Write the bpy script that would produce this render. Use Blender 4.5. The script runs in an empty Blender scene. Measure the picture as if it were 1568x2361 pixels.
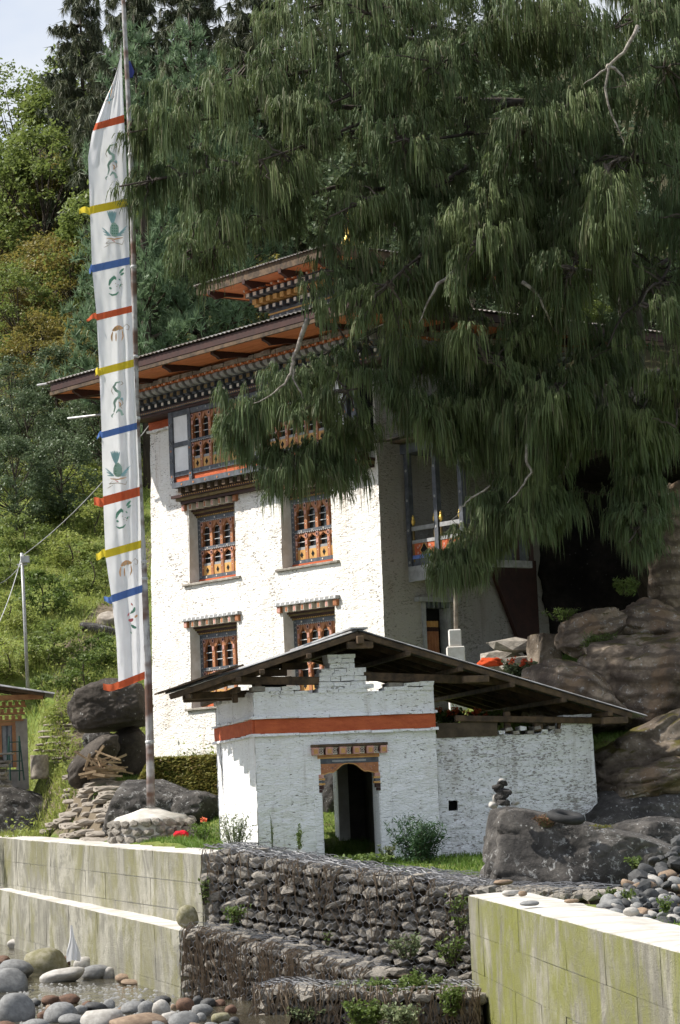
import bpy, bmesh, math, random
from mathutils import Vector, Matrix, noise, Euler
sc = bpy.context.scene
COL = sc.collection
R = math.radians
# ------------------------------------------------------------------ camera
FPX, HOR, ROLL = 2533.0, 802.4, 0.042          # focal length in pixels of a 680 x 1024 frame, horizon row, roll
PITCH = math.atan((HOR - 512.0) / FPX)
_f = Vector((0, math.cos(PITCH), math.sin(PITCH)))
_r0 = Vector((1, 0, 0)); _u0 = Vector((0, -math.sin(PITCH), math.cos(PITCH)))
CR = math.cos(ROLL) * _r0 - math.sin(ROLL) * _u0
CU = math.cos(ROLL) * _u0 + math.sin(ROLL) * _r0
cd = bpy.data.cameras.new('camera'); cam = bpy.data.objects.new('camera', cd); COL.objects.link(cam)
cd.sensor_fit = 'VERTICAL'; cd.sensor_height = 24.0; cd.lens = FPX / 1024.0 * 24.0
cd.clip_start = 0.5; cd.clip_end = 3000
cam.matrix_world = Matrix(((CR.x, CU.x, -_f.x, 0), (CR.y, CU.y, -_f.y, 0), (CR.z, CU.z, -_f.z, 0), (0, 0, 0, 1)))
sc.camera = cam
# ------------------------------------------------------------------ sky, sun, exposure
SUN_EL, SUN_AZ = R(47), R(-88)                 # azimuth from +Y, clockwise positive: the sun stands to the left
w = bpy.data.worlds.new('World'); sc.world = w; w.use_nodes = True
nt = w.node_tree
sky = nt.nodes.new('ShaderNodeTexSky'); sky.sky_type = 'NISHITA'; sky.sun_disc = False
sky.sun_elevation = SUN_EL; sky.sun_rotation = SUN_AZ; sky.air_density = 1.0; sky.dust_density = 3.5; sky.ozone_density = 1.0; sky.altitude = 2000
nt.nodes['Background'].inputs['Strength'].default_value = 0.12
# thin high cloud over the whole sky
tcw = nt.nodes.new('ShaderNodeTexCoord'); mpw = nt.nodes.new('ShaderNodeMapping'); mpw.inputs['Scale'].default_value = (1, 1, 2.2)
nzw = nt.nodes.new('ShaderNodeTexNoise'); nzw.inputs['Scale'].default_value = 2.6; nzw.inputs['Detail'].default_value = 6; nzw.inputs['Roughness'].default_value = .6
mrw = nt.nodes.new('ShaderNodeMapRange'); mrw.inputs['From Min'].default_value = .36; mrw.inputs['From Max'].default_value = .62; mrw.inputs['To Min'].default_value = .38; mrw.inputs['To Max'].default_value = .95
mxw = nt.nodes.new('ShaderNodeMix'); mxw.data_type = 'RGBA'; mxw.inputs[7].default_value = (4.3, 4.5, 4.8, 1)
nt.links.new(tcw.outputs['Generated'], mpw.inputs[0]); nt.links.new(mpw.outputs[0], nzw.inputs['Vector']); nt.links.new(nzw.outputs[0], mrw.inputs[0]); nt.links.new(mrw.outputs[0], mxw.inputs[0])
nt.links.new(sky.outputs[0], mxw.inputs[6]); nt.links.new(mxw.outputs[2], nt.nodes['Background'].inputs['Color'])
sd = bpy.data.lights.new('sun', 'SUN'); sd.energy = 4.6; sd.angle = R(0.53); sd.color = (1.0, 0.95, 0.87)
so = bpy.data.objects.new('sun', sd); COL.objects.link(so)
sdir = Vector((math.sin(SUN_AZ) * math.cos(SUN_EL), math.cos(SUN_AZ) * math.cos(SUN_EL), math.sin(SUN_EL)))
so.rotation_euler = sdir.to_track_quat('Z', 'Y').to_euler(); so.location = sdir * 200
sc.view_settings.view_transform = 'Standard'; sc.view_settings.look = 'None'
sc.view_settings.exposure = 0.75; sc.view_settings.gamma = 1.0; sc.view_settings.use_curve_mapping = False
sc.render.engine = 'CYCLES'
sc.cycles.max_bounces = 4; sc.cycles.transparent_max_bounces = 4; sc.cycles.diffuse_bounces = 3; sc.cycles.glossy_bounces = 2; sc.cycles.transmission_bounces = 3
sc.cycles.use_adaptive_sampling = True; sc.cycles.adaptive_threshold = 0.03
# ------------------------------------------------------------------ helpers
def at(x, y, Y):
    "point at depth Y that shows at pixel (x, y) of a 1568 x 2361 view of the picture"
    k = 680.0 / 1568.0
    d = _f + CR * ((x * k - 340.0) / FPX) - CU * ((y * k - 512.0) / FPX)
    return d * (Y / d.y)
def nz(p, s=1.0, seed=0.0):
    return noise.noise(Vector((p[0] * s + seed, p[1] * s + seed * 1.7, p[2] * s - seed)))
def fbm(p, s=1.0, o=4, seed=0.0):
    a, t = 1.0, 0.0
    for i in range(o):
        t += a * nz(p, s, seed + i * 7.3); s *= 2.1; a *= 0.5
    return t
def lerp(a, b, t): return a + (b - a) * t
def sm(a, b, x):
    t = max(0.0, min(1.0, (x - a) / (b - a))); return t * t * (3 - 2 * t)
def itab(tab, x):
    if x <= tab[0][0]: return tab[0][1]
    for (a, va), (b, vb) in zip(tab, tab[1:]):
        if x <= b: return va + (vb - va) * (x - a) / (b - a)
    return tab[-1][1]
def tag(o, label=None, cat=None, group=None, kind=None):
    if label: o['label'] = label
    if cat: o['category'] = cat
    if group: o['group'] = group
    if kind: o['kind'] = kind
    return o
def thing(name, label, cat, loc=(0, 0, 0), rz=0.0, group=None):
    o = bpy.data.objects.new(name, None); COL.objects.link(o); o.empty_display_size = 0.2
    o.location = loc; o.rotation_euler = (0, 0, rz)
    return tag(o, label, cat, group)
def put(name, me, parent=None, loc=None, rot=None, scale=None):
    o = bpy.data.objects.new(name, me); COL.objects.link(o)
    if parent: o.parent = parent
    if loc is not None: o.location = loc
    if rot is not None: o.rotation_euler = rot
    if scale is not None: o.scale = scale
    return o
def copy_tree(o, parent=None):
    c = o.copy(); COL.objects.link(c); c.parent = parent
    for ch in o.children: copy_tree(ch, c)
    return c
class MB:
    "collects faces; build() links them as one mesh object"
    def __init__(s): s.v = []; s.f = []; s.m = []
    def add(s, vs, fs, mi=0):
        b = len(s.v); s.v.extend([tuple(p) for p in vs])
        for f in fs: s.f.append(tuple(i + b for i in f)); s.m.append(mi)
        return s
    def box(s, x0, x1, y0, y1, z0, z1, mi=0, j=0.0):
        vs = [(x, y, z) for z in (z0, z1) for y in (y0, y1) for x in (x0, x1)]
        if j: vs = [(a + random.uniform(-j, j), b + random.uniform(-j, j), c + random.uniform(-j, j)) for a, b, c in vs]
        return s.add(vs, [(0, 2, 3, 1), (4, 5, 7, 6), (0, 1, 5, 4), (2, 6, 7, 3), (0, 4, 6, 2), (1, 3, 7, 5)], mi)
    def beam(s, p, q, w, h, up=(0, 0, 1), mi=0):
        p, q = Vector(p), Vector(q); d = (q - p).normalized(); u = Vector(up); r = d.cross(u).normalized(); u = r.cross(d)
        r *= w / 2; u *= h / 2
        vs = [c + a * r + b * u for c in (p, q) for a, b in ((-1, -1), (1, -1), (1, 1), (-1, 1))]
        return s.add(vs, [(3, 2, 1, 0), (4, 5, 6, 7), (0, 1, 5, 4), (1, 2, 6, 5), (2, 3, 7, 6), (3, 0, 4, 7)], mi)
    def tube(s, pts, rad, n=6, mi=0, cap=True):
        pts = [Vector(p) for p in pts]; k = len(pts)
        if not hasattr(rad, '__len__'): rad = [rad] * k
        vs, fs = [], []
        a = None
        for i, p in enumerate(pts):
            d = (pts[min(i + 1, k - 1)] - pts[max(i - 1, 0)])
            d = d.normalized() if d.length > 1e-9 else Vector((0, 0, 1))
            if a is None: a = d.orthogonal().normalized()
            else:
                a = a - d * a.dot(d); a = a.normalized() if a.length > 1e-6 else d.orthogonal().normalized()
            b = d.cross(a)
            for j in range(n):
                t = 2 * math.pi * j / n
                vs.append(p + (a * math.cos(t) + b * math.sin(t)) * rad[i])
        for i in range(k - 1):
            for j in range(n):
                fs.append((i * n + j, i * n + (j + 1) % n, (i + 1) * n + (j + 1) % n, (i + 1) * n + j))
        if cap: fs.append(tuple(range(n - 1, -1, -1))); fs.append(tuple((k - 1) * n + j for j in range(n)))
        return s.add(vs, fs, mi)
    def lathe(s, prof, n=16, c=(0, 0, 0), mi=0):
        vs, fs = [], []
        for r, z in prof:
            for j in range(n):
                t = 2 * math.pi * j / n; vs.append((c[0] + r * math.cos(t), c[1] + r * math.sin(t), c[2] + z))
        for i in range(len(prof) - 1):
            for j in range(n): fs.append((i * n + j, i * n + (j + 1) % n, (i + 1) * n + (j + 1) % n, (i + 1) * n + j))
        fs.append(tuple(range(n - 1, -1, -1))); fs.append(tuple((len(prof) - 1) * n + j for j in range(n)))
        return s.add(vs, fs, mi)
    def prism(s, poly, mp, t0, t1, mi=0):
        "poly: 2-D outline (counter-clockwise), mp(a, b, t) -> point"
        n = len(poly)
        vs = [mp(a, b, t0) for a, b in poly] + [mp(a, b, t1) for a, b in poly]
        fs = [tuple(range(n)), tuple(range(2 * n - 1, n - 1, -1))] + [(j, j + n, (j + 1) % n + n, (j + 1) % n) for j in range(n)]
        return s.add(vs, fs, mi)
    def mesh(s, name, mats, smooth=False):
        me = bpy.data.meshes.new(name); me.from_pydata(s.v, [], s.f)
        for m in (mats if isinstance(mats, (list, tuple)) else [mats]): me.materials.append(m)
        if any(s.m): me.polygons.foreach_set('material_index', s.m)
        if smooth: me.polygons.foreach_set('use_smooth', [True] * len(s.f))
        me.update(); return me
    def build(s, name, mats, parent=None, smooth=False, bevel=0.0, loc=None, rot=None, fix=False):
        me = s.mesh(name, mats, smooth)
        if fix:
            bm = bmesh.new(); bm.from_mesh(me); bmesh.ops.recalc_face_normals(bm, faces=bm.faces); bm.to_mesh(me); bm.free()
        o = put(name, me, parent, loc, rot)
        if bevel:
            b = o.modifiers.new('bevel', 'BEVEL'); b.width = bevel; b.segments = 1; b.limit_method = 'ANGLE'
        return o
# ------------------------------------------------------------------ materials
class N:
    "small wrapper for building node trees"
    def __init__(s, name):
        s.mat = bpy.data.materials.new(name); s.mat.use_nodes = True; s.t = s.mat.node_tree
        s.b = s.t.nodes['Principled BSDF']; s.g = s.t.nodes.new('ShaderNodeNewGeometry'); s.tc = s.t.nodes.new('ShaderNodeTexCoord')
        s.oi = s.t.nodes.new('ShaderNodeObjectInfo')
    def n(s, ty, **kw):
        x = s.t.nodes.new(ty)
        for k, v in kw.items(): setattr(x, k, v)
        return x
    def set(s, sock, v):
        if hasattr(v, 'is_output'): s.t.links.new(v, sock)
        else: sock.default_value = v
    def vec(s, sc_=(1, 1, 1), local=True, seed=0.0):
        m = s.n('ShaderNodeMapping'); m.inputs['Scale'].default_value = sc_; m.inputs['Location'].default_value = (seed, seed * .7, -seed)
        s.t.links.new(s.tc.outputs['Object'] if local else s.g.outputs['Position'], m.inputs['Vector']); return m.outputs[0]
    def noise(s, scale, v=None, detail=4.0, rough=0.55, dist=0.0):
        x = s.n('ShaderNodeTexNoise'); x.inputs['Scale'].default_value = scale; x.inputs['Detail'].default_value = detail
        x.inputs['Roughness'].default_value = rough; x.inputs['Distortion'].default_value = dist
        s.t.links.new(v if v is not None else s.vec(), x.inputs['Vector']); return x.outputs[0]
    def voro(s, scale, v=None, feat='F1', out='Distance', rnd=1.0):
        x = s.n('ShaderNodeTexVoronoi'); x.feature = feat; x.inputs['Scale'].default_value = scale; x.inputs['Randomness'].default_value = rnd
        s.t.links.new(v if v is not None else s.vec(), x.inputs['Vector']); return x.outputs[out]
    def ramp(s, f, a, b, ca=0.0, cb=1.0):
        x = s.n('ShaderNodeMapRange'); x.interpolation_type = 'SMOOTHSTEP'; x.clamp = True
        s.set(x.inputs['Value'], f); x.inputs['From Min'].default_value = a; x.inputs['From Max'].default_value = b
        x.inputs['To Min'].default_value = ca; x.inputs['To Max'].default_value = cb; return x.outputs[0]
    def math(s, op, a, b=0.5):
        x = s.n('ShaderNodeMath', operation=op); s.set(x.inputs[0], a); s.set(x.inputs[1], b); return x.outputs[0]
    def mix(s, f, a, b, mode='MIX'):
        x = s.n('ShaderNodeMix', data_type='RGBA', blend_type=mode)
        s.set(x.inputs[0], f)
        for k, v in ((6, a), (7, b)):
            if isinstance(v, (tuple, list)): v = tuple(v) + ((1.0,) if len(v) == 3 else ())
            s.set(x.inputs[k], v)
        return x.outputs[2]
    def bump(s, h, strength=0.5, dist=0.02):
        x = s.n('ShaderNodeBump'); x.inputs['Strength'].default_value = strength; x.inputs['Distance'].default_value = dist
        s.set(x.inputs['Height'], h)
        if s.b.inputs['Normal'].is_linked: s.t.links.new(s.b.inputs['Normal'].links[0].from_socket, x.inputs['Normal'])
        s.t.links.new(x.outputs[0], s.b.inputs['Normal']); return x
    def up(s):
        x = s.n('ShaderNodeSeparateXYZ'); s.t.links.new(s.g.outputs['Normal'], x.inputs[0]); return x.outputs[2]
    def out(s, col, rough=0.8, spec=0.3, metal=0.0):
        if isinstance(col, (tuple, list)): col = tuple(col) + ((1.0,) if len(col) == 3 else ())
        s.set(s.b.inputs['Base Color'], col); s.set(s.b.inputs['Roughness'], rough)
        s.b.inputs['Specular IOR Level'].default_value = spec; s.b.inputs['Metallic'].default_value = metal
        return s.mat
def plain(name, c1, c2=None, scale=6.0, rough=0.75, bump=0.25, stretch=(1, 1, 1), spec=0.3, dist=0.01, metal=0.0, rnd=0.0):
    k = N(name); c2 = c2 or tuple(x * 0.6 for x in c1)
    v = k.vec(stretch); f = k.noise(scale, v, 5, 0.65)
    col = k.mix(k.ramp(f, 0.32, 0.7), c2, c1)
    if rnd: col = k.mix(k.math('MULTIPLY', k.oi.outputs['Random'], rnd), col, tuple(x * 0.45 for x in c1))
    if bump: k.bump(k.noise(scale * 3.1, v, 4), bump, dist)
    return k.out(col, rough, spec, metal)
def whitewash(name, base, fleck, amt, dirt, scale=1.0, dirt_amt=0.5, bump=0.9):
    k = N(name)
    v = k.vec((1 * scale, 1 * scale, 2.6 * scale)); vs = k.vec((1, 1, .35), seed=3.1)
    # courses of rough stones under thick limewash
    st = k.voro(4.2, v, 'DISTANCE_TO_EDGE'); wob = k.noise(9, v, 5, .6)
    h = k.math('ADD', k.math('MULTIPLY', k.ramp(st, 0.0, 0.12), .22), k.math('MULTIPLY', wob, 1.0))
    fl = k.noise(11, v, 3, .6, .6)
    gate = k.noise(1.3, k.vec(seed=9.0), 3)
    thr = k.math('ADD', k.math('MULTIPLY', fl, 0.75), k.math('MULTIPLY', gate, 0.25))
    f = k.ramp(thr, amt, amt + 0.045)
    d = k.math('MULTIPLY', k.ramp(k.noise(1.1, vs, 5, .6), 0.5, 0.8), dirt_amt)
    col = k.mix(d, base, dirt)
    col = k.mix(k.math('MULTIPLY', k.ramp(k.noise(1.9, k.vec((2.4, 2.4, .22), seed=6.0), 5, .65), .53, .72), .45), col, tuple(c * .8 for c in dirt))
    col = k.mix(k.math('MULTIPLY', f, .85), col, fleck)
    col = k.mix(k.ramp(k.noise(22, v, 2), .35, .75), col, k.mix(.12, col, (.45, .42, .38)))
    k.bump(h, bump * .8, 0.035); k.bump(k.noise(34, v, 3), .35, 0.012)
    k.bump(k.math('SUBTRACT', 1.0, f), 0.6, 0.02)
    return k.out(col, 0.92, 0.15)
def rockmat(name, dark, mid, lichen, lich_amt=0.62, moss=None, moss_amt=0.5, stain=None, scale=1.0):
    k = N(name); v = k.vec((scale, scale, scale)); vv = k.vec((1.4 * scale, 1.4 * scale, .45 * scale), seed=5.0)
    f1 = k.noise(1.3, v, 6, .62); f2 = k.noise(5.5, v, 6, .65)
    col = k.mix(k.ramp(f1, .38, .62), dark, mid)
    col = k.mix(k.ramp(f2, .35, .7, 0, .55), col, tuple(c * .45 for c in dark))
    if stain: col = k.mix(k.ramp(k.noise(1.0, vv, 4), .52, .68, 0, .75), col, stain)
    sp = k.math('MULTIPLY', k.ramp(k.noise(7.5, v, 6, .75, .6), lich_amt, lich_amt + .06), k.ramp(k.noise(.7, v, 3), .36, .56))
    sp2 = k.ramp(k.voro(8.5, v), .2, .13); sp = k.math('MAXIMUM', sp, k.math('MULTIPLY', sp2, k.ramp(k.noise(2.1, v, 3), .5, .58)))
    col = k.mix(k.math('MULTIPLY', sp, .6), col, lichen)
    if stain:
        wv = k.n('ShaderNodeTexWave'); wv.wave_type = 'BANDS'; wv.bands_direction = 'Z'; wv.inputs['Scale'].default_value = 1.1; wv.inputs['Distortion'].default_value = 5.0; wv.inputs['Detail'].default_value = 4; wv.inputs['Detail Scale'].default_value = 1.2; k.t.links.new(v, wv.inputs['Vector'])
        col = k.mix(k.ramp(wv.outputs['Fac'], .55, .95, 0, .6), col, tuple(c * .55 for c in dark)); k.bump(wv.outputs['Fac'], .5, .06)
    if moss:
        m = k.math('ADD', k.math('MULTIPLY', k.up(), .55), k.noise(1.6, v, 6, .6))
        col = k.mix(k.ramp(m, 1.0 - moss_amt * .35, 1.16 - moss_amt * .35), col, k.mix(k.noise(6, v, 4), tuple(c * .5 for c in moss), moss))
    k.bump(k.noise(2.6, v, 8, .68), .8, .12); k.bump(k.noise(14, v, 5, .7), .6, .03)
    return k.out(col, .9, .2)
def concrete(name, c1, c2, moss, moss_amt, scale=1.0, mz=(1.0, 1.0, .75)):
    k = N(name); v = k.vec((1, 1, 1), local=False); vs = k.vec((1.5, 1.5, .85), local=False, seed=4.0); ms = k.vec(mz, local=False, seed=7.0)
    col = k.mix(k.ramp(k.noise(1.7 * scale, v, 6, .65), .3, .7), c1, c2)
    col = k.mix(k.ramp(k.noise(1.3, vs, 5, .6), .42, .6, 0, .7), col, tuple(c * .5 for c in c1))
    col = k.mix(k.ramp(k.noise(.55 * scale, v, 5, .7, .8), .5, .58, 0, .55), col, tuple(min(1, c * 1.35) for c in c1))
    col = k.mix(k.math('MULTIPLY', k.ramp(k.noise(.75, ms, 7, .68, .4), moss_amt, moss_amt + .2), .88), col, moss)
    col = k.mix(k.math('MULTIPLY', k.ramp(k.noise(2.0, k.vec((2.6, 2.6, .35), local=False, seed=11.0), 5, .7, .3), .56, .68), .5), col, (.085, .08, .06))
    col = k.mix(k.ramp(k.noise(9, v, 4, .7), .54, .68, 0, .6), col, (.16, .15, .12))
    col = k.mix(k.math('MULTIPLY', k.oi.outputs['Random'], .2), col, (.2, .19, .14))
    k.bump(k.noise(5, v, 7, .75), .8, .05); k.bump(k.noise(40, v, 3), .4, .01)
    return k.out(col, .9, .2)
def leafmat(name, c1, c2, c3=None, trans=0.35, rnd=0.25, clump=0.7, rough=.55, spec=.3):
    k = N(name)
    f = k.noise(clump, k.vec(local=False), 3, .6); g = k.g.outputs['Random Per Island']
    col = k.mix(k.ramp(f, .32, .68), c1, c2)
    if c3: col = k.mix(k.ramp(g, .72, .98), col, c3)
    col = k.mix(k.math('MULTIPLY', g, .5), col, tuple(c * .45 for c in c1))
    if rnd: col = k.mix(k.math('MULTIPLY', k.oi.outputs['Random'], rnd), col, c2)
    k.out(col, rough, spec)
    if trans:
        tr = k.n('ShaderNodeBsdfTranslucent'); k.set(tr.inputs[0], k.mix(.4, col, tuple(min(1, c * 1.6) for c in c2)))
        mx = k.n('ShaderNodeMixShader'); mx.inputs[0].default_value = trans
        k.t.links.new(k.b.outputs[0], mx.inputs[1]); k.t.links.new(tr.outputs[0], mx.inputs[2])
        k.t.links.new(mx.outputs[0], k.t.nodes['Material Output'].inputs[0])
    return k.mat
MT = {}
MT['white'] = whitewash('limewash_facade', (.80, .775, .73), (.15, .12, .09), .575, (.60, .48, .38), 1.0, .4)
MT['white2'] = whitewash('limewash_gatehouse', (.84, .84, .84), (.20, .18, .15), .60, (.55, .5, .44), 1.15, .45)
MT['white3'] = whitewash('limewash_worn', (.74, .74, .75), (.24, .22, .20), .535, (.42, .38, .34), 1.3, .7, .7)
MT['white4'] = whitewash('grey_side_limewash', (.37, .35, .32), (.15, .13, .11), .57, (.27, .235, .20), 1.1, .7)  # darker grey limewash for the side wall
MT['shadeplaster'] = plain('plaster_with_room_shade', (.10, .09, .078), (.055, .05, .043), 3, .95, .5)  # inner wall plaster, its colour darkened to carry the room's shade
MT['plaster'] = plain('lime_plaster', (.78, .77, .74), (.6, .57, .52), 3, .9, .3)
MT['ochre'] = plain('red_ochre_paint', (.50, .125, .05), (.40, .09, .038), 4, .85, .6, (1, 1, 2.2), .2, .03)
MT['oldwood'] = plain('weathered_wood', (.13, .085, .05), (.045, .032, .022), 5, .8, .5, (1, 1, 1))
MT['greywood'] = plain('grey_driftwood', (.34, .30, .25), (.18, .15, .12), 8, .85, .5)
MT['orange'] = plain('orange_painted_board', (.62, .22, .09), (.50, .16, .06), 2.2, .7, .12, (1, 5, 1))
MT['orange2'] = plain('orange_painted_frame', (.42, .185, .085), (.29, .115, .052), 7, .6, .15)
MT['yellowp'] = plain('ochre_yellow_paint', (.58, .34, .11), (.46, .24, .08), 6, .6, .15)
MT['maroon'] = plain('dark_maroon_paint', (.055, .022, .017), (.035, .016, .013), 4, .65, .2)
MT['slatep'] = plain('blue_grey_paint', (.115, .125, .145), (.06, .065, .075), 6, .6, .15)
MT['greyp'] = plain('light_grey_paint', (.36, .36, .36), (.24, .24, .24), 6, .65, .15)
MT['olive'] = plain('olive_gold_paint', (.2, .14, .045), (.11, .075, .03), 8, .6, .15)
MT['creamp'] = plain('cream_paint', (.72, .66, .56), (.58, .5, .42), 9, .6, .1)
MT['whitep'] = plain('white_paint', (.82, .82, .82), (.7, .7, .7), 3, .7, .1)
MT['pinkp'] = plain('rose_paint', (.55, .32, .26), (.42, .2, .16), 12, .6, .1)
MT['bluep'] = plain('sky_blue_paint', (.16, .25, .6), (.1, .16, .42), 9, .6, .1)
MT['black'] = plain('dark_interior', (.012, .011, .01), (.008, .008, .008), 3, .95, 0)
MT['glass'] = N('window_glass').out((.02, .025, .025), .12, .5)
MT['iron'] = plain('grey_iron_bar', (.6, .6, .6), (.4, .4, .4), 6, .5, .1)
MT['gold'] = plain('gilded_metal', (.85, .6, .16), (.7, .45, .1), 6, .35, .1, metal=.6)
MT['metal'] = plain('galvanised_sheet', (.42, .43, .44), (.25, .24, .23), 2.5, .5, .15, (1, 1, 1), .5, metal=.3)
MT['rustroof'] = plain('old_roof_sheet', (.30, .29, .28), (.13, .10, .08), 2.0, .7, .25)
MT['rock'] = rockmat('dark_lichen_rock', (.045, .042, .040), (.125, .115, .105), (.42, .42, .41), .56)
MT['rockbrown'] = rockmat('brown_cliff_rock', (.10, .076, .058), (.33, .262, .195), (.48, .48, .46), .575, (.10, .085, .025), .14, (.22, .15, .095))
MT['rockdark'] = rockmat('smooth_black_brown_rock', (.045, .038, .032), (.105, .09, .076), (.36, .36, .35), .64)
MT['rockcave'] = rockmat('cave_rock_with_shade', (.010, .009, .009), (.028, .024, .022), (.10, .10, .10), .74)  # the cave's shade is put into this near-black rock colour
MT['rockmoss'] = rockmat('mossy_rock', (.09, .07, .052), (.25, .205, .16), (.42, .42, .40), .60, (.10, .085, .022), .36)
MT['concL'] = concrete('left_bank_concrete', (.295, .283, .238), (.20, .193, .16), (.165, .158, .07), .45)
MT['concR'] = concrete('right_bank_concrete', (.275, .262, .215), (.185, .177, .14), (.165, .172, .03), .37)
MT['conctop'] = plain('bleached_concrete_top', (.60, .58, .54), (.36, .335, .29), 2.2, .9, .5)
MT['gstone'] = plain('gabion_stone', (.40, .365, .315), (.19, .17, .145), 5, .85, .7, spec=.25, dist=.03, rnd=.55)
MT['wire'] = plain('gabion_wire', (.27, .27, .28), (.16, .16, .165), 9, .55, 0, metal=.2)
MT['earth'] = plain('damp_earth', (.10, .075, .05), (.05, .038, .026), 4, .95, .6)
MT['bark'] = plain('tree_bark', (.085, .065, .048), (.035, .028, .022), 7, .9, .8, (1, 1, .3))
MT['barkpale'] = plain('pale_lichen_bark', (.34, .31, .27), (.12, .10, .085), 9, .9, .6)
# ------------------------------------------------------------------ terrain
random.seed(11)
TL = [(40, -.62), (50, -.6), (53.5, -.5), (57, -.15), (60.5, .62), (62, .85), (65, .95), (68.5, 1.1), (72, 3.0), (78, 5.2), (88, 9.0), (100, 13.6), (130, 26.5), (160, 42), (240, 70), (400, 80)]
TM = [(40, -1.7), (43.3, -1.55), (45, -1.25), (46.5, -1.15), (50, -1.05), (53, -.6), (56, .55), (57.2, 1.1), (66, 1.3), (72, 3.35), (78, 5.2), (88, 9.0), (100, 13.6), (130, 26.5), (160, 42), (240, 70), (400, 80)]
TR = [(10, -2.0), (34, -1.85), (40, -1.75), (43.5, -1.6), (47, -1.25), (50.6, -.9), (51.2, 1.0), (53, 1.35), (56, 2.3), (58.5, 3.0), (64, 3.6), (72, 7), (80, 11), (100, 19), (130, 32), (160, 46), (240, 74), (400, 84)]
def xl(y): return -2.75 - (y - 42.0) * 0.272
def xr(y): return 2.12 + (39.2 - y) * 0.0755
def yg(x): return 42.3 - (x + 2.3) * 0.455
def land(x, y):
    if y >= 43.4: return x > xl(y) + .62
    if y >= 39.3: return x > -2.2 and (y > yg(x) + 1.0 or x > 2.75)
    return x > xr(y) + .6
def tz(x, y):
    a = itab(TL, y); b = itab(TM, y); c = itab(TR, y)
    z = lerp(a, b, sm(-3.4, -2.0, x)); z = lerp(z, c, sm(3.0, 4.2, x) if y < 52 else sm(1.2, 3.8, x))
    if x < 0 and y < 75: z = min(z, -.62 + 1.5 * max(0.0, x - (-1.55 - .294 * (y - 42.5))) + .4 * max(0.0, x - (-1.55 - .294 * (y - 42.5))) ** 2)
    if -5.2 < x < 0 and 55.5 < y < 64: z = lerp(z, max(z, 1.05), sm(56.25 + .35 * nz((x, y, 0), .9, 4), 57.0 + .35 * nz((x, y, 0), .9, 4), y) * sm(-5.2, -4.4, x))
    if y > 66: z += .35 * fbm((x, y, 0), .16, 3) * sm(66, 80, y) * 1.6
    cap = lerp(20.0, 60.0, sm(-19, -9, x * 100.0 / max(60.0, y)))
    if z > cap - 6: z = cap - 6 + 6 * (1 - math.exp(-(z - cap + 6) / 6.0))
    return z + .05 * fbm((x, y, 1), .9, 2)
def ground_z(x, y):
    return tz(x, y) if land(x, y) else lerp(-3.5, -3.3, sm(-1.35, -.6, x) * sm(31, 34, y)) + .12 * fbm((x, y, 2), .6, 2)
def axis(a, b, fine0, fine1, df, dc):
    xs = []; x = a
    while x < b:
        xs.append(x); d = df if fine0 <= x <= fine1 else dc
        if not (fine0 <= x <= fine1):
            gap = (fine0 - x) if x < fine0 else (x - fine1); d = min(max(df, df + gap * .12), dc)
        x += d
    xs.append(b); return xs
gx_ = axis(-420, 420, -17, 12, .3, 40); gy_ = axis(-40, 900, 38, 100, .3, 60)
mb = MB(); W_ = len(gx_)
for y in gy_:
    for x in gx_: mb.v.append((x, y, ground_z(x, y)))
for j in range(len(gy_) - 1):
    for i in range(W_ - 1): mb.f.append((j * W_ + i, j * W_ + i + 1, (j + 1) * W_ + i + 1, (j + 1) * W_ + i)); mb.m.append(0)
k = N('grassy_ground')
v = k.vec(local=False)
gcol = k.mix(k.ramp(k.noise(.8, v, 5, .65), .35, .65), (.115, .165, .035), (.19, .215, .06))
gcol = k.mix(k.ramp(k.noise(2.2, v, 5, .7), .56, .68, 0, .85), gcol, (.14, .105, .065))
gcol = k.mix(k.ramp(k.noise(14, v, 3), .4, .75, 0, .6), gcol, (.04, .055, .014))
sx_ = k.n('ShaderNodeSeparateXYZ'); k.t.links.new(k.g.outputs['Position'], sx_.inputs[0])
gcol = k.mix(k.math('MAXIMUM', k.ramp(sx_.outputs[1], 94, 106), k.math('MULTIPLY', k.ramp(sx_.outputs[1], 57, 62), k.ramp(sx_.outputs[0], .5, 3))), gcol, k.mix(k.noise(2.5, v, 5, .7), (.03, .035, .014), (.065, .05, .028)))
pa_ = k.n('ShaderNodeAttribute'); pa_.attribute_name = 'path'
gcol = k.mix(k.ramp(k.math('ADD', pa_.outputs['Fac'], k.math('MULTIPLY', k.noise(3, v, 5, .7), .5)), .55, .8), gcol, k.mix(k.noise(7, v, 4), (.10, .078, .052), (.20, .165, .12)))
bd_ = k.n('ShaderNodeAttribute'); bd_.attribute_name = 'bed'
gcol = k.mix(bd_.outputs['Fac'], gcol, k.mix(k.noise(5, v, 6, .75), (.05, .04, .03), (.19, .165, .13)))
k.bump(k.noise(6, v, 6, .7), .8, .08)
MT['grass'] = k.out(gcol, .95, .1)
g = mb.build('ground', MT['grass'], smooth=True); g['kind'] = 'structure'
PATH = [(-5.3, 55.4), (-5.6, 57.2), (-5.95, 58.8), (-6.35, 60.4), (-6.8, 62), (-7.3, 63.6), (-7.6, 65.5), (-7.6, 70), (-8.4, 76), (-7.6, 82), (-6.5, 90)]
def pdist(x, y):
    b_ = 9e9
    for (ax, ay), (bx, by) in zip(PATH, PATH[1:]):
        dx, dy = bx - ax, by - ay; t = max(0, min(1, ((x - ax) * dx + (y - ay) * dy) / (dx * dx + dy * dy))); b_ = min(b_, math.hypot(x - ax - dx * t, y - ay - dy * t))
    return b_
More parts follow.
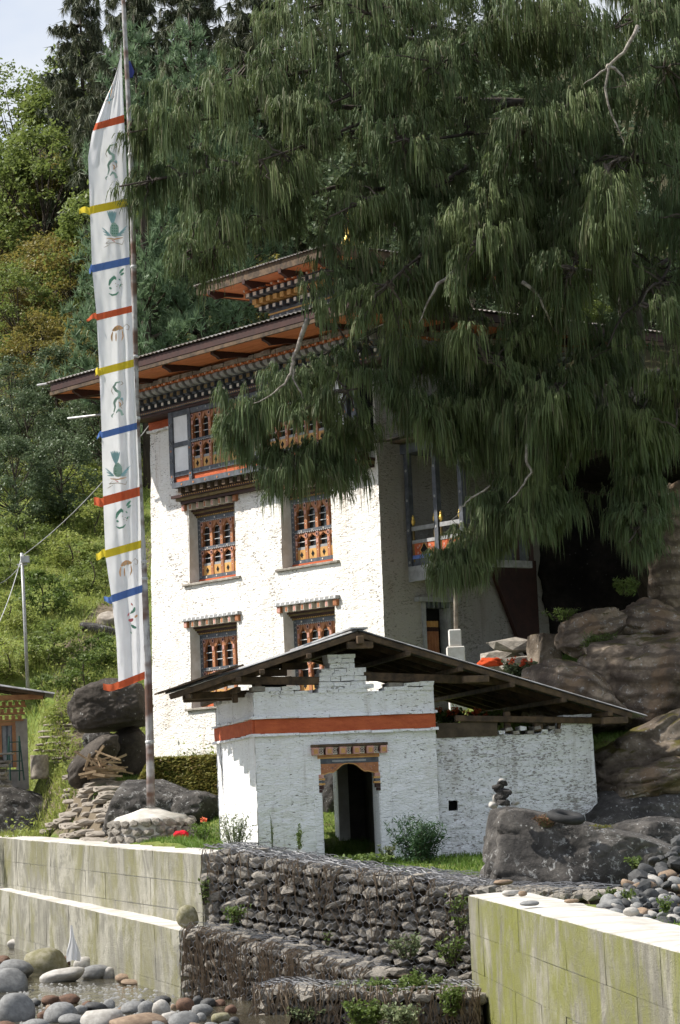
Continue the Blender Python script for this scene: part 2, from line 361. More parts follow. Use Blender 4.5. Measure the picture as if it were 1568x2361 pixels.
bd2 = g.data.attributes.new('bed', 'FLOAT', 'POINT'); bd2.data.foreach_set('value', [0.0 if land(v_.co.x, v_.co.y) else 1.0 for v_ in g.data.vertices])
at_ = g.data.attributes.new('path', 'FLOAT', 'POINT')
at_.data.foreach_set('value', [max(0.0, 1 - pdist(v_.co.x, v_.co.y) / .75) if (-14 < v_.co.x < 0 and 50 < v_.co.y < 95) else 0.0 for v_ in g.data.vertices])
# river
k = N('shallow_stream_water')
v = k.vec((1, .5, 1), local=False)
k.b.inputs['Transmission Weight'].default_value = .35; k.b.inputs['IOR'].default_value = 1.33
k.bump(k.noise(3.2, v, 4, .55, .6), .5, .06); k.bump(k.noise(11, v, 3, .5, .4), .3, .02)
k.out(k.mix(k.ramp(k.noise(1.1, v, 4), .4, .7), (.085, .075, .05), (.15, .135, .095)), .06, .5)
mb = MB(); mb.add([(-60, -20, -3.05), (-1.3, -20, -3.05), (-1.0, 39.5, -3.05), (-1.6, 43, -3.05), (-25, 140, -3.05), (-60, 140, -3.05)], [(0, 1, 2, 3, 4, 5)])
mb.build('river_water', k.mat)['kind'] = 'structure'
# ------------------------------------------------------------------ concrete river walls made of formwork lifts
def panel_wall(name, label, p0, p1, ztop0, ztop1, zbot, thick, rows, plen, mface, mtop, seed, side=-1, topj=.0, endcap=True):
    """face runs from p0 (near) to p1 (far); the body lies on the land side"""
    random.seed(seed)
    p0 = Vector((p0[0], p0[1], 0)); p1 = Vector((p1[0], p1[1], 0)); d = (p1 - p0); L = d.length; d.normalize()
    n = Vector((-d.y, d.x, 0)) * side            # outward
    root = thing(name, label, 'river wall', (p0.x, p0.y, zbot))
    def P(s, t, z): return p0 + d * s + n * t + Vector((0, 0, z - zbot)) - Vector((p0.x, p0.y, 0))
    def zt(s): return lerp(ztop0, ztop1, s / L)
    c = MB(); K = 40; vs = []; fs = []
    for i in range(K + 1):
        s = L * i / K
        wob = .02 * noise.noise(Vector((s * .9, seed, 0)))
        vs += [P(s, 0, zbot), P(s, 0, zt(s) - .012 + wob), P(s, -thick * .5, zt(s) + .01 + wob + .012 * noise.noise(Vector((s * 2, seed, 5)))), P(s, -thick + .05 * noise.noise(Vector((s, seed, 2))), zt(s) - .015 + wob), P(s, -thick, zbot)]
    for i in range(K):
        for j in range(4): fs.append((i * 5 + j, i * 5 + j + 1, i * 5 + j + 6, i * 5 + j + 5))
    fs.append((4, 3, 2, 1, 0)); b = K * 5; fs.append((b, b + 1, b + 2, b + 3, b + 4))
    c.add(vs, fs); core = c.build('wall_core', mtop, root, fix=True)
    H = 1.0 / rows
    for r in range(rows):
        s = -.0
        off = random.uniform(.3, 1.0) * plen
        first = True
        while s < L:
            l = off if first else plen * random.uniform(.7, 1.25); first = False
            e = min(L, s + l); t = .012 + random.uniform(0, .007)
            f0, f1 = r * H, (r + 1) * H
            def zz(q, f): return lerp(zt(q) - .02, zbot, f)
            g_ = random.choice((.0015, .003, .006)); jz = lambda: random.uniform(-.006, .006)
            m = MB(); q = [P(s + g_, .002, zz(s, f1) + g_), P(e - g_, .002, zz(e, f1) + g_), P(e - g_, .002, zz(e, f0) - g_ + jz()), P(s + g_, .002, zz(s, f0) - g_ + jz())]
            q2 = [p + n * (t + random.uniform(-.006, .006)) for p in q]
            m.add(q + q2, [(4, 5, 6, 7), (0, 1, 5, 4), (1, 2, 6, 5), (2, 3, 7, 6), (3, 0, 4, 7)])
            m.build('formwork_panel', mface, root, fix=True)
            s = e
    if endcap:                                     # near end face
        for r in range(rows):
            f0, f1 = r * H, (r + 1) * H
            za, zb = lerp(ztop0 - .02, zbot, f0), lerp(ztop0 - .02, zbot, f1)
            m = MB(); t = .012 + random.uniform(0, .02)
            q = [P(-.002, .0, zb + .006), P(-.002, -thick, zb + .006), P(-.002, -thick, za - .006), P(-.002, 0, za - .006)]
            q2 = [p - d * t for p in q]
            m.add(q + q2, [(4, 5, 6, 7), (0, 1, 5, 4), (1, 2, 6, 5), (2, 3, 7, 6), (3, 0, 4, 7)])
            m.build('formwork_panel', mface, root, fix=True)
    return root
A = at(465, 1968, 42.5); B = at(0, 1930, 63.5)
dB = (B - A); C2 = B + dB * .8
panel_wall('concrete_river_wall', 'pale stained concrete river wall with white top, left of the gabions', A, C2, A.z, B.z + .2, -2.2, .85, 3, 2.6, MT['concL'], MT['conctop'], 3, side=1)
A2 = at(416, 2143, 41.9); B2 = at(0, 2047, 62.0); C2 = B2 + (B2 - A2) * .8
panel_wall('concrete_wall_footing', 'low stepped concrete footing ledge at the water under the left river wall', A2, C2, A2.z, B2.z + .15, -3.8, 1.25, 2, 2.8, MT['concL'], MT['conctop'], 5, side=1)
A3 = at(1082, 2062, 39.2); B3 = at(1568, 2187, 23.6); A3v = Vector((A3.x, A3.y, 0)); D3 = Vector((B3.x - A3.x, B3.y - A3.y, 0)); E3 = A3v + D3 * 1.4
panel_wall('concrete_river_wall', 'yellow-green mossy concrete wall running to the right frame edge, stones on top', (A3.x, A3.y), (E3.x, E3.y), A3.z, A3.z, -4.3, .92, 5, 2.6, MT['concR'], MT['conctop'], 8, side=-1)
# ------------------------------------------------------------------ monastery
random.seed(21)
MA = R(39.4); MW = 9.3; MZ = 0.6; MD = 6.2
mc = at(887, 1460, 58.0)
mx_ = Vector((math.sin(MA), -math.cos(MA), 0))
mo = Vector((mc.x, mc.y, 0)) - mx_ * MW
mon = thing('monastery', 'tall whitewashed three-storey temple with painted windows and wide orange eaves', 'temple', (mo.x, mo.y, MZ), math.atan2(mx_.y, mx_.x))
ML = (0, 0, -MZ)                                   # parts are written in heights above eye level
def mput(mb, name, mats, parent=None, **kw):
    if parent is None or parent is mon: kw['loc'] = ML; parent = mon
    return mb.build(name, mats, parent, **kw)
def bat(z): return .018 * (z - 3.8)                # the walls lean in as they rise
def rough_wall(mb, us, zs, holes, mp, amp=.012, seed=0.0, mi=0):
    idx = {}
    def V(i, j):
        if (i, j) not in idx:
            u, z = us[i], zs[j]; q = mp(u, z, amp * (fbm((u, z, seed), 1.1, 3) + .7 * fbm((u * 1.0, z * 2.4, seed), 3.6, 2)))
            idx[(i, j)] = len(mb.v); mb.v.append(tuple(q))
        return idx[(i, j)]
    for i in range(len(us) - 1):
        for j in range(len(zs) - 1):
            a, b = (us[i] + us[i + 1]) / 2, (zs[j] + zs[j + 1]) / 2
            if any(h[0] < a < h[1] and h[2] < b < h[3] for h in holes): continue
            mb.f.append((V(i, j), V(i + 1, j), V(i + 1, j + 1), V(i, j + 1))); mb.m.append(mi)
def cuts(a, b, d, extra):
    n = max(1, int((b - a) / d)); xs = [a + (b - a) * i / n for i in range(n + 1)]
    for e in extra:
        if a < e < b:
            k_ = min(range(1, n), key=lambda q: abs(xs[q] - e)); xs[k_] = e
    return sorted(set(xs))
WIN = [(1.7, 3.68, 2.45, 4.70), (5.55, 7.52, 2.45, 4.75), (1.7, 3.68, 5.6, 7.68), (5.55, 7.52, 5.6, 7.68)]
mb = MB()
us = cuts(0, 1, 1 / 110., []); 
us = cuts(0, MW, .085, [h for q in WIN for h in q[:2]]); zs = cuts(0, 10.6, .085, [h for q in WIN for h in q[2:]])
def fmap(u, z, d):                                 # facade, ends drawn in by the batter
    t = u / MW; x = lerp(bat(z), MW - bat(z), t)
    return (x, bat(z) - d, z)
# keep window columns true to the measured place: the batter is undone inside holes by small amounts only
rough_wall(mb, us, zs, WIN, fmap, .016, 1.0)
RD = (1.15, 2.0, 2.6, 4.55)
usr = cuts(0, MD, .12, [RD[0], RD[1]]); zsr = cuts(0, 10.6, .12, [RD[2], RD[3]])
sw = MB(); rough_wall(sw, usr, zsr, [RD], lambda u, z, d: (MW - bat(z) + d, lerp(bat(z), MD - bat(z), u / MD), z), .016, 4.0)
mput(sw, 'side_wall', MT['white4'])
rough_wall(mb, cuts(0, MD, .5, []), cuts(0, 10.6, .5, []), [], lambda u, z, d: (bat(z) - d, lerp(MD - bat(z), bat(z), u / MD), z), .012, 6.0)
mb.add([(0, MD, 0), (MW, MD, 0), (MW - .2, MD - .2, 10.6), (.2, MD - .2, 10.6)], [(1, 0, 3, 2)])
wall = mput(mb, 'wall', MT['white'], smooth=False)
# recessed window openings
TREF = [(0, .60), (.03, .70), (.12, .745), (.2, .765), (.235, .81), (.31, .83), (.345, .885), (.41, .905), (.455, .965), (.5, .985)]
TREF = TREF + [(1 - a, b) for a, b in TREF[-2::-1]]
def arch_head(mb, x0, x1, z0, z1, ztop, y, t, mi=0):
    "board with a cusped opening: z0..z1 scales the outline"
    for (a, b), (c, d) in zip(TREF, TREF[1:]):
        xa, xc = lerp(x0, x1, a), lerp(x0, x1, c); za, zc = lerp(z0, z1, b), lerp(z0, z1, d)
        mb.add([(xa, y, za), (xc, y, zc), (xc, y, ztop), (xa, y, ztop), (xa, y + t, za), (xc, y + t, zc)], [(0, 1, 2, 3), (0, 4, 5, 1)], mi)
def disc(mb, x, y, z, r, n=10, mi=0, t=.006):
    vs = [(x + r * math.cos(2 * math.pi * i / n), y, z + r * math.sin(2 * math.pi * i / n)) for i in range(n)]
    mb.add([(a, b - t, c) for a, b, c in vs] + vs, [tuple(range(n))] + [(i, i + n, (i + 1) % n + n, (i + 1) % n) for i in range(n)], mi)
def star(mb, x, y, z, r, mi=0, t=.004):
    pts = []
    for i in range(8):
        a = math.pi / 4 * i; q = r if i % 2 == 0 else r * .62
        if i % 2 == 0: q *= 1.0 if i % 4 else .85
        pts.append((x + q * math.cos(a), y - t, z + q * math.sin(a) * 1.15))
    mb.add(pts, [tuple(range(8))], mi)
def arcade(win, x0, x1, z0, nb, y, lower, h):
    """one row of cusped lights, z0 = foot, h = height; lower rows have a solid panel at the foot"""
    w = (x1 - x0) / nb; st = .055
    b = MB()
    zf = z0 + (.30 if lower else .03)
    for i in range(nb):
        a = x0 + w * i; c = a + w
        b.box(a, a + st, y, y + .09, z0, z0 + h); b.box(c - st + .001, c, y + .002, y + .09, z0, z0 + h)
        arch_head(b, a + st, c - st, zf, z0 + h - .05, z0 + h, y + .012, .07)
    fr = b.build('arched_frame', MT['orange2'], win)
    b = MB()                                        # rosettes and studs
    for i in range(nb + 1):
        xx = min(max(x0 + w * i, x0 + .055), x1 - .055)
        disc(b, xx, y - .002, z0 + h - .085, .058, 10, 0, .010); disc(b, xx, y - .012, z0 + h - .085, .034, 8, 1, .006)
        b.box(xx - .036, xx + .036, y - .012, y - .001, z0 + h * .55, z0 + h * .70, 0)
        for q in (.2, .36): disc(b, xx, y - .001, z0 + h * q + (.0 if not lower else .06), .013, 6, 2, .006)
    b.box(x0, x1, y - .010, y - .003, z0 + h - .022, z0 + h + .004, 1)
    b.build('painted_rosettes', [MT['pinkp'], MT['maroon'], MT['creamp']], win)['kind'] = 'stuff'
    b = MB(); b.box(x0 + .02, x1 - .02, y + .10, y + .13, z0, z0 + h); b.build('pane', MT['glass'], win)
    for q in ((.25, .5, .74) if not lower else (.66,)):
        b = MB(); b.tube([(x0, y + .055, z0 + h * q), (x1, y + .055, z0 + h * q)], .011, 5); b.build('iron_bar', MT['iron'], win)
    if lower:
        b = MB(); b.box(x0, x1, y + .03, y + .08, z0 + .245, z0 + .31); b.build('inner_sill', MT['greyp'], win)
        for i in range(nb):
            a = x0 + w * i + st; c = a + w - 2 * st
            b = MB(); b.box(a, c, y + .02, y + .06, z0, z0 + .245, 0); star(b, (a + c) / 2, y + .02, z0 + .12, .075, 1)  # black star plate painted on for the darkness of a cutout
            b.build('painted_cutout_panel', [MT['yellowp'], MT['black']], win)
def teeth(mb, x0, x1, y, z, w, h, t, mi=0):
    n = int((x1 - x0) / w)
    for i in range(n):
        a = x0 + (x1 - x0) * i / n; c = x0 + (x1 - x0) * (i + 1) / n
        mb.add([(a, y, z), (c, y, z), ((a + c) / 2, y, z - h), (a, y + t, z), (c, y + t, z), ((a + c) / 2, y + t, z - h)], [(0, 1, 2), (0, 2, 5, 3), (2, 1, 4, 5)], mi)
def dots(mb, x0, x1, y, z, step, r, mi=0):
    n = int((x1 - x0) / step)
    for i in range(n): disc(mb, x0 + step * (i + .5), y, z, r, 6, mi, .008)
def window(x0, x1, z0, z1, label):
    yw = bat((z0 + z1) / 2); yf = yw + .31
    b = MB(); fw = .13
    b.box(x0, x0 + fw, yf, yf + .12, z0 + .05, z1); b.box(x1 - fw, x1, yf, yf + .12, z0 + .05, z1)
    H = z1 - z0; rz = z0 + .16; pan = (H - .16 - .09 - .07 - .10 - .19 - .15) / 2
    zb0, zb1 = rz, rz + .09; zl0 = zb1; zm0 = zl0 + pan; zm1 = zm0 + .07; zu0 = zm1; zs0 = zu0 + pan; zs1 = zs0 + .10
    for a, c in ((zb0, zb1), (zm0, zm1), (zs0, zs1)): b.box(x0 + fw, x1 - fw, yf - .015, yf + .1, a, c)
    win = mput(b, 'window', MT['slatep'])
    tag(win, label)
    arcade(win, x0 + fw, x1 - fw, zl0, 4, yf, True, pan); arcade(win, x0 + fw, x1 - fw, zu0, 4, yf, False, pan)
    b = MB()
    teeth(b, x0 + fw, x1 - fw, yf - .017, zs0, .075, .035, .01, 0); teeth(b, x0 + fw, x1 - fw, yf - .017, zm0 + .01, .075, .035, .01, 0)
    dots(b, x0 + fw, x1 - fw, yf - .016, zb0 + .045, .42, .022, 1); dots(b, x0 + fw, x1 - fw, yf - .016, zs0 + .05, .42, .022, 1)
    dots(b, x0 + .2, x1 - .2, yf - .016, zm0 + .035, .42, .018, 1)
    for zz in [z0 + .2 + .12 * i for i in range(int(H / .12) - 3)]:
        b.add([(x0 + .02, yf - .003, zz), (x0 + .065, yf - .003, zz + .06), (x0 + .11, yf - .003, zz), (x0 + .065, yf - .003, zz + .02)], [(0, 3, 1), (3, 2, 1)], 0)
        b.add([(x1 - .11, yf - .003, zz), (x1 - .065, yf - .003, zz + .06), (x1 - .02, yf - .003, zz), (x1 - .065, yf - .003, zz + .02)], [(0, 3, 1), (3, 2, 1)], 0)
    b.build('painted_ornament', [MT['greyp'], MT['creamp']], win)['kind'] = 'stuff'
    b = MB(); b.box(x0, x1, yf - .02, yf + .1, z0 + .06, rz); b.build('red_sill_board', MT['ochre'], win)
    # stepped frieze over the lights
    b = MB(); n = 4
    for i in range(n):
        a = zs1 + .19 * i / n; b.box(x0, x1, yf - .04 - .05 * i, yf + .1, a + (.002 if i else 0), zs1 + .19 * (i + 1) / n, 0 if i % 2 else 1)
    dots(b, x0 + .05, x1 - .02, yf - .042, zs1 + .025, .075, .016, 2)
    b.build('frieze', [MT['maroon'], MT['olive'], MT['yellowp']], win)
    b = MB(); b.box(x0 - .2, x1 + .2, yw - .10, yw + .5, z1, z1 + .085, 0)
    n = 13
    for i in range(n): disc(b, x0 - .14 + (x1 - x0 + .28) * i / (n - 1), yw - .10, z1 + .043, .033, 10, 1, .008)
    lin = b.build('lintel', [MT['greyp'], MT['whitep']], win, bevel=.006)
    n = 8
    for i in range(n):
        xx = x0 - .09 + (x1 - x0 + .18) * i / (n - 1); w2 = .055 if 0 < i < n - 1 else .07
        b = MB(); b.box(xx - w2, xx + w2, yw - .06, yw + .42, z1 - .155, z1 - .003, 0); b.box(xx - w2 + .016, xx + w2 - .016, yw - .066, yw - .06, z1 - .14, z1 - .02, 1)
        b.build('dentil', [MT['creamp'] if 0 < i < n - 1 else MT['orange2'], MT['orange2'] if i % 2 else MT['pinkp']], win)
    b = MB(); b.box(x0 - .22, x1 + .22, yw - .09, yf + .1, z0 - .005, z0 + .06); b.build('stone_sill', MT['gstone'], win, bevel=.012)
    b = MB()                                        # plastered reveals and dark room behind
    d0 = yw + .0
    b.add([(x0 + .0, d0, z0), (x0, yf + .5, z0), (x0, yf + .5, z1), (x0, d0, z1)], [(0, 1, 2, 3)]); b.add([(x1, d0, z0), (x1, yf + .5, z0), (x1, yf + .5, z1), (x1, d0, z1)], [(3, 2, 1, 0)])
    b.add([(x0, d0, z1), (x1, d0, z1), (x1, yf + .5, z1), (x0, yf + .5, z1)], [(0, 1, 2, 3)]); b.add([(x0, d0, z0 + .01), (x1, d0, z0 + .01), (x1, yf + .5, z0 + .01), (x0, yf + .5, z0 + .01)], [(3, 2, 1, 0)])
    b.build('reveal', MT['plaster'], win)
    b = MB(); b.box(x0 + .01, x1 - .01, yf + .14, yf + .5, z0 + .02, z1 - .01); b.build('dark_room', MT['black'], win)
for (q, lb) in zip(WIN, ('lower left window, half behind the gatehouse eave', 'lower right window, just above the gatehouse ridge', 'middle left window under the bay', 'middle right window behind the hanging branches')): window(*q, lb)
# red band at the top of the wall, with stone drip courses
b = MB()
for (x0, x1) in ((-.02, 1.72),):
    b.box(x0 + bat(10), x1, bat(10) - .035, bat(10) + .1, 9.78, 10.22)
mput(b, 'red_band', MT['ochre'])
b = MB()
xx = .08
while xx < 1.7:
    l = random.uniform(.2, .45); b.box(xx, min(1.7, xx + l - .01), bat(9.7) - .10 + random.uniform(-.02, .02), bat(9.7) + .1, 9.71 + random.uniform(0, .015), 9.765 + random.uniform(0, .02), 0, .008); xx += l
mput(b, 'drip_stones', MT['white'])
b = MB(); b.box(bat(10), 1.72, bat(10) - .03, bat(10) + .1, 10.225, 10.6, 0); mput(b, 'upper_wall_course', MT['gstone'])
b = MB(); b.box(MW - bat(8.4) - .1, MW - bat(8.4) + .035, 2.0, MD - .2, 8.25, 8.62); mput(b, 'red_band', MT['ochre'])
# bay window of timber across the top storey
BX0, BX1, BY, BZ0, BZ1 = 1.72, 9.15, -.46, 8.05, 10.02
b = MB(); b.box(BX0 + .02, BX1 - .02, BY + .12, .45, BZ0 + .02, BZ1 + .5); bay = mput(b, 'bay_window', MT['black'])
tag(bay, 'painted timber bay window with white panels and arched lights')
cols = [(BX0, .16), (2.53, .13), (4.98, .13), (5.62, .13), (8.02, .13), (8.7, .13), (BX1 - .16, .16)]
for (x, wd) in cols:
    b = MB(); b.box(x, x + wd, BY, BY + .16, BZ0 + .1, BZ1)
    dots(b, x, x + wd, BY - .001, 8.45, wd, .035, 1)
    for zz in (8.2, 8.75, 9.2, 9.65):
        b.beam((x + .03, BY - .004, zz - .07), (x + wd - .03, BY - .004, zz + .07), .006, .018, (0, -1, 0), 2); b.beam((x + .03, BY - .004, zz + .07), (x + wd - .03, BY - .004, zz - .07), .006, .018, (0, -1, 0), 2)
    disc(b, x + wd / 2, BY - .001, 9.0, .03, 8, 1); disc(b, x + wd / 2, BY - .001, 8.35, .03, 8, 1)
    b.build('post', [MT['slatep'], MT['orange2'], MT['greyp']], bay)
b = MB()
b.box(BX0 + .163, BX1 - .163, BY + .015, BY + .14, BZ1 - .16, BZ1); b.box(BX0 + .165, BX1 - .165, BY + .02, BY + .13, BZ0 + .28, BZ0 + .40)
for x, wd in ((BX0 + .16, .65), (5.11, .51), (8.15, .55)): b.box(x + .003, x + wd - .003, BY + .02, BY + .12, 9.08, 9.2)
dots(b, 2.8, 8.9, BY + .015, BZ1 - .08, .35, .03, 1); dots(b, 2.8, 8.9, BY + .02, BZ0 + .34, .4, .03, 1)
b.build('rail', [MT['slatep'], MT['greyp']], bay)
for x, wd in ((BX0 + .16, .65), (5.11, .51), (8.15, .55)):
    for z0, z1 in ((8.45, 9.08), (9.2, 9.86)):
        b = MB(); b.box(x + .002, x + wd - .002, BY + .05, BY + .1, z0, z1); b.build('white_panel', MT['whitep'], bay)
for x0, x1 in ((2.66, 4.98), (5.75, 8.02)):
    arcade(bay, x0, x1, 8.45, 6, BY + .03, True, .68); arcade(bay, x0, x1, 9.20, 6, BY + .03, False, .66)
    b = MB(); b.box(x0, x1, BY + .01, BY + .12, 9.132, 9.2, 0); teeth(b, x0, x1, BY + .008, 9.15, .08, .035, .01, 1); b.build('mid_rail', [MT['slatep'], MT['greyp']], bay)
b = MB(); b.box(BX0 + .16, BX1 - .16, BY + .06, BY + .2, BZ0 + .13, BZ0 + .28); b.build('red_panel', MT['ochre'], bay)
b = MB(); b.box(BX0 + .1, BX1, BY - .03, BY + .2, BZ0, BZ0 + .13, 0); dots(b, 2.0, 9.0, BY - .03, BZ0 + .06, .5, .03, 1)
b.build('foot_beam', [MT['slatep'], MT['orange2']], bay)
x = BX0 + .25
while x < BX1 - .1:
    b = MB(); b.box(x, x + .13, BY + .05, .2, BZ0 - .14, BZ0 - .003); b.build('joist_end', MT['oldwood'], bay); x += .31
b = MB()
for i, (z0, z1, yy) in enumerate(((7.83, 7.905, -.28), (7.755, 7.828, -.2), (7.68, 7.752, -.13))):
    b.box(BX0 - .25 + .1 * i, BX1 - .02 * i, yy, .2, z0, z1, i % 2)
dots(b, 1.9, 9.0, -.281, 7.868, .09, .02, 2)
b.build('moulding', [MT['maroon'], MT['olive'], MT['yellowp']], bay)
# bracketed cornice below the eaves, on both visible sides
def cornice(L0, L1, mp, name, z=10.0):
    """mp(u, out, z) maps along / outward / up"""
    def bx(b, u0, u1, o0, o1, z0, z1, mi=0):
        b.add([mp(u, o, zz) for zz in (z0, z1) for o in (o1, o0) for u in (u0, u1)], [(0, 2, 3, 1), (4, 5, 7, 6), (0, 1, 5, 4), (2, 6, 7, 3), (0, 4, 6, 2), (1, 3, 7, 5)], mi)
    b = MB()
    bx(b, L0, L1, -.2, .50, z + .0, z + .07, 0); bx(b, L0, L1, -.2, .545, z + .072, z + .125, 1); bx(b, L0, L1, -.2, .52, z + .127, z + .17, 0)
    u = L0 + .03
    while u < L1 - .03:
        bx(b, u - .014, u + .014, .545, .557, z + .085, z + .112, 2); u += .085
    root = mput(b, name, [MT['maroon'], MT['slatep'], MT['yellowp']])
    stp = .293; n = int((L1 - L0) / stp)
    r1, r2, r3 = MB(), MB(), MB()
    for i in range(n + 1):
        u = L0 + .09 + (L1 - L0 - .18) * i / n
        bx(r1, u - .055, u + .055, -.1, .60, z + .172, z + .27, 0); bx(r1, u - .045, u + .045, .60, .606, z + .185, z + .258, 1)
        bx(r2, u - .075, u + .075, -.1, .72, z + .31, z + .42, 0); bx(r2, u - .062, u + .062, .72, .727, z + .32, z + .41, 1); bx(r2, u - .09, u + .09, -.1, .66, z + .272, z + .306, 2)
        # big curved bracket
        pr = [(-.1, z + .45), (.70, z + .45), (.80, z + .475), (.86, z + .52), (.875, z + .575), (.86, z + .60), (-.1, z + .60)]
        vs = [mp(u - .085, o, zz) for o, zz in pr] + [mp(u + .085, o, zz) for o, zz in pr]; m_ = len(pr)
        r3.add(vs, [tuple(range(m_)), tuple(range(2 * m_ - 1, m_ - 1, -1))] + [(q, q + m_, (q + 1) % m_ + m_, (q + 1) % m_) for q in range(m_)], 0)
        bx(r3, u - .07, u + .07, .3, .93, z + .603, z + .655, 1); bx(r3, u - .018, u + .018, .93, .945, z + .61, z + .648, 2)
        for q in (-.1,):
            if i < n: bx(r3, u + .09 + .03, u + .09 + .085, .3, .915, z + .61, z + .65, 1)
    r1.build('lower_bracket_row', [MT['slatep'], MT['creamp']], root, fix=True); r2.build('middle_bracket_row', [MT['slatep'], MT['olive'], MT['slatep']], root, fix=True)
    r3.build('upper_bracket_row', [MT['greyp'], MT['orange'], MT['creamp']], root, fix=True)
    b = MB(); bx(b, L0, L1, -.2, .42, z + .17, z + .31, 0); bx(b, L0, L1, -.2, .5, z + .31, z + .45, 0); bx(b, L0, L1, -.2, .62, z + .45, z + .66, 0)
    b.build('cornice_backing', MT['slatep'], root, fix=True)
    b = MB(); u = L0 - .05
    while u < L1:
        l = random.uniform(.16, .36); bx(b, u, u + l - .012, .2, .95 + random.uniform(-.03, .03), z + .665, z + .76 + random.uniform(-.015, .02), 0); u += l
    b.build('stone_course', MT['gstone'], root, fix=True)
    return root
cornice(.15, MW + .9, lambda u, o, zz: (u, -o + .0, zz), 'cornice')
cornice(-.3, MD - .4, lambda u, o, zz: (MW + o - .1, u, zz), 'cornice')
# main roof: plank soffit, fascia, brackets and corrugated sheets
OV = 2.05; EZ = 10.80; EX0, EX1, EY0, EY1 = -1.15, MW + 2.0, -OV, MD + 1.4
roof = None
b = MB()
inn = (-.15, MW + .6, -.55, MD); zi = 10.83
IC = [(2.4, 2.2, 12.15), (6.9, 2.2, 12.15), (6.9, 5.4, 12.15), (2.4, 5.4, 12.15)]
OC = [(EX0 - .12, EY0 - .12, EZ + .31), (EX1 + .12, EY0 - .12, EZ + .31), (EX1 + .12, EY1 + .12, EZ + .31), (EX0 - .12, EY1 + .12, EZ + .31)]
def corr(b, A, B, C, D, n, amp=.018, th=.012):
    "corrugated sheet between eave A-B and ridge D-C"
    A, B, C, D = map(Vector, (A, B, C, D)); up = (B - A).cross(D - A).normalized()
    if up.z < 0: up = -up
    vs = []; 
    for i in range(n + 1):
        t = i / n; o = up * (amp * (1 if i % 2 else -1))
        p, q = A.lerp(B, t) + o, D.lerp(C, t) + o; vs += [p, q, p - up * th, q - up * th]
    fs = []
    for i in range(n):
        a = i * 4; c = a + 4; fs += [(a, c, c + 1, a + 1), (a + 2, a + 3, c + 3, c + 2), (a, a + 2, c + 2, c)]
    b.add(vs, fs)
corr(b, OC[0], OC[1], IC[1], IC[0], 150); corr(b, OC[1], OC[2], IC[2], IC[1], 130); corr(b, OC[2], OC[3], IC[3], IC[2], 60, .012); corr(b, OC[3], OC[0], IC[0], IC[3], 130)
roof = mput(b, 'roof', MT['rustroof'])
tag(roof, 'wide low roof with orange soffit and dark red fascia')
# soffit planks, front, left and right sides (each plank its own board)
def soffit(pa, pb, qa, qb, nrow, seg):
    pa, pb, qa, qb = map(Vector, (pa, pb, qa, qb))
    for r_ in range(nrow):
        for s_ in range(seg):
            t0, t1 = r_ / nrow + .006, (r_ + 1) / nrow - .006; u0, u1 = s_ / seg + .0006, (s_ + 1) / seg - .0006
            def P(u, t): return pa.lerp(pb, u).lerp(qa.lerp(qb, u), t)
            m = MB(); q = [P(u0, t0), P(u1, t0), P(u1, t1), P(u0, t1)]; dz = random.uniform(-.006, .006)
            q = [p + Vector((0, 0, dz)) for p in q]
            m.add(q + [p + Vector((0, 0, .03)) for p in q], [(3, 2, 1, 0), (4, 5, 6, 7), (0, 1, 5, 4), (2, 3, 7, 6), (1, 2, 6, 5), (3, 0, 4, 7)]); m.build('soffit_plank', MT['orange'], roof)
soffit((EX0, EY0, EZ), (EX1, EY0, EZ), (inn[0], inn[2], zi), (inn[1], inn[2], zi), 5, 3)
soffit((EX0, EY1, EZ), (EX0, EY0, EZ), (inn[0], inn[3], zi), (inn[0], inn[2], zi), 3, 2)
soffit((EX1, EY0, EZ), (EX1, EY1, EZ), (inn[1], inn[2], zi), (inn[1], inn[3], zi), 4, 3)
for nm, a, c in (('fascia', (EX0, EY0), (EX1, EY0)), ('fascia', (EX0, EY1), (EX0, EY0)), ('fascia', (EX1, EY0), (EX1, EY1))):
    d = (Vector(c) - Vector(a)).normalized(); o = Vector((d.y, -d.x)) * .03
    m = MB(); m.beam((a[0] + o.x, a[1] + o.y, EZ + .17), (c[0] + o.x, c[1] + o.y, EZ + .17), .05, .18, mi=0); m.beam((a[0] + o.x * 1.6, a[1] + o.y * 1.6, EZ + .01), (c[0] + o.x * 1.6, c[1] + o.y * 1.6, EZ + .01), .07, .085, mi=1)
    m.build(nm, [MT['maroon'], MT['oldwood']], roof)
def bracket(p, d, l, par):
    "curved timber bracket under the eave"
    pr = [(0, 0), (l, .02), (l, -.09), (l - .14, -.14), (l - .22, -.20), (l - .36, -.17), (l * .5, -.10), (0, -.075)]
    p = Vector(p); d = Vector(d); s_ = Vector((-d.y, d.x, 0))
    m = MB(); m.prism(pr, lambda a, c, t: p + d * a + Vector((0, 0, c)) + s_ * t, -.055, .055); m.build('eave_bracket', MT['maroon'], par, fix=True)
for x in (-.25, 1.75, 3.75, 5.75, 7.75, 9.75): bracket((x, -.5, zi - .012), (0, -1, 0), 1.5, roof)
for y in (.8, 2.8, 4.8): bracket((MW + .5, y, zi - .012), (1, 0, 0), 1.45, roof)
bracket((-.1, -.5, zi - .012), (-.6, -.8, 0), 1.8, roof)
m = MB(); m.tube([(-1.9, -1.1, 10.34), (-.1, -.6, 10.28)], .032, 8); m.build('gutter_pipe', MT['metal'], roof)
m = MB(); m.tube([(EX0 - .55, EY0 - .1, EZ + .32), (EX0 - .1, EY0 - .05, EZ + .3)], .03, 6); m.build('gutter_spout', MT['metal'], roof)
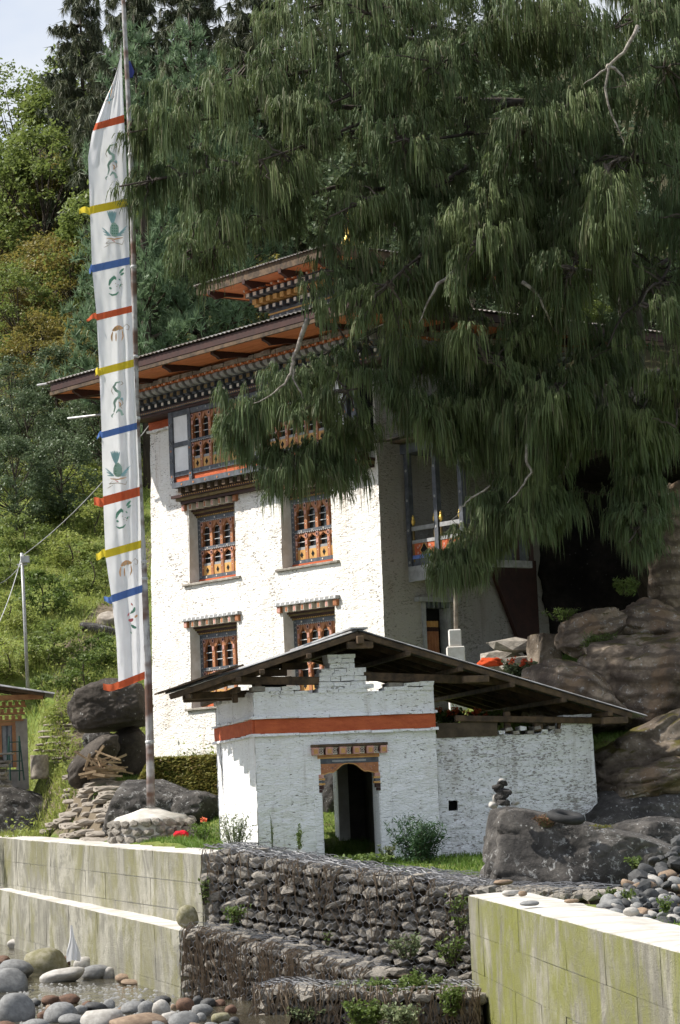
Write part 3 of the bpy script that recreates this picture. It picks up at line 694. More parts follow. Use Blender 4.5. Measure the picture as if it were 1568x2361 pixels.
# lantern storey
LX0, LX1, LY0, LY1, LZ0, LZ1 = 2.35, 5.35, 2.45, 5.6, 11.9, 12.78
b = MB(); b.box(LX0, LX1, LY0, LY1, LZ0, LZ1 + .6); lan = mput(b, 'roof_lantern', MT['slatep'])
tag(lan, 'small painted roof lantern with gilded finial')
x = LX0 + .2
while x < LX1 - .5:
    b = MB(); b.box(x, x + .5, LY0 - .03, LY0 + .02, 12.15, 12.52, 0)
    for q in range(5): disc(b, x + .06 + .095 * q, LY0 - .03, 12.44 if q % 2 else 12.40, .05, 8, 1, .012)
    b.box(x + .0, x + .07, LY0 - .05, LY0 - .03, 12.15, 12.38, 1); b.box(x + .43, x + .5, LY0 - .05, LY0 - .03, 12.15, 12.38, 1)
    disc(b, x + .25, LY0 - .03, 12.25, .12, 12, 2, .01)
    b.build('painted_panel', [MT['ochre'], MT['pinkp'], MT['bluep']], lan); disc_ = None
    x += .62
b = MB(); dots(b, LX0, LX1, LY0 - .002, 12.6, .3, .04, 0); b.box(LX0 - .02, LX1 + .02, LY0 - .03, LY0, 12.66, 12.70, 1); b.build('painted_trim', [MT['greyp'], MT['yellowp']], lan)
def cornice2(z):
    r = MB(); n = 11
    for i in range(n + 1):
        u = lerp(LX0 - .1, LX1 + .1, i / n)
        r.box(u - .07, u + .07, LY0 - .22, LY0 + .3, z, z + .12, 0); r.box(u - .05, u + .05, LY0 - .227, LY0 - .22, z + .015, z + .105, 1)
        r.box(u - .08, u + .08, LY0 - .42, LY0 + .3, z + .16, z + .29, 3); r.box(u - .1, u + .1, LY0 - .62, LY0 + .3, z + .31, z + .43, 0); r.box(u - .06, u + .06, LY0 - .627, LY0 - .62, z + .325, z + .42, 1)
        r.box(u - .06, u + .06, LY0 - .72, LY0 + .3, z + .45, z + .5, 2); disc(r, u, LY0 - .73, z + .47, .03, 8, 1, .02)
    for i in range(13):
        u = lerp(LY0 - .1, LY1, i / 12.)
        for k_, (o, a, c) in enumerate(((.22, 0, .12), (.42, .16, .29), (.62, .31, .43), (.72, .45, .5))):
            r.box(LX0 - o, LX0 + .1, u - .07, u + .07, z + a, z + c, (0, 3, 0, 2)[k_]); r.box(LX1 - .1, LX1 + o, u - .07, u + .07, z + a, z + c, (0, 3, 0, 2)[k_])
    r.build('bracket_row', [MT['slatep'], MT['creamp'], MT['orange'], MT['yellowp']], lan)
cornice2(12.78)
LE = 13.32; lx0, lx1, ly0, ly1 = LX0 - 1.3, LX1 + 1.3, LY0 - 1.35, LY1 + 1.3
b = MB(); b.box(lx0, lx1, ly0, ly1, LE, LE + .03); b.build('soffit', MT['orange'], lan)
b = MB()
for a, c in (((lx0, ly0), (lx1, ly0)), ((lx0, ly1), (lx0, ly0)), ((lx1, ly0), (lx1, ly1))):
    b.beam((a[0], a[1], LE + .1), (c[0], c[1], LE + .1), .06, .24)
b.build('fascia', MT['oldwood'], lan)
for x in (1.6, 3.1, 4.6, 6.1): bracket((x, LY0 - .3, LE - .004), (0, -1, 0), 1.1, lan)
b = MB(); pk = ((lx0 + lx1) / 2, (ly0 + ly1) / 2, 14.1); p = [(lx0 - .1, ly0 - .1, LE + .24), (lx1 + .1, ly0 - .1, LE + .24), (lx1 + .1, ly1 + .1, LE + .24), (lx0 - .1, ly1 + .1, LE + .24)]
for i in range(4): corr(b, p[i], p[(i + 1) % 4], pk, pk, 90, .015)
b.build('lantern_roof', MT['rustroof'], lan)
b = MB(); b.lathe([(.2, 13.95), (.22, 14.12), (.12, 14.2), (.15, 14.3), (.22, 14.44), (.2, 14.58), (.09, 14.68), (.11, 14.76), (.15, 14.86), (.1, 14.98), (.045, 15.04), (.035, 15.18), (.01, 15.38)], 16, (pk[0], pk[1], 0))
b.build('gilded_finial', MT['gold'], lan, smooth=True)
# timber balcony on the shaded right side
bx0, bx1, by0, by1, bz0, bz1 = MW - .1, MW + 1.95, .85, 2.9, 5.36, 8.0
b = MB(); b.box(bx0, bx1 - .04, by0 + .02, by1, bz0, bz0 + .16); bal = mput(b, 'balcony', MT['slatep'])
tag(bal, 'grey timber balcony with painted railing on the shaded side wall')
b = MB(); b.beam((bx0, by0 + .03, bz0 - .1), (bx1, by0 + .03, bz0 - .1), .12, .2); b.beam((bx1 - .05, by0 + .02, bz0 - .08), (bx1 - .05, by1, bz0 - .08), .12, .16); b.beam((bx0 + .0, by0 + .03, bz0 - .28), (bx0 + 1.2, by0 + .03, bz0 - .26), .12, .16); b.build('bearer', MT['greyp'], bal)
for (x, y) in ((bx0 + .15, by0 + .03), (bx0 + 1.12, by0 + .03), (bx1 - .06, by0 + .03), (bx1 - .06, by0 + 1.6), (bx1 - .06, by1)):
    m = MB(); m.box(x - .065, x + .065, y - .065, y + .065, bz0 + .003, bz1, 0)
    for zz in (5.45, 6.2, 6.9, 7.6): disc(m, x, y - .066, zz, .035, 8, 1)
    m.build('post', [MT['slatep'] if y < by0 + 1 else MT['maroon'], MT['greyp']], bal)
for k_, (x0, x1) in enumerate(((bx0 + .22, bx0 + 1.05), (bx0 + 1.19, bx1 - .13))):
    y = by0 + .03
    m = MB(); m.box(x0, x1, y - .03, y + .03, bz0 + .52, bz0 + .60); m.box(x0, x1, y - .03, y + .03, bz0 + .82, bz0 + .92); m.build('rail', MT['greyp'], bal)
    m = MB(); m.box(x0, x1, y - .015, y + .015, bz0 + .18, bz0 + .52, 0); c = (x0 + x1) / 2
    star(m, c, y - .016, bz0 + .35, .19, 1, .006); star(m, c, y - .022, bz0 + .35, .15, 2, .006)
    m.box(x0, x1, y - .03, y - .016, bz0 + .165, bz0 + .25, 3)
    for q in range(10):
        a = random.uniform(0, 6.28); disc(m, c + .26 * math.cos(a), y - .015, bz0 + .36 + .13 * math.sin(a), .03, 8, 4, .004)
    m.build('railing_panel', [MT['ochre'], MT['yellowp'], MT['black'], MT['bluep'], MT['pinkp']], bal)
    for xx in (x0 + .04, x1 - .04):
        m = MB(); m.tube([(xx, y, bz0 + .1), (xx, y, bz0 + .95)], .03, 6); bl = m.build('baluster', MT['olive'], bal)
        m = MB(); m.lathe([(.02, .95), (.045, 1.0), (.05, 1.05), (.03, 1.1), (.035, 1.13), (.005, 1.2)], 8, (xx, y, bz0)); m.build('finial', MT['gold'], bl)
m = MB(); m.box(bx1 - .09, bx1 - .05, by0 + .15, by1, bz0 + .16, bz0 + .6, 0); m.box(bx1 - .10, bx1 - .04, by0 + .15, by1, bz0 + .82, bz0 + .92, 0); m.build('front_railing', MT['slatep'], bal)
m = MB(); m.box(bx0, bx1 + .12, by0 - .08, by1 + .1, bz1, bz1 + .22); m.build('balcony_lintel', MT['slatep'], bal)
m = MB(); m.box(bx0, bx1 + .5, by0 - .35, by1 + .4, bz1 + .24, bz1 + .3); m.build('balcony_roof', MT['oldwood'], bal)
# door with curtain on the side wall
xw = MW - bat(3.5)
m = MB(); m.box(xw - .6, xw - .3, RD[0], RD[1], RD[2], RD[3]); door = mput(m, 'door', MT['black']); tag(door, 'dark side doorway with a yellow and orange curtain')
m = MB(); m.box(xw - .2, xw + .14, RD[0] - .2, RD[1] + .25, RD[3], RD[3] + .1); m.box(xw - .25, xw + .05, RD[0], RD[0] + .09, RD[2], RD[3] - .003); m.box(xw - .25, xw + .05, RD[1] - .09, RD[1], RD[2], RD[3] - .003); m.build('door_frame', MT['greyp'], door)
for q in range(5):
    m = MB(); y = RD[0] + .12 + q * .145; m.box(xw - .25, xw + .1, y, y + .07, RD[3] - .14, RD[3] - .005); m.build('dentil', MT['slatep'], door)
m = MB(); n = 26
for i in range(n):
    y0_, y1_ = lerp(RD[0] + .09, RD[0] + .58, i / n), lerp(RD[0] + .09, RD[0] + .58, (i + 1) / n); o0, o1 = .03 * math.sin(i * 1.3), .03 * math.sin((i + 1) * 1.3)
    for (za, zb, mi) in ((3.98, 4.12, 1), (3.88, 3.98, 2), (3.35, 3.88, 0)): m.add([(xw - .12 + o0, y0_, za), (xw - .12 + o1, y1_, za), (xw - .12 + o1, y1_, zb), (xw - .12 + o0, y0_, zb)], [(0, 1, 2, 3)], mi)
m.build('curtain', [MT['orange2'], MT['yellowp'], MT['maroon']], door)
# leaning red-painted stair flank beyond the balcony
m = MB(); m.prism([(3.2, 5.6), (4.2, 3.4), (4.75, 3.2), (4.75, 5.6)], lambda a, c, t: (xw + .03 + t, a, c), 0, .12); mput(m, 'red_flank_wall', MT['maroon'], fix=True)
# ------------------------------------------------------------------ gatehouse
random.seed(31)
GA = R(12); go = at(597, 1950, 47.5)
gh = thing('gatehouse', 'low whitewashed stone gatehouse with red band, painted doorway and open gable roof', 'gatehouse', (go.x, go.y, -1.3), GA)
GL = (0, 0, 1.3)
def gput(mb, name, mats, parent=None, **kw):
    if parent is None or parent is gh: kw['loc'] = GL; parent = gh
    return mb.build(name, mats, parent, **kw)
GW, GD, GT = 3.48, 4.6, 2.07; DR = (1.17, 2.40, -1.6, 1.02)
b = MB()
rough_wall(b, cuts(0, GW, .07, DR[:2]), cuts(-1.6, GT, .07, [DR[3]]), [DR], lambda u, z, d: (u, -d * 1.2, z), .022, 11.0)
rough_wall(b, cuts(0, GD, .08, []), cuts(-1.6, GT, .08, []), [], lambda u, z, d: (-d * 1.2, GD - u, z), .022, 14.0)
rough_wall(b, cuts(0, GD, .2, []), cuts(-1.6, GT, .2, []), [], lambda u, z, d: (GW + d, u, z), .022, 15.0)
BD = (1.30, 2.40, -1.6, .85)
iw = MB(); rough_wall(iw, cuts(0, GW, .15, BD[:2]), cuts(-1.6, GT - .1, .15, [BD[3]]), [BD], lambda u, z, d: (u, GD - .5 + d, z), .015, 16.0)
rough_wall(b, cuts(0, GW, .3, BD[:2]), cuts(-1.6, GT - .1, .3, [BD[3]]), [BD], lambda u, z, d: (u, GD + d, z), .01, 17.0)
T_ = .55
b.add([(0, 0, GT), (GW, 0, GT), (GW, T_, GT), (0, T_, GT)], [(0, 1, 2, 3)]); b.add([(0, T_, GT), (T_, T_, GT), (T_, GD, GT), (0, GD, GT)], [(0, 1, 2, 3)])
b.add([(GW - T_, T_, GT), (GW, T_, GT), (GW, GD, GT), (GW - T_, GD, GT)], [(0, 1, 2, 3)])
b.add([(BD[1], GD, -1.6), (BD[1], GD - .5, -1.6), (BD[1], GD - .5, BD[3]), (BD[1], GD, BD[3])], [(0, 1, 2, 3)]); b.add([(BD[0], GD - .5, -1.6), (BD[0], GD, -1.6), (BD[0], GD, BD[3]), (BD[0], GD - .5, BD[3])], [(0, 1, 2, 3)])
b.add([(BD[0], GD - .5, BD[3]), (BD[1], GD - .5, BD[3]), (BD[1], GD, BD[3]), (BD[0], GD, BD[3])], [(0, 3, 2, 1)])
# inside faces
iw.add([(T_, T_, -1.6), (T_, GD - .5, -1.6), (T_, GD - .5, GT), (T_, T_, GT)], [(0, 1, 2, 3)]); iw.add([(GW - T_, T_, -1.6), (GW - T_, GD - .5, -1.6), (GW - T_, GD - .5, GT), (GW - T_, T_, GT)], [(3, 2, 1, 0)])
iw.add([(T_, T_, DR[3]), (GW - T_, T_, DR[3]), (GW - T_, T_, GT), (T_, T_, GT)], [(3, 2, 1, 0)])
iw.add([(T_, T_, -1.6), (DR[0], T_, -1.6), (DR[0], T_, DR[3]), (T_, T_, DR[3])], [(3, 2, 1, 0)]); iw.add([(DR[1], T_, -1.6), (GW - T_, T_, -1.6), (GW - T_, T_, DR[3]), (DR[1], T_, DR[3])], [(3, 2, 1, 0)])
gput(iw, 'inner_wall', MT['shadeplaster'])
b2 = MB(); b2.box(BD[1] - .02, BD[1] + .2, GD - .56, GD - .46, -1.6, BD[3]); gput(b2, 'back_jamb', MT['plaster'])
gw = gput(b, 'wall', MT['white2'])
# plastered door reveals
b = MB()
for x0, x1 in ((DR[0] - .10, DR[0] + .07), (DR[1] - .07, DR[1] + .17)): b.box(x0, x1, -.025, T_ + .02, -1.6, .93)
b.box(DR[0] + .07, DR[1] - .07, .3, T_ + .02, .86, 1.05)
gput(b, 'door_jamb', MT['white2'], bevel=.02)
# room ceiling keeps the inside dark
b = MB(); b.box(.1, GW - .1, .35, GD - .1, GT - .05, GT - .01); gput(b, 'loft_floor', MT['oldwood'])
# red band and drip courses, front and side
def band(p, q, nrm, z0, z1):
    p, q = Vector(p), Vector(q); d = (q - p); L = d.length; d.normalize(); nn = Vector(nrm)
    m = MB(); K = int(L / .12); vs = []
    for i in range(K + 1):
        s_ = L * i / K
        for z, o in ((z0, .0), (z0, .035), ((z0 + z1) / 2, .042), (z1, .035), (z1, 0)):
            w_ = .012 * noise.noise(Vector((s_ * 2.3, z * 2, nn.x))); vs.append(p + d * s_ + nn * (o + w_ if o else -.1) + Vector((0, 0, z + .018 * noise.noise(Vector((s_ * 1.3, 3, nn.x))))))
    fs = [(i * 5 + j, (i + 1) * 5 + j, (i + 1) * 5 + j + 1, i * 5 + j + 1) for i in range(K) for j in range(4)]
    fs += [(0, 1, 2, 3, 4), tuple(K * 5 + j for j in (4, 3, 2, 1, 0))]
    m.add(vs, fs); gput(m, 'red_band', MT['ochre'], fix=True)
    for z in (z0 - .05, z1 + .005):
        s_ = -.04
        while s_ < L:
            l = random.uniform(.22, .5); e = min(L + .04, s_ + l - .006); m = MB()
            zz = z + .018 * noise.noise(Vector((s_ * 1.3, 3, nn.x))); o = .085 + random.uniform(-.02, .02); h = random.uniform(.035, .055)
            a = p + d * s_ + Vector((0, 0, zz)); c = p + d * e + Vector((0, 0, zz + random.uniform(-.006, .006))); 
            m.add([a - nn * .1, c - nn * .1, c + nn * o, a + nn * (o + random.uniform(-.02, .02))] + [k_ + Vector((0, 0, h)) for k_ in (a - nn * .1, c - nn * .1, c + nn * (o - .02), a + nn * (o - .015))], [(3, 2, 1, 0), (4, 5, 6, 7), (0, 1, 5, 4), (1, 2, 6, 5), (2, 3, 7, 6), (3, 0, 4, 7)])
            gput(m, 'drip_stone', MT['white2'], fix=True); s_ += l
band((0, 0, 0), (GW, 0, 0), (0, -1, 0), 1.335, 1.605)
band((0, GD, 0), (0, 0, 0), (-1, 0, 0), 1.335, 1.605)
# loose capping stones along the wall head
def capstones(x0, x1, y0, y1, z, rows, name='cap_stone', along='x', miss=.1):
    for r_ in range(rows):
        s_ = x0 if along == 'x' else y0; e_ = x1 if along == 'x' else y1
        while s_ < e_ - .05:
            l = random.uniform(.14, .36); e = min(e_, s_ + l - .012); h = random.uniform(.055, .085)
            if random.random() > miss * (r_ + .3):
                m = MB(); zz = z + r_ * .075; o = random.uniform(-.03, .02)
                if along == 'x': m.box(s_, e, y0 + o, y1 + random.uniform(-.05, .05), zz, zz + h, 0, .012)
                else: m.box(x0 + o, x1 + random.uniform(-.05, .05), s_, e, zz, zz + h, 0, .012)
                gput(m, name, MT['white2'] if random.random() > .12 else MT['gstone'])
            s_ += l
capstones(.0, GW, -.02, .5, GT - .01, 2, miss=.28); capstones(-.02, .5, .5, GD, GT - .01, 1, along='y', miss=.2)
# stepped gable pier of stacked stones
for (x0, x1, z0, z1) in ((1.27, 2.18, GT + .01, 2.28), (1.30, 2.16, 2.28, 2.52), (1.46, 1.98, 2.52, 2.8)):
    z = z0
    while z < z1 - .03:
        h = random.uniform(.07, .1); s_ = x0 + random.uniform(-.03, .03)
        while s_ < x1 - .06:
            l = random.uniform(.16, .34); e = min(x1 + random.uniform(-.02, .03), s_ + l - .008)
            m = MB(); m.box(s_, e, random.uniform(-.02, .015), .5, z, min(z1, z + h - .004), 0, .008); gput(m, 'pier_stone', MT['white2']); s_ += l
        z += h
# painted door head
b = MB(); b.box(1.05, 2.52, -.11, .3, 1.045, 1.10); dh = gput(b, 'door_head', MT['oldwood'], bevel=.01); tag(dh, 'painted timber door head with carved orange valance')
dh_l = lambda m, n_, mats: m.build(n_, mats, dh)
for i in range(6):
    x = 1.06 + (2.50 - .13 - 1.06) * i / 5
    m = MB(); m.box(x, x + .13, -.13, .3, .90, 1.042, 0); m.box(x + .028, x + .102, -.137, -.13, .925, 1.01, 1); dh_l(m, 'joist_end', [MT['pinkp'], MT['yellowp']])
    if i < 5:
        x2 = x + .13; x3 = 1.06 + (2.50 - .13 - 1.06) * (i + 1) / 5
        m = MB(); m.box(x2 + .003, x3 - .035, -.06, .25, .905, 1.04, 0)
        cx_, cz_ = (x2 + x3 - .03) / 2, .972
        for q in range(8): disc(m, cx_ + .038 * math.cos(q * .785), -.06, cz_ + .038 * math.sin(q * .785), .011, 6, 1, .004)
        disc(m, cx_, -.06, cz_, .016, 8, 1, .004); dh_l(m, 'painted_panel', [MT['creamp'], MT['maroon']])
m = MB(); m.box(1.17, 2.36, -.03, .3, .83, .898, 0); m.box(1.17, 2.36, -.045, .25, .862, .878, 1); m.box(1.17, 2.36, -.02, .3, .735, .828, 2); m.box(1.45, 2.1, -.024, -.02, .765, .795, 3); dh_l(m, 'moulding', [MT['yellowp'], MT['orange2'], MT['slatep'], MT['greyp']])
pts = [(0, .50), (.09, .49), (.14, .51), (.19, .525), (.24, .52), (.29, .56), (.33, .60), (.37, .64), (.42, .67), (.5, .685)]
pts = pts + [(1 - a, c) for a, c in pts[-2::-1]]
m = MB()
for (a, c), (d, e) in zip(pts, pts[1:]):
    xa, xb = lerp(1.19, 2.35, a), lerp(1.19, 2.35, d); za, zb_ = c + .04, e + .04
    m.add([(xa, -.015, za), (xb, -.015, zb_), (xb, -.015, .733), (xa, -.015, .733), (xa, .06, za), (xb, .06, zb_), (xb, .06, .733), (xa, .06, .733)], [(0, 1, 2, 3), (0, 4, 5, 1), (7, 6, 5, 4)], 0)
    m.add([(xa, -.019, za), (xb, -.019, zb_), (xb, -.019, zb_ + .018), (xa, -.019, za + .018)], [(0, 1, 2, 3)], 1)
for q in range(40):
    x = random.uniform(1.22, 2.32); u = (x - 1.19) / 1.16
    if abs(u - .5) > .2: disc(m, x, -.016, random.uniform(.6, .71), .009, 5, random.choice((2, 3)), .003)
dh_l(m, 'carved_valance', [MT['orange2'], MT['yellowp'], MT['slatep'], MT['pinkp']])
for sx, x0 in ((1, 1.18), (-1, 2.36)):
    m = MB()
    for i, (z0, z1, w_, mi) in enumerate(((.47, .535, .10, 2), (.43, .465, .12, 0), (.38, .425, .10, 1), (.34, .375, .12, 0), (.26, .335, .09, 3), (.20, .255, .06, 3))):
        a, c = sorted((x0, x0 + sx * w_)); m.box(a, c, -.03, .1, z0, z1, mi)
    dh_l(m, 'corbel', [MT['yellowp'], MT['slatep'], MT['pinkp'], MT['maroon']])
# roof
RX, RZ = 1.98, 3.16; LX, LZ = -1.72, 2.08; QX, QZ = 7.55, 1.36; FY, BYr = -.45, 5.7
def roofz(x): return lerp(RZ, LZ, (RX - x) / (RX - LX)) if x < RX else lerp(RZ, QZ, (x - RX) / (QX - RX))
ELX = lambda y: LX + .2 * (y - FY)
b = MB(); corr(b, (LX, FY, LZ + .06), (ELX(BYr), BYr, roofz(ELX(BYr)) + .06), (RX, BYr, RZ + .06), (RX, FY, RZ + .06), 84, .015); 
grf = gput(b, 'roof', MT['metal']); tag(grf, 'low gable roof of old metal sheets on rough rafters')
n_sh = 7
for i in range(n_sh):
    y0_, y1_ = lerp(FY, BYr, i / n_sh) - .03, lerp(FY, BYr, (i + 1) / n_sh) + .03
    m = MB(); dz = .05 + .012 * (i % 2); corr(m, (QX, y0_, QZ + dz), (QX, y1_, QZ + dz), (RX, y1_, RZ + dz), (RX, y0_, RZ + dz), 14, .012)
    m.build('roof_sheet', MT['metal'], grf)
m = MB(); m.beam((RX, FY - .03, RZ + .075), (RX, BYr, RZ + .075), .34, .03); m.build('ridge_cap', MT['metal'], grf)
def rafter(y, w_, h_, x0=None, x1=QX, dz=-.04):
    x0 = ELX(y)
    m = MB(); m.beam((x0 + .08, y, roofz(x0 + .08) + dz), (RX, y, RZ + dz), w_, h_); m.build('rafter', MT['oldwood'], grf, bevel=.008)
    m = MB(); m.beam((RX, y, RZ + dz), (x1 - .3, y, roofz(x1 - .3) + dz), w_, h_); m.build('rafter', MT['oldwood'], grf, bevel=.008)
for y in (FY + .05, .75, 1.6, 2.5, 3.4, 4.3, 5.1, BYr - .1): rafter(y, .075 if y > 0 else .09, .11)
for x in (-.35, .1, 1.0, 2.9, 3.9, 4.9, 5.9, 6.8):
    m = MB(); z = roofz(x) - .135; m.beam((x, FY - .05, z), (x, BYr, z), .10, .09); m.build('purlin', MT['oldwood'], grf, bevel=.01)
m = MB(); m.beam((RX, FY - .12, RZ - .15), (RX, BYr, RZ - .15), .13, .15); m.build('ridge_beam', MT['oldwood'], grf, bevel=.01)
# shingles at the left eave
y = FY - .1; x = LX - .02
for i in range(9):
    for j in range(3):
        y0 = FY - .12 + i * .58; x0 = ELX(y0) - .1 + j * .42 + random.uniform(-.05, .05)
        m = MB(); zz = lambda q: roofz(q) + .085 + .012 * j
        m.add([(x0, y0, zz(x0)), (x0 + .6, y0 + random.uniform(-.02, .02), zz(x0 + .6)), (x0 + .6, y0 + .55, zz(x0 + .6)), (x0 + random.uniform(-.06, .06), y0 + .55, zz(x0)), (x0, y0, zz(x0) + .03), (x0 + .6, y0, zz(x0 + .6) + .03), (x0 + .6, y0 + .55, zz(x0 + .6) + .03), (x0, y0 + .55, zz(x0) + .03)], [(3, 2, 1, 0), (4, 5, 6, 7), (0, 1, 5, 4), (1, 2, 6, 5), (2, 3, 7, 6), (3, 0, 4, 7)])
        m.build('wooden_shingle', MT['oldwood'], grf)
# tie beams, props and end beams
for nm, p, q, w_, h_ in (('tie_beam', (-.55, .12, 2.36), (1.3, .12, 2.30), .15, .15), ('tie_beam', (2.1, .15, 2.36), (5.4, .15, 2.16), .14, .16), ('tie_beam', (-1.2, .9, 2.12), (.4, .9, 2.14), .13, .13), ('tie_beam', (-1.0, 2.2, 2.12), (.5, 2.2, 2.14), .12, .12), ('purlin', (-1.3, -.45, roofz(-1.3) - .14), (-.2, BYr, roofz(-.2) - .14), .1, .09),
                           ('wall_plate', (-.25, .2, 2.19), (-.25, GD, 2.12), .11, .1), ('prop', (.12, .12, GT), (.1, .12, 2.3), .14, .14), ('prop', (-.28, .4, 1.95), (-.28, .4, 2.12), .1, .1), ('wall_plate', (3.9, .1, 1.50), (6.8, .1, 1.36), .12, .12), ('prop', (5.55, .15, 1.2), (5.55, .15, 1.5), .16, .12), ('prop', (4.95, .2, 1.2), (4.95, .2, 1.6), .12, .12), ('prop', (6.1, .2, 1.2), (6.1, .2, 1.42), .3, .12)):
    m = MB(); m.beam(p, q, w_, h_, (0, 0, 1) if abs(p[2] - q[2]) < .5 * abs(p[0] - q[0]) + .5 * abs(p[1] - q[1]) else (0, 1, 0)); m.build(nm, MT['oldwood'], grf, bevel=.012)
for x, y in ((.95, .8), (.55, .8), (2.0, -.35), (4.2, -.42), (6.9, -.42)):
    m = MB(); m.beam((x - .25, y, roofz(x) - .23), (x + .25, y, roofz(x) - .23), .16, .13); m.build('short_block', MT['oldwood'], grf, bevel=.01)
# dark stone lump seen inside the roof space
m = MB()
for i in range(26):
    x = random.uniform(.55, 1.15); y = random.uniform(2.4, 3.0); z = 2.02 + .1 * (i // 6); m.box(x - .15, x + .15, y - .2, y + .2, z, z + .1, 0, .02)
gput(m, 'loft_stones', MT['black'])
# ------------------------------------------------------------------ annex wall right of the gatehouse
an = thing('annex_wall', 'worn whitewashed stone wall under the long right roof slope', 'wall', (go.x, go.y, -1.3), GA)
HL = (3.70, 3.88, -.24, -.05); b = MB()
AX0, AX1 = 3.5, 6.62
def atop(u): return 1.22 + .05 * noise.noise(Vector((u * 2, 0, 0))) + (.28 if u > 6.05 else 0) - (.06 if 4.7 < u < 5.8 else 0)
us = cuts(AX0, AX1, .07, HL[:2]); zs = cuts(-1.6, 1.15, .07, HL[2:])
rough_wall(b, us, zs, [HL], lambda u, z, d: (u + (.02 * (1.15 - z) if u > 6.5 else 0), .12 - d * 1.5, z), .022, 21.0)
for a, c in zip(us, us[1:]):
    za, zc = atop(a), atop(c); b.add([(a, .12, 1.15), (c, .12, 1.15), (c, .13, zc), (a, .13, za), (c, .55, zc), (a, .55, za)], [(0, 1, 2, 3), (3, 2, 4, 5)])
b.add([(AX1 + .05, .12, -1.6), (AX1 + .05, .6, -1.6), (AX1, .6, 1.15), (AX1, .12, 1.15)], [(0, 1, 2, 3)]); b.add([(AX1, .12, 1.15), (AX1, .6, 1.15), (AX1, .6, 1.5), (AX1, .12, 1.5)], [(0, 1, 2, 3)])
b.add([(AX0, .6, -1.6), (AX1, .6, -1.6), (AX1, .6, 1.2), (AX0, .6, 1.2)], [(3, 2, 1, 0)])
b.build('wall_face', MT['white3'], an, loc=GL)
m = MB(); m.box(HL[0] - .01, HL[1] + .01, .3, .5, HL[2] - .01, HL[3] + .01); m.build('vent_hole', MT['black'], an, loc=GL)
m = MB(); m.box(3.53, 4.72, .09, .16, 1.14, 1.42); o = m.build('mud_plaster_strip', MT['earth'], an, loc=GL)
for i in range(9):
    x = 4.75 + i * .14; m = MB(); m.box(x, x + .12, .07, .5, 1.16 + .07 * (i % 2), 1.23 + .07 * (i % 2), 0, .015); m.build('cap_stone', MT['gstone'] if i % 3 else MT['white3'], an, loc=GL)
# ------------------------------------------------------------------ gabions
MT['slab'] = plain('step_slab_stone', (.36, .32, .27), (.2, .17, .14), 4, .9, .5, rnd=.3)
random.seed(41)
def stone_mesh(name, seed, sub, rough, planes, mat, smooth=True, box=0.0):
    bm = bmesh.new(); bmesh.ops.create_icosphere(bm, subdivisions=sub, radius=1.0)
    rnd = random.Random(seed); pl = [(Vector((rnd.gauss(0, 1), rnd.gauss(0, 1), rnd.gauss(0, 1))).normalized(), rnd.uniform(.55, .9)) for _ in range(planes)]
    for v_ in bm.verts:
        p = v_.co.copy()
        if box:
            m = max(abs(p.x), abs(p.y), abs(p.z)); p = p.lerp(p / m * .86, box)
        p *= 1 + rough * fbm(p, 1.1, 4, seed * 3.7)
        for n_, d_ in pl:
            q = p.dot(n_) - d_
            if q > 0: p -= n_ * q * .85
        v_.co = p
    me = bpy.data.meshes.new(name); bm.to_mesh(me); bm.free(); me.materials.append(mat)
    me.polygons.foreach_set('use_smooth', [smooth] * len(me.polygons)); return me
GST = [stone_mesh('gabion_stone', 100 + i, 2 if i % 2 else 1, .28, 4, MT['gstone'], False, .75) for i in range(9)]
GSTP = [stone_mesh('slab_stone', 150 + i, 2, .13, 2, MT['slab'], False, .9) for i in range(5)]
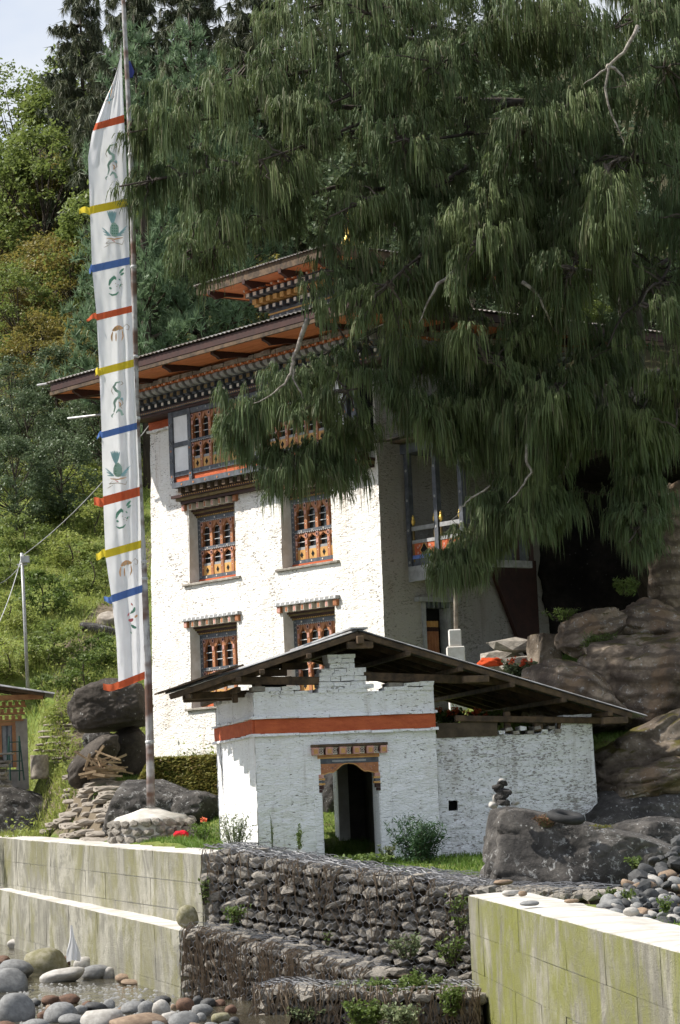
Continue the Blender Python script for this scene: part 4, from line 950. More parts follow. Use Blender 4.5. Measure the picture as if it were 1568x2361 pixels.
def gabion(name, label, p0, p1, zt0, zt1, zb0, zb1, depth, seed, lowcol=False, topn=2):
    rnd = random.Random(seed); root = thing(name, label, 'gabion', (p0[0], p0[1], min(zb0, zb1)))
    o = root.location.copy(); a = Vector((p0[0], p0[1], 0)); c = Vector((p1[0], p1[1], 0)); d = c - a; L = d.length; d.normalize(); n = Vector((d.y, -d.x, 0))
    zt = lambda s: lerp(zt0, zt1, s / L) + .05 * noise.noise(Vector((s * 1.3, seed, 0))); zb = lambda s: lerp(zb0, zb1, s / L)
    bul = lambda s, z: .07 * noise.noise(Vector((s * 1.1, z * 1.4, seed)))
    def P(s, t, z): return a + d * s + n * t + Vector((0, 0, z)) - o
    m = MB(); K = 16; vs = []
    for i in range(K + 1):
        s = L * i / K; vs += [P(s, -.14, zb(s) - .4), P(s, -.14, zt(s) - .1), P(s, -depth, zt(s) - .1), P(s, -depth, zb(s) - .4)]
    m.add(vs, [(i * 4 + j, i * 4 + j + 1, i * 4 + j + 5, i * 4 + j + 4) for i in range(K) for j in range(3)] + [(0, 1, 2, 3), (K * 4 + 3, K * 4 + 2, K * 4 + 1, K * 4)])
    m.build('stone_fill', MT['earth'], root, fix=True)
    cnt = 0
    rz = d.to_2d().angle_signed(Vector((1, 0))) if False else math.atan2(d.y, d.x)
    H = max(zt0 - zb0, zt1 - zb1); z = 0.0
    while z < H - .04:
        h = rnd.uniform(.13, .21); s = rnd.uniform(-.1, .05)
        while s < L:
            w_ = rnd.uniform(.15, .38); hh = h * rnd.uniform(.75, 1.12)
            zz = zt(s + w_ / 2) - z - h / 2
            if zz > zb(s + w_ / 2) - .05 and s + w_ / 2 < L:
                put('stone', rnd.choice(GST), root, P(s + w_ / 2, -.02 + bul(s, zz) + rnd.uniform(-.05, .03), zz + rnd.uniform(-.02, .02)), (rnd.uniform(-.25, .25), rnd.uniform(-.3, .3), rz + rnd.uniform(-.3, .3)), (w_ * .56, rnd.uniform(.12, .2), hh * .58)); cnt += 1
            s += w_ * .98
        z += h * .93
    for r_ in range(topn):                          # stones showing on top
        s = rnd.uniform(0, .2); t = .18 + r_ * (depth - .3) / max(1, topn)
        while s < L:
            w_ = rnd.uniform(.2, .45)
            put('stone', rnd.choice(GST), root, P(s + w_ / 2, -t + rnd.uniform(-.08, .08), zt(s) - .05 + rnd.uniform(-.03, .03)), (rnd.uniform(-.15, .15), rnd.uniform(-.15, .15), rnd.uniform(0, 6)), (w_ * .58, .2, .085)); s += w_
    # hexagonal wire netting over front and top
    m = MB(); cw, ch = .125, .11
    def wp(s, q):                                   # q runs down the front, negative over the top
        s2 = s + .02 * noise.noise(Vector((s * 7, q * 7, seed))); 
        if q < 0: return P(s2, .06 + q, zt(min(max(s, 0), L)) + .06 + .035 * noise.noise(Vector((s * 4, q * 4, seed + 3))))
        z_ = zt(min(max(s, 0), L)) + .045 - q
        return P(s2, .125 + bul(s, z_) + .03 * noise.noise(Vector((s * 5, q * 5, seed + 1))), z_)
    ns = int(L / cw); q0 = -depth + .1; nq = int((H + .1 - q0) / ch)
    def seg(A, B): m.tube([A, B], .0042, 3, cap=False)
    for j in range(nq):
        for i in range(ns):
            off = (j % 2) * cw / 2; s = i * cw + off; q = q0 + j * ch
            if s > L: continue
            zc = zt(min(s, L)) - q
            if q > 0 and zc < zb(min(s, L)) - .05: continue
            if noise.noise(Vector((s * .8, q * .8, seed + 9))) > .42: continue
            A = wp(s, q); B = wp(s, q + ch * .55)
            seg(A, B); C_ = wp(s - cw / 2, q + ch); D_ = wp(s + cw / 2, q + ch); seg(B, C_); seg(B, D_)
    m.build('wire_netting', MT['wire'], root)['kind'] = 'stuff'
    return root, P, L, zt, zb, bul
MT['vine'] = plain('dry_vines', (.24, .185, .13), (.13, .095, .065), 9, .9, .1)
def vines(root, P, L, zt, bul, n, s0, s1, seed, l0, l1, name='dry_roots'):
    rnd = random.Random(seed); m = MB()
    for i in range(n):
        s = rnd.uniform(s0, s1); q = -.15 + rnd.random() ** 1.6 * .9; l = rnd.uniform(l0, l1); pts = []; dx = rnd.gauss(0, .25); t0 = rnd.uniform(.09, .17); k_ = 6
        for j in range(k_):
            qq = q + l * j / (k_ - 1); ss = s + dx * l * j / k_ + .05 * noise.noise(Vector((i, j * .7, seed)))
            if qq < 0: pts.append(P(ss, .05 + qq, zt(min(max(ss, 0), L)) + .06 + rnd.uniform(0, .05)))
            else:
                z_ = zt(min(max(ss, 0), L)) + .05 - qq; pts.append(P(ss, t0 + bul(ss, z_) + .03 * noise.noise(Vector((i * 3, j, 1))), z_))
        m.tube(pts, [.010, .010, .009, .008, .006, .004], 3, cap=False)
    m.build(name, MT['vine'], root)['kind'] = 'stuff'
GU = at(474, 1966, 42.3); GR = at(1092, 2062, 40.3)
up_, P_, L_, zt_, zb_, bl_ = gabion('gabion', 'upper gabion of grey stones in wire netting in front of the gatehouse', (GU.x, GU.y), (GR.x, GR.y), GU.z + .03, GR.z + .06, -2.1, -3.05, 1.5, 5, topn=3)
vines(up_, P_, L_, zt_, bl_, 130, .0, L_, 3, .3, .8)
m = MB()                                            # dark net loops lying on the top
rnd = random.Random(77)
for i in range(330):
    s = rnd.uniform(0, L_); q = -rnd.uniform(.0, 1.4); r_ = rnd.uniform(.08, .3); a0 = rnd.uniform(0, 6.28); pts = []
    for j in range(7):
        a1 = a0 + j * .55; ss = min(max(s + r_ * math.cos(a1), 0), L_); qq = min(.0, q + r_ * .7 * math.sin(a1))
        pts.append(P_(ss, .05 + qq, zt_(ss) + .07 + .05 * noise.noise(Vector((i, j * .5, 2))) + (.03 if j in (2, 3, 4) else 0)))
    m.tube(pts, .006, 3, cap=False)
m.build('loose_wire', MT['wire'], up_)['kind'] = 'stuff'
GA1 = at(424, 2142, 41.7); GB1 = at(850, 2245, 39.3)
lo_, P_, L_, zt_, zb_, bl_ = gabion('gabion', 'lower gabion hung with dry brown roots at the water edge', (GA1.x, GA1.y), (GB1.x, GB1.y), GA1.z + .02, GB1.z, -3.4, -4.0, 1.1, 9)
vines(lo_, P_, L_, zt_, bl_, 300, .1, L_, 5, .4, 1.1)
C0 = at(585, 2285, 37.9); C1 = at(1110, 2290, 37.4)
g3, P_, L_, zt_, zb_, bl_ = gabion('gabion', 'lowest sunken gabion at the bottom frame edge, grown over with leafy plants', (C0.x, C0.y), (C1.x, C1.y), C0.z, C1.z, -4.2, -4.2, 1.8, 13)
vines(g3, P_, L_, zt_, bl_, 300, .0, L_, 8, .3, .8)
GAB3 = (P_, L_, zt_)
# ------------------------------------------------------------------ boulders
def boulder(name, label, c, rad, mat, seed, rz=0.0, tilt=(0, 0), sub=5, amp=.22, planes=5, cat='boulder', strat=0.0, group=None, flat=None, box=.15, cuts_=(), sfreq=11.0, hard=.8, crack=0.0):
    bm = bmesh.new(); bmesh.ops.create_icosphere(bm, subdivisions=sub, radius=1.0)
    rnd = random.Random(seed); pl = [(Vector((rnd.gauss(0, 1), rnd.gauss(0, 1), rnd.gauss(0, .8))).normalized(), rnd.uniform(.62, .92)) for _ in range(planes)] + [(Vector(a).normalized(), b) for a, b in cuts_]
    for v_ in bm.verts:
        p = v_.co.copy(); m_ = max(abs(p.x), abs(p.y), abs(p.z)); p = p.lerp(p / m_ * .85, box)
        p *= 1 + amp * fbm(p, .9, 5, seed * 2.3) + amp * .25 * fbm(p, 5.0, 3, seed)
        for n_, d_ in pl:
            q = p.dot(n_) - d_
            if q > 0: p -= n_ * q * hard
        if strat: p *= 1 + strat * math.sin(p.z * sfreq + 3.0 * nz(p, 1.3, seed) + p.x * 2.0) * (.6 + nz(p, 1.0, seed + 4))
        if crack: p *= 1 - crack * (1 - abs(nz((p.x, p.y * .8, p.z * 1.6), 1.7, seed + 2))) ** 7 - crack * .5 * (1 - abs(nz(p, 4.1, seed + 9))) ** 8
        if flat is not None and p.z < flat: p.z = flat + (p.z - flat) * .25
        v_.co = Vector((p.x * rad[0], p.y * rad[1], p.z * rad[2]))
    me = bpy.data.meshes.new(name); bm.to_mesh(me); bm.free(); me.materials.append(mat); me.polygons.foreach_set('use_smooth', [True] * len(me.polygons))
    o = put(name, me, None, c, (tilt[0], tilt[1], rz)); return tag(o, label, cat, group)
boulder('boulder', 'huge dark overhanging boulder beside the temple wall, under the flag hem', at(258, 1632, 62.2), (1.08, 1.2, .70), MT['rockdark'], 2, 0, (0, -.04), 6, .13, 2, box=.35)
boulder('boulder', 'dark slanting slab under the overhanging boulder, left of the firewood', at(212, 1755, 61.3), (.85, .8, .36), MT['rockdark'], 4, 0, (0, -.75), 5, .16, 4)
boulder('boulder', 'brown rock wall under the overhanging boulder behind the firewood', at(298, 1745, 62.6), (.55, .8, .75), MT['rockdark'], 6, .3, (0, .1), 5, .12, 4)
boulder('boulder', 'small grey rock on the grass slope left of the firewood', at(222, 1705, 64), (.35, .4, .3), MT['rock'], 8, .3, (0, -.5), 4, .2, 4)
boulder('boulder', 'broad grey boulder directly behind the round stone plinth', at(345, 1880, 56), (1.2, 1.1, .8), MT['rock'], 13, 0, (0, .08), 6, .12, 3)
boulder('boulder', 'dark boulder in the hollow between plinth and gatehouse', at(455, 1868, 55.5), (.65, .8, .42), MT['rock'], 15, 0, (0, 0), 5, .14, 3)
boulder('boulder', 'grey rounded boulder at the left frame edge behind the river wall', at(-5, 1950, 67.0), (2.0, 1.4, 1.6), MT['rock'], 17, 0, (0, .05), 6, .1, 2)
boulder('boulder', 'upright grey boulder seen through the gatehouse passage', at(757, 1895, 54.6), (.5, .6, 1.15), MT['rock'], 19, 0, (0, .1), 5, .12, 3)
boulder('boulder', 'large dark lichened boulder right of the gatehouse carrying a cairn and tyre', at(1347, 1983, 42.8), (2.3, 1.25, 1.25), MT['rock'], 23, 0, (0, 0), 6, .13, 3, box=.1, cuts_=[((.46, -.05, .89), .42), ((-.99, -.1, .1), .70), ((-.1, -.85, .5), .66), ((.25, -.95, .15), .72)], hard=.92, crack=.06)
boulder('boulder', 'low grey boulder tail running to the right frame edge', at(1540, 1960, 45.0), (1.2, 1.1, .6), MT['rock'], 25, 0, (0, .13), 6, .17, 7)
# cliff group on the right
boulder('boulder', 'brown boulder perched highest on the right, below the hanging branch', at(1510, 1455, 54.5), (1.35, 1.2, .68), MT['rockbrown'], 29, .2, (0, .1), 6, .15, 11, strat=.01, hard=.95, crack=.07)
boulder('boulder', 'tall brown rock buttress climbing the right frame edge beside the cave', at(1600, 1320, 55.0), (1.4, 1.3, 2.2), MT['rockbrown'], 28, .4, (0, -.15), 6, .16, 12, strat=.03, sfreq=5, hard=.95, crack=.08)
boulder('boulder', 'rust-brown boulder left of the perched one, above a grass tuft', at(1362, 1458, 54.0), (.82, .8, .6), MT['rockbrown'], 31, .2, (0, -.3), 6, .15, 10, hard=.95, crack=.07)
boulder('stone_block', 'squared mossy stone block beside the steps left of the brown boulders', at(1255, 1510, 55), (.36, .4, .52), MT['rockmoss'], 33, .2, (0, .04), 5, .08, 1, cat='stone block', box=.85)
boulder('boulder', 'pale lichen-covered slab rising behind the gatehouse roof', at(1330, 1625, 52.2), (1.5, 1.3, .85), MT['rockbrown'], 35, .1, (0, .35), 6, .13, 11, strat=.03, sfreq=7, hard=.95, crack=.07)
boulder('boulder', 'massive striped brown rock face in sun at the right edge', at(1530, 1600, 52.6), (2.1, 1.7, 1.4), MT['rockbrown'], 37, .2, (0, .1), 6, .14, 11, strat=.05, sfreq=6, hard=.95, crack=.08)
boulder('boulder', 'mossy sloping rock shelf right of the annex wall', at(1540, 1755, 50.6), (1.95, 1.5, .9), MT['rockmoss'], 39, 0, (0, -.3), 6, .13, 10, strat=.04, sfreq=7, hard=.95, crack=.08)
boulder('boulder', 'lichened lower ledge with dark undercut right of the annex wall', at(1520, 1815, 49.5), (1.6, 1.3, .55), MT['rockbrown'], 41, 0, (0, -.12), 6, .14, 9, strat=.06, sfreq=5, hard=.95, crack=.08)
boulder('boulder', 'dark base rock below the ledge right of the annex wall', at(1500, 1890, 49.4), (1.5, 1.2, .62), MT['rock'], 43, 0, (0, 0), 5, .16, 4)
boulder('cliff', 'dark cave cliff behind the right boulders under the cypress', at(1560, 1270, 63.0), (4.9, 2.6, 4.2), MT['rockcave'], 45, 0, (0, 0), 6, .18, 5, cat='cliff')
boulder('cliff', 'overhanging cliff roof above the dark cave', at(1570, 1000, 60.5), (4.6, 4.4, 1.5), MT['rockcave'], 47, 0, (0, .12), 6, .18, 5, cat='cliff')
boulder('boulder', 'small pale boulder on the hillside path left of the flag', at(258, 1432, 80), (.5, .5, .3), MT['slab'], 51, 0, (0, .1), 4, .15, 4)
boulder('boulder', 'flat grey rock lying on the hillside below the pale boulder', at(235, 1455, 79), (.75, .5, .22), MT['rock'], 53, 0, (0, .25), 4, .15, 4)
# ------------------------------------------------------------------ cairn, tyre, heap, river stones
MT['sg'] = plain('grey_cobble', (.25, .25, .245), (.15, .15, .148), 4, .75, .2, rnd=.3)
MT['sl'] = plain('pale_cobble', (.46, .44, .41), (.32, .30, .27), 4, .75, .2, rnd=.2)
MT['st'] = plain('tan_cobble', (.30, .22, .15), (.19, .13, .09), 4, .75, .2, rnd=.3)
MT['sr'] = plain('reddish_brown_cobble', (.17, .095, .06), (.09, .055, .04), 5, .75, .3, rnd=.3)
MT['sd'] = plain('dark_cobble', (.085, .085, .085), (.045, .045, .045), 4, .7, .25, rnd=.3)
MT['sm'] = plain('mossy_cobble', (.26, .24, .17), (.14, .13, .06), 3, .8, .3, rnd=.2)
CB = {k_: [stone_mesh('cobble', 300 + 7 * i + j, 3, .13, 2, MT[k_], True, .15) for j in range(3)] for i, k_ in enumerate(('sg', 'sl', 'st', 'sr', 'sd', 'sm'))}
CN = {'sg': 'grey', 'sl': 'pale', 'st': 'tan', 'sr': 'reddish brown', 'sd': 'dark grey', 'sm': 'mossy olive'}
CAIRN = [stone_mesh('cairn_stone', 500 + i, 2, .3, 5, MT['rock'], False, .6) for i in range(4)]
cr = thing('cairn', 'small cairn of stacked flat stones on top of the dark boulder', 'cairn', at(1152, 1860, 42.1))
for (px, py, w_, h_, kk) in ((1158, 1850, .26, .09, 'sd'), (1155, 1838, .22, .1, 'sd'), (1160, 1826, .25, .085, 'sg'), (1150, 1814, .2, .075, 'sd'), (1160, 1806, .17, .06, 'sg'), (1158, 1800, .1, .05, 'sl'), (1137, 1856, .13, .09, 'sl'), (1141, 1843, .07, .1, 'sl'), (1188, 1852, .12, .05, 'sl')):
    put('stone', random.choice(CB[kk] if kk == 'sl' else CAIRN), cr, at(px, py, 42.1) - cr.location, (random.uniform(-.2, .2), random.uniform(-.2, .2), random.uniform(0, 6)), (w_ * .62, w_ * .55, h_ * .75))
m = MB(); prof = []
for i in range(13):
    a = math.pi * 2 * i / 12; r_ = .22 + .1 * math.cos(a); z_ = .075 * math.sin(a); prof.append((r_, z_))
m.v = []; n = 28
for r_, z_ in prof[:-1]:
    for j in range(n): t = 2 * math.pi * j / n; m.v.append((r_ * math.cos(t), r_ * math.sin(t), z_ + (.008 if (j % 2 and abs(z_) < .05 and r_ > .3) else 0)))
m.f = [(i * n + j, i * n + (j + 1) % n, ((i + 1) % 12) * n + (j + 1) % n, ((i + 1) % 12) * n + j) for i in range(12) for j in range(n)]; m.m = [0] * len(m.f)
ty = m.build('tyre', plain('old_rubber', (.035, .035, .036), (.02, .02, .02), 8, .8, .4), smooth=True, loc=at(1305, 1884, 41.75), rot=(R(12), R(10), 0)); tag(ty, 'old black tyre lying on the dark lichened boulder', 'tyre')
F0 = at(905, 2022, 43.4); F1 = at(1345, 2062, 40.2)
gabion('gabion', 'flat sunken gabion mat between the lawn and the right river wall', (F0.x, F0.y), (F1.x, F1.y), F0.z, F1.z, F0.z - .35, F1.z - .35, 1.5, 21, topn=3)
# heap of stones behind the right wall
HEAPA = [stone_mesh('heap_rock', 520 + i, 2, .25, 4, MT['sd'], False, .6) for i in range(4)]
rnd = random.Random(5)
for i in range(190):
    u = rnd.random(); px = 1395 + 205 * u + rnd.uniform(-10, 10); top = lerp(2085, 1925, sm(0, 1, u) ** .8); bot = 2150
    py = lerp(top, bot, rnd.random() ** 1.05)
    Y = lerp(38.6, 35.2, (py - 1925) / 225.); kk = rnd.choice(('sg', 'sd', 'sd', 'sd', 'st', 'sg', 'sd', 'sg', 'sd', 'sl')); kk = kk if i % 3 else 'sd'; w_ = rnd.choice((.07, .09, .11, .13, .16)) * rnd.uniform(.8, 1.15)
    o = put('heap_stone', rnd.choice(CB[kk] if i % 3 else HEAPA), None, at(px, py, Y), (rnd.uniform(-.5, .5), rnd.uniform(-.5, .5), rnd.uniform(0, 6)), (w_, w_ * rnd.uniform(.6, .9), w_ * rnd.uniform(.45, .75)))
    tag(o, '%s %s stone in the loose heap behind the right river wall' % (CN[kk], 'small' if w_ < .11 else 'large'), 'stone', 'stones in the heap at the right edge')
hp = at(1500, 2080, 37.2); m = MB(); m.lathe([(1.6, -.6), (1.2, -.15), (.75, .2), (.35, .42), (.05, .52)], 18, (hp.x + .45, hp.y + .5, hp.z - .1)); tag(m.build('gravel_mound', MT['earth'], smooth=True), 'earth and gravel under the loose stone heap', 'gravel', kind='stuff')
# stones lying on the right wall's top
for px, py, w_, h_, kk, lb in ((1178, 2058, .22, .09, 'sl', 'white stone lying near the corner of the right wall top'), (1205, 2060, .11, .07, 'st', 'small tan stone beside the white one on the right wall top'), (1222, 2083, .22, .06, 'sg', 'flat grey stone on the front edge of the right wall top'), (1160, 2034, .26, .075, 'st', 'flat tan stone on the gabion behind the right wall corner'), (1318, 2077, .17, .05, 'st', 'brown stone on the back edge of the right wall top'), (1455, 2102, .16, .09, 'sl', 'round white stone where the heap meets the right wall top')):
    Yb = 39.0 if px < 1250 else (36.8 if px < 1400 else 33.8)
    p = at(px, py, Yb); d_ = at(px, py + 6, 30); Yp = A3.z / (d_.z / 30.0) if px not in (1160,) else 40.6
    p = at(px, py, Yp * .985); tag(put('loose_stone', random.choice(CB[kk]), None, p, (0, 0, random.uniform(-.4, .4)), (w_ * .62, w_ * .45, h_ * .62)), lb, 'stone')
# river stones: (x, y, w, h, colour) in a 1400-pixel wide view of the lower left corner
RS = [(85, 535, 100, 45, 'sl'), (205, 622, 190, 115, 'sm'), (70, 655, 145, 90, 'sg'), (45, 708, 155, 115, 'sg'), (280, 680, 190, 62, 'sl'), (388, 595, 128, 78, 'sl'), (378, 630, 92, 70, 'sl'), (450, 620, 88, 58, 'sl'), (432, 665, 130, 66, 'sg'), (487, 668, 60, 54, 'sl'), (538, 659, 46, 40, 'sg'), (556, 690, 72, 40, 'st'), (600, 705, 110, 26, 'st'), (675, 702, 50, 42, 'st'), (12, 607, 64, 38, 'sr'), (298, 612, 50, 42, 'sr'), (308, 578, 50, 36, 'sr'), (515, 640, 34, 26, 'sg'), (575, 668, 30, 26, 'sl'), (630, 690, 36, 24, 'sg'), (700, 722, 30, 20, 'st'),
      (72, 832, 165, 135, 'sg'), (230, 790, 82, 46, 'sr'), (302, 786, 96, 46, 'sr'), (228, 820, 46, 30, 'st'), (272, 850, 138, 92, 'sg'), (360, 832, 62, 42, 'sg'), (430, 822, 92, 50, 'sd'), (330, 878, 122, 52, 'sg'), (462, 872, 172, 110, 'sl'), (490, 806, 50, 46, 'sg'), (600, 822, 108, 54, 'sg'), (657, 826, 74, 66, 'sg'), (722, 826, 76, 74, 'sl'), (728, 786, 72, 36, 'sd'), (760, 862, 72, 56, 'sl'), (830, 812, 76, 62, 'sr'), (886, 790, 42, 42, 'sd'), (906, 836, 92, 60, 'sg'), (932, 800, 62, 42, 'sd'), (900, 866, 48, 42, 'sg'), (990, 866, 82, 52, 'sm'), (820, 878, 134, 72, 'sg'), (622, 884, 236, 82, 'st'), (200, 858, 62, 42, 'sr'), (160, 800, 44, 30, 'sd'), (545, 830, 40, 30, 'st'), (985, 800, 46, 32, 'sr'), (1035, 830, 50, 40, 'sr'), (1010, 905, 80, 40, 'sd'), (700, 900, 80, 40, 'sg'), (780, 815, 30, 26, 'st'), (1050, 880, 44, 36, 'sd'), (950, 905, 70, 36, 'sg'), (20, 915, 110, 60, 'sr'), (160, 905, 120, 60, 'sg'), (560, 905, 70, 40, 'sd'), (880, 905, 70, 36, 'st'), (390, 805, 44, 26, 'sr'), (640, 790, 30, 20, 'sd')]
RSO = []
for i, (x, y, w_, h_, kk) in enumerate(RS):
    X = x / 1.12 * 1568 / 2720.; Yp = (3300 + (y + h_ * .32) / 1.12) * 1568 / 2720.
    d_ = at(X, Yp, 1.0); Y = min(-3.05 / d_.z, 62) if d_.z < 0 else 60
    mpp = Y * (1568 / 2720. / 1.12) * .43367 / FPX
    p = at(X, (3300 + y / 1.12) * 1568 / 2720., Y); near = y > 760
    big = 'large' if w_ > 110 else ('middle-sized' if w_ > 60 else 'small')
    row = 'in the bottom row' if near else ('in the stream at left' if x < 300 else 'at the left wall foot')
    o = put('river_stone', CB[kk][i % 3], None, p, (random.uniform(-.12, .12), random.uniform(-.25, .25), random.uniform(-.5, .5)), (w_ * mpp * .56, w_ * mpp * random.uniform(.4, .5), h_ * mpp * .6))
    tag(o, '%s %s river stone %s' % (big, CN[kk], row), 'stone', 'river stones'); RSO.append((X, o))
by_ = {}
for X, o in sorted(RSO, key=lambda q: q[0]): by_.setdefault(o['label'], []).append(o)
ORD = ['leftmost', 'second from the left', 'third from the left', 'fourth from the left', 'fifth from the left', 'sixth from the left', 'seventh from the left', 'eighth from the left']
for lb, os_ in by_.items():
    if len(os_) > 1:
        for q, o in enumerate(os_): o['label'] = lb + (', rightmost such' if q == len(os_) - 1 else ', %s such' % ORD[q].replace(' the', ''))
tag(put('river_stone', CB['sm'][1], None, at(433, 2113, 42.25), (0, 0, .3), (.2, .17, .19)), 'olive-grey round stone standing on the footing ledge at the gabion corner', 'stone')
# pebbles on the bar between the stones
m = MB(); rnd = random.Random(8)
for i in range(900):
    X = rnd.uniform(-20, 470); Yp = rnd.uniform(2270, 2385); d_ = at(X, Yp, 1.0); Y = -3.06 / d_.z; p = at(X, Yp, Y); r_ = rnd.uniform(.02, .06)
    vs = [(p.x + r_ * a * rnd.uniform(.8, 1.2), p.y + r_ * b_ * rnd.uniform(.8, 1.2), p.z + r_ * c_ * .6) for a, b_, c_ in ((1, 0, 0), (0, 1, 0), (-1, 0, 0), (0, -1, 0), (0, 0, 1), (0, 0, -1))]
    m.add(vs, [(0, 1, 4), (1, 2, 4), (2, 3, 4), (3, 0, 4)])
m.build('pebbles', MT['sg'], smooth=True)['kind'] = 'stuff'
# ------------------------------------------------------------------ flagpole, prayer flag, plinth
random.seed(51)
PB = at(348, 1862, 52.0); PTz = 17.6
fp = thing('flagpole', 'tall weathered white and brown flagpole rising from the round stone plinth', 'flagpole', PB)
MT['pole'] = None
k = N('peeling_pole_paint'); v = k.vec((1, 1, .35))
c_ = k.mix(k.ramp(k.noise(1.2, k.vec((.3, .3, .55)), 4, .7), .42, .56), (.12, .065, .045), (.42, .42, .42)); c_ = k.mix(k.ramp(k.noise(7, v, 4, .7), .5, .66, 0, .7), c_, (.08, .06, .05)); k.bump(k.noise(9, v, 4), .4, .02)
MT['pole'] = k.out(c_, .65, .3)
m = MB(); H = PTz - PB.z; n = 30; m.tube([(.03 * math.sin(i * .35), .02 * math.sin(i * .5), H * i / n) for i in range(n + 1)], [lerp(.088, .045, (i / n) ** .9) * 1.0 for i in range(n + 1)], 14); m.build('pole_shaft', MT['pole'], fp, smooth=True)
for z in (1.3, 4.65, 5.0, 8.0, 9.3, 11.2, 12.4, 13.6):
    i_ = z / H; r_ = lerp(.088, .045, i_ ** .9); m = MB(); m.lathe([(r_, 0), (r_ + .012, .015), (r_ + .012, .05), (r_, .065)], 14, (.03 * math.sin(i_ * n * .35), .02 * math.sin(i_ * n * .5), z)); m.build('binding_ring', MT['iron'], fp, smooth=True)
def pole_x(z): return PB.x + .03 * math.sin((z - PB.z) / H * n * .35)
# flag surface: outline measured in the picture (left edge x, right edge x, y) 1568 view
FE = [(92, 278, 279), (150, 262, 281), (200, 243, 283), (290, 212, 287), (345, 203, 290), (480, 208, 295), (600, 212, 299), (700, 222, 304), (830, 229, 308), (970, 234, 315), (1060, 236, 319), (1130, 238, 322), (1260, 243, 326), (1360, 258, 329), (1450, 268, 331), (1530, 272, 333), (1562, 274, 334)]
# the flag hangs out from the pole to the left and somewhat towards the viewer
def edge(y):
    for (y0, l0, r0), (y1, l1, r1) in zip(FE, FE[1:]):
        if y <= y1 or y1 == FE[-1][0]:
            t = max(0, min(1, (y - y0) / (y1 - y0))); return lerp(l0, l1, t), lerp(r0, r1, t)
def fl(u, y, lift=0.0):
    "u: 0 = fly edge, 1 = pole; y = height in picture rows"
    l_, r_ = edge(y); x = lerp(l_, r_, u)
    yy = y + 22 * (1 - u) * (1 - sm(92, 300, y)) + (1 - u) * lerp(18, 24, sm(300, 1500, y))
    Y = 51.72 - .25 * (1 - u)
    k_ = sm(500, 900, y)
    fold = .10 * math.sin(u * 7.5 + y * .0032 + 1.5) * (.35 + .65 * k_) * (1 - .75 * u) + .035 * math.sin(u * 21 + y * .004) * sm(.35, 1, u) * (.4 + k_) + .07 * math.sin(y * .011 + u * 3) * (1 - u) + .03 * noise.noise(Vector((u * 6, y * .02, 1)))
    crease = .16 * sm(.42, .62, u - .12 * math.sin(y * .0047)) * k_ + .03 * math.sin(u * 34 + 1) * (1 - sm(92, 330, y)) 
    return at(x, yy, Y + fold + crease - lift)
MT['cloth'] = None
def clothmat(name, col, trans=.35):
    k = N(name); c_ = k.mix(k.ramp(k.noise(3, None, 4, .6), .4, .75, 0, .3), col, tuple(q * .8 for q in col)); k.bump(k.noise(60, None, 2), .1, .002); k.bump(k.noise(5, k.vec((1, 1, .25)), 4, .6), .35, .03); k.out(c_, .9, .15)
    tr = k.n('ShaderNodeBsdfTranslucent'); k.set(tr.inputs[0], c_); mx = k.n('ShaderNodeMixShader'); mx.inputs[0].default_value = trans
    k.t.links.new(k.b.outputs[0], mx.inputs[1]); k.t.links.new(tr.outputs[0], mx.inputs[2]); k.t.links.new(mx.outputs[0], k.t.nodes['Material Output'].inputs[0]); return k.mat
MT['cloth'] = clothmat('white_flag_cotton', (.78, .78, .79)); MT['cred'] = clothmat('red_orange_cotton', (.60, .13, .055)); MT['cyel'] = clothmat('yellow_cotton', (.70, .56, .05)); MT['cblu'] = clothmat('blue_cotton', (.11, .20, .47))
fo = Vector(PB)
flag = thing('prayer_flag', 'tall white vertical prayer flag with red, yellow and blue bands on the pole', 'flag', PB)
m = MB(); NU, NV = 44, 260; y0, y1 = 92, 1562
for j in range(NV + 1):
    for i in range(NU + 1): m.v.append(tuple(fl(i / NU, lerp(y0, y1, j / NV)) - fo))
m.f = [(j * (NU + 1) + i, j * (NU + 1) + i + 1, (j + 1) * (NU + 1) + i + 1, (j + 1) * (NU + 1) + i) for j in range(NV) for i in range(NU)]; m.m = [0] * len(m.f)
m.build('cloth', MT['cloth'], flag, smooth=True)
BANDS = [(262, 285, 'cred', 0), (455, 478, 'cyel', 26), (590, 612, 'cblu', 8), (702, 722, 'cred', 24), (826, 848, 'cyel', 10), (972, 992, 'cblu', 12), (1120, 1146, 'cred', 22), (1243, 1266, 'cyel', 22), (1346, 1368, 'cblu', 18), (1546, 1568, 'cred', 36)]
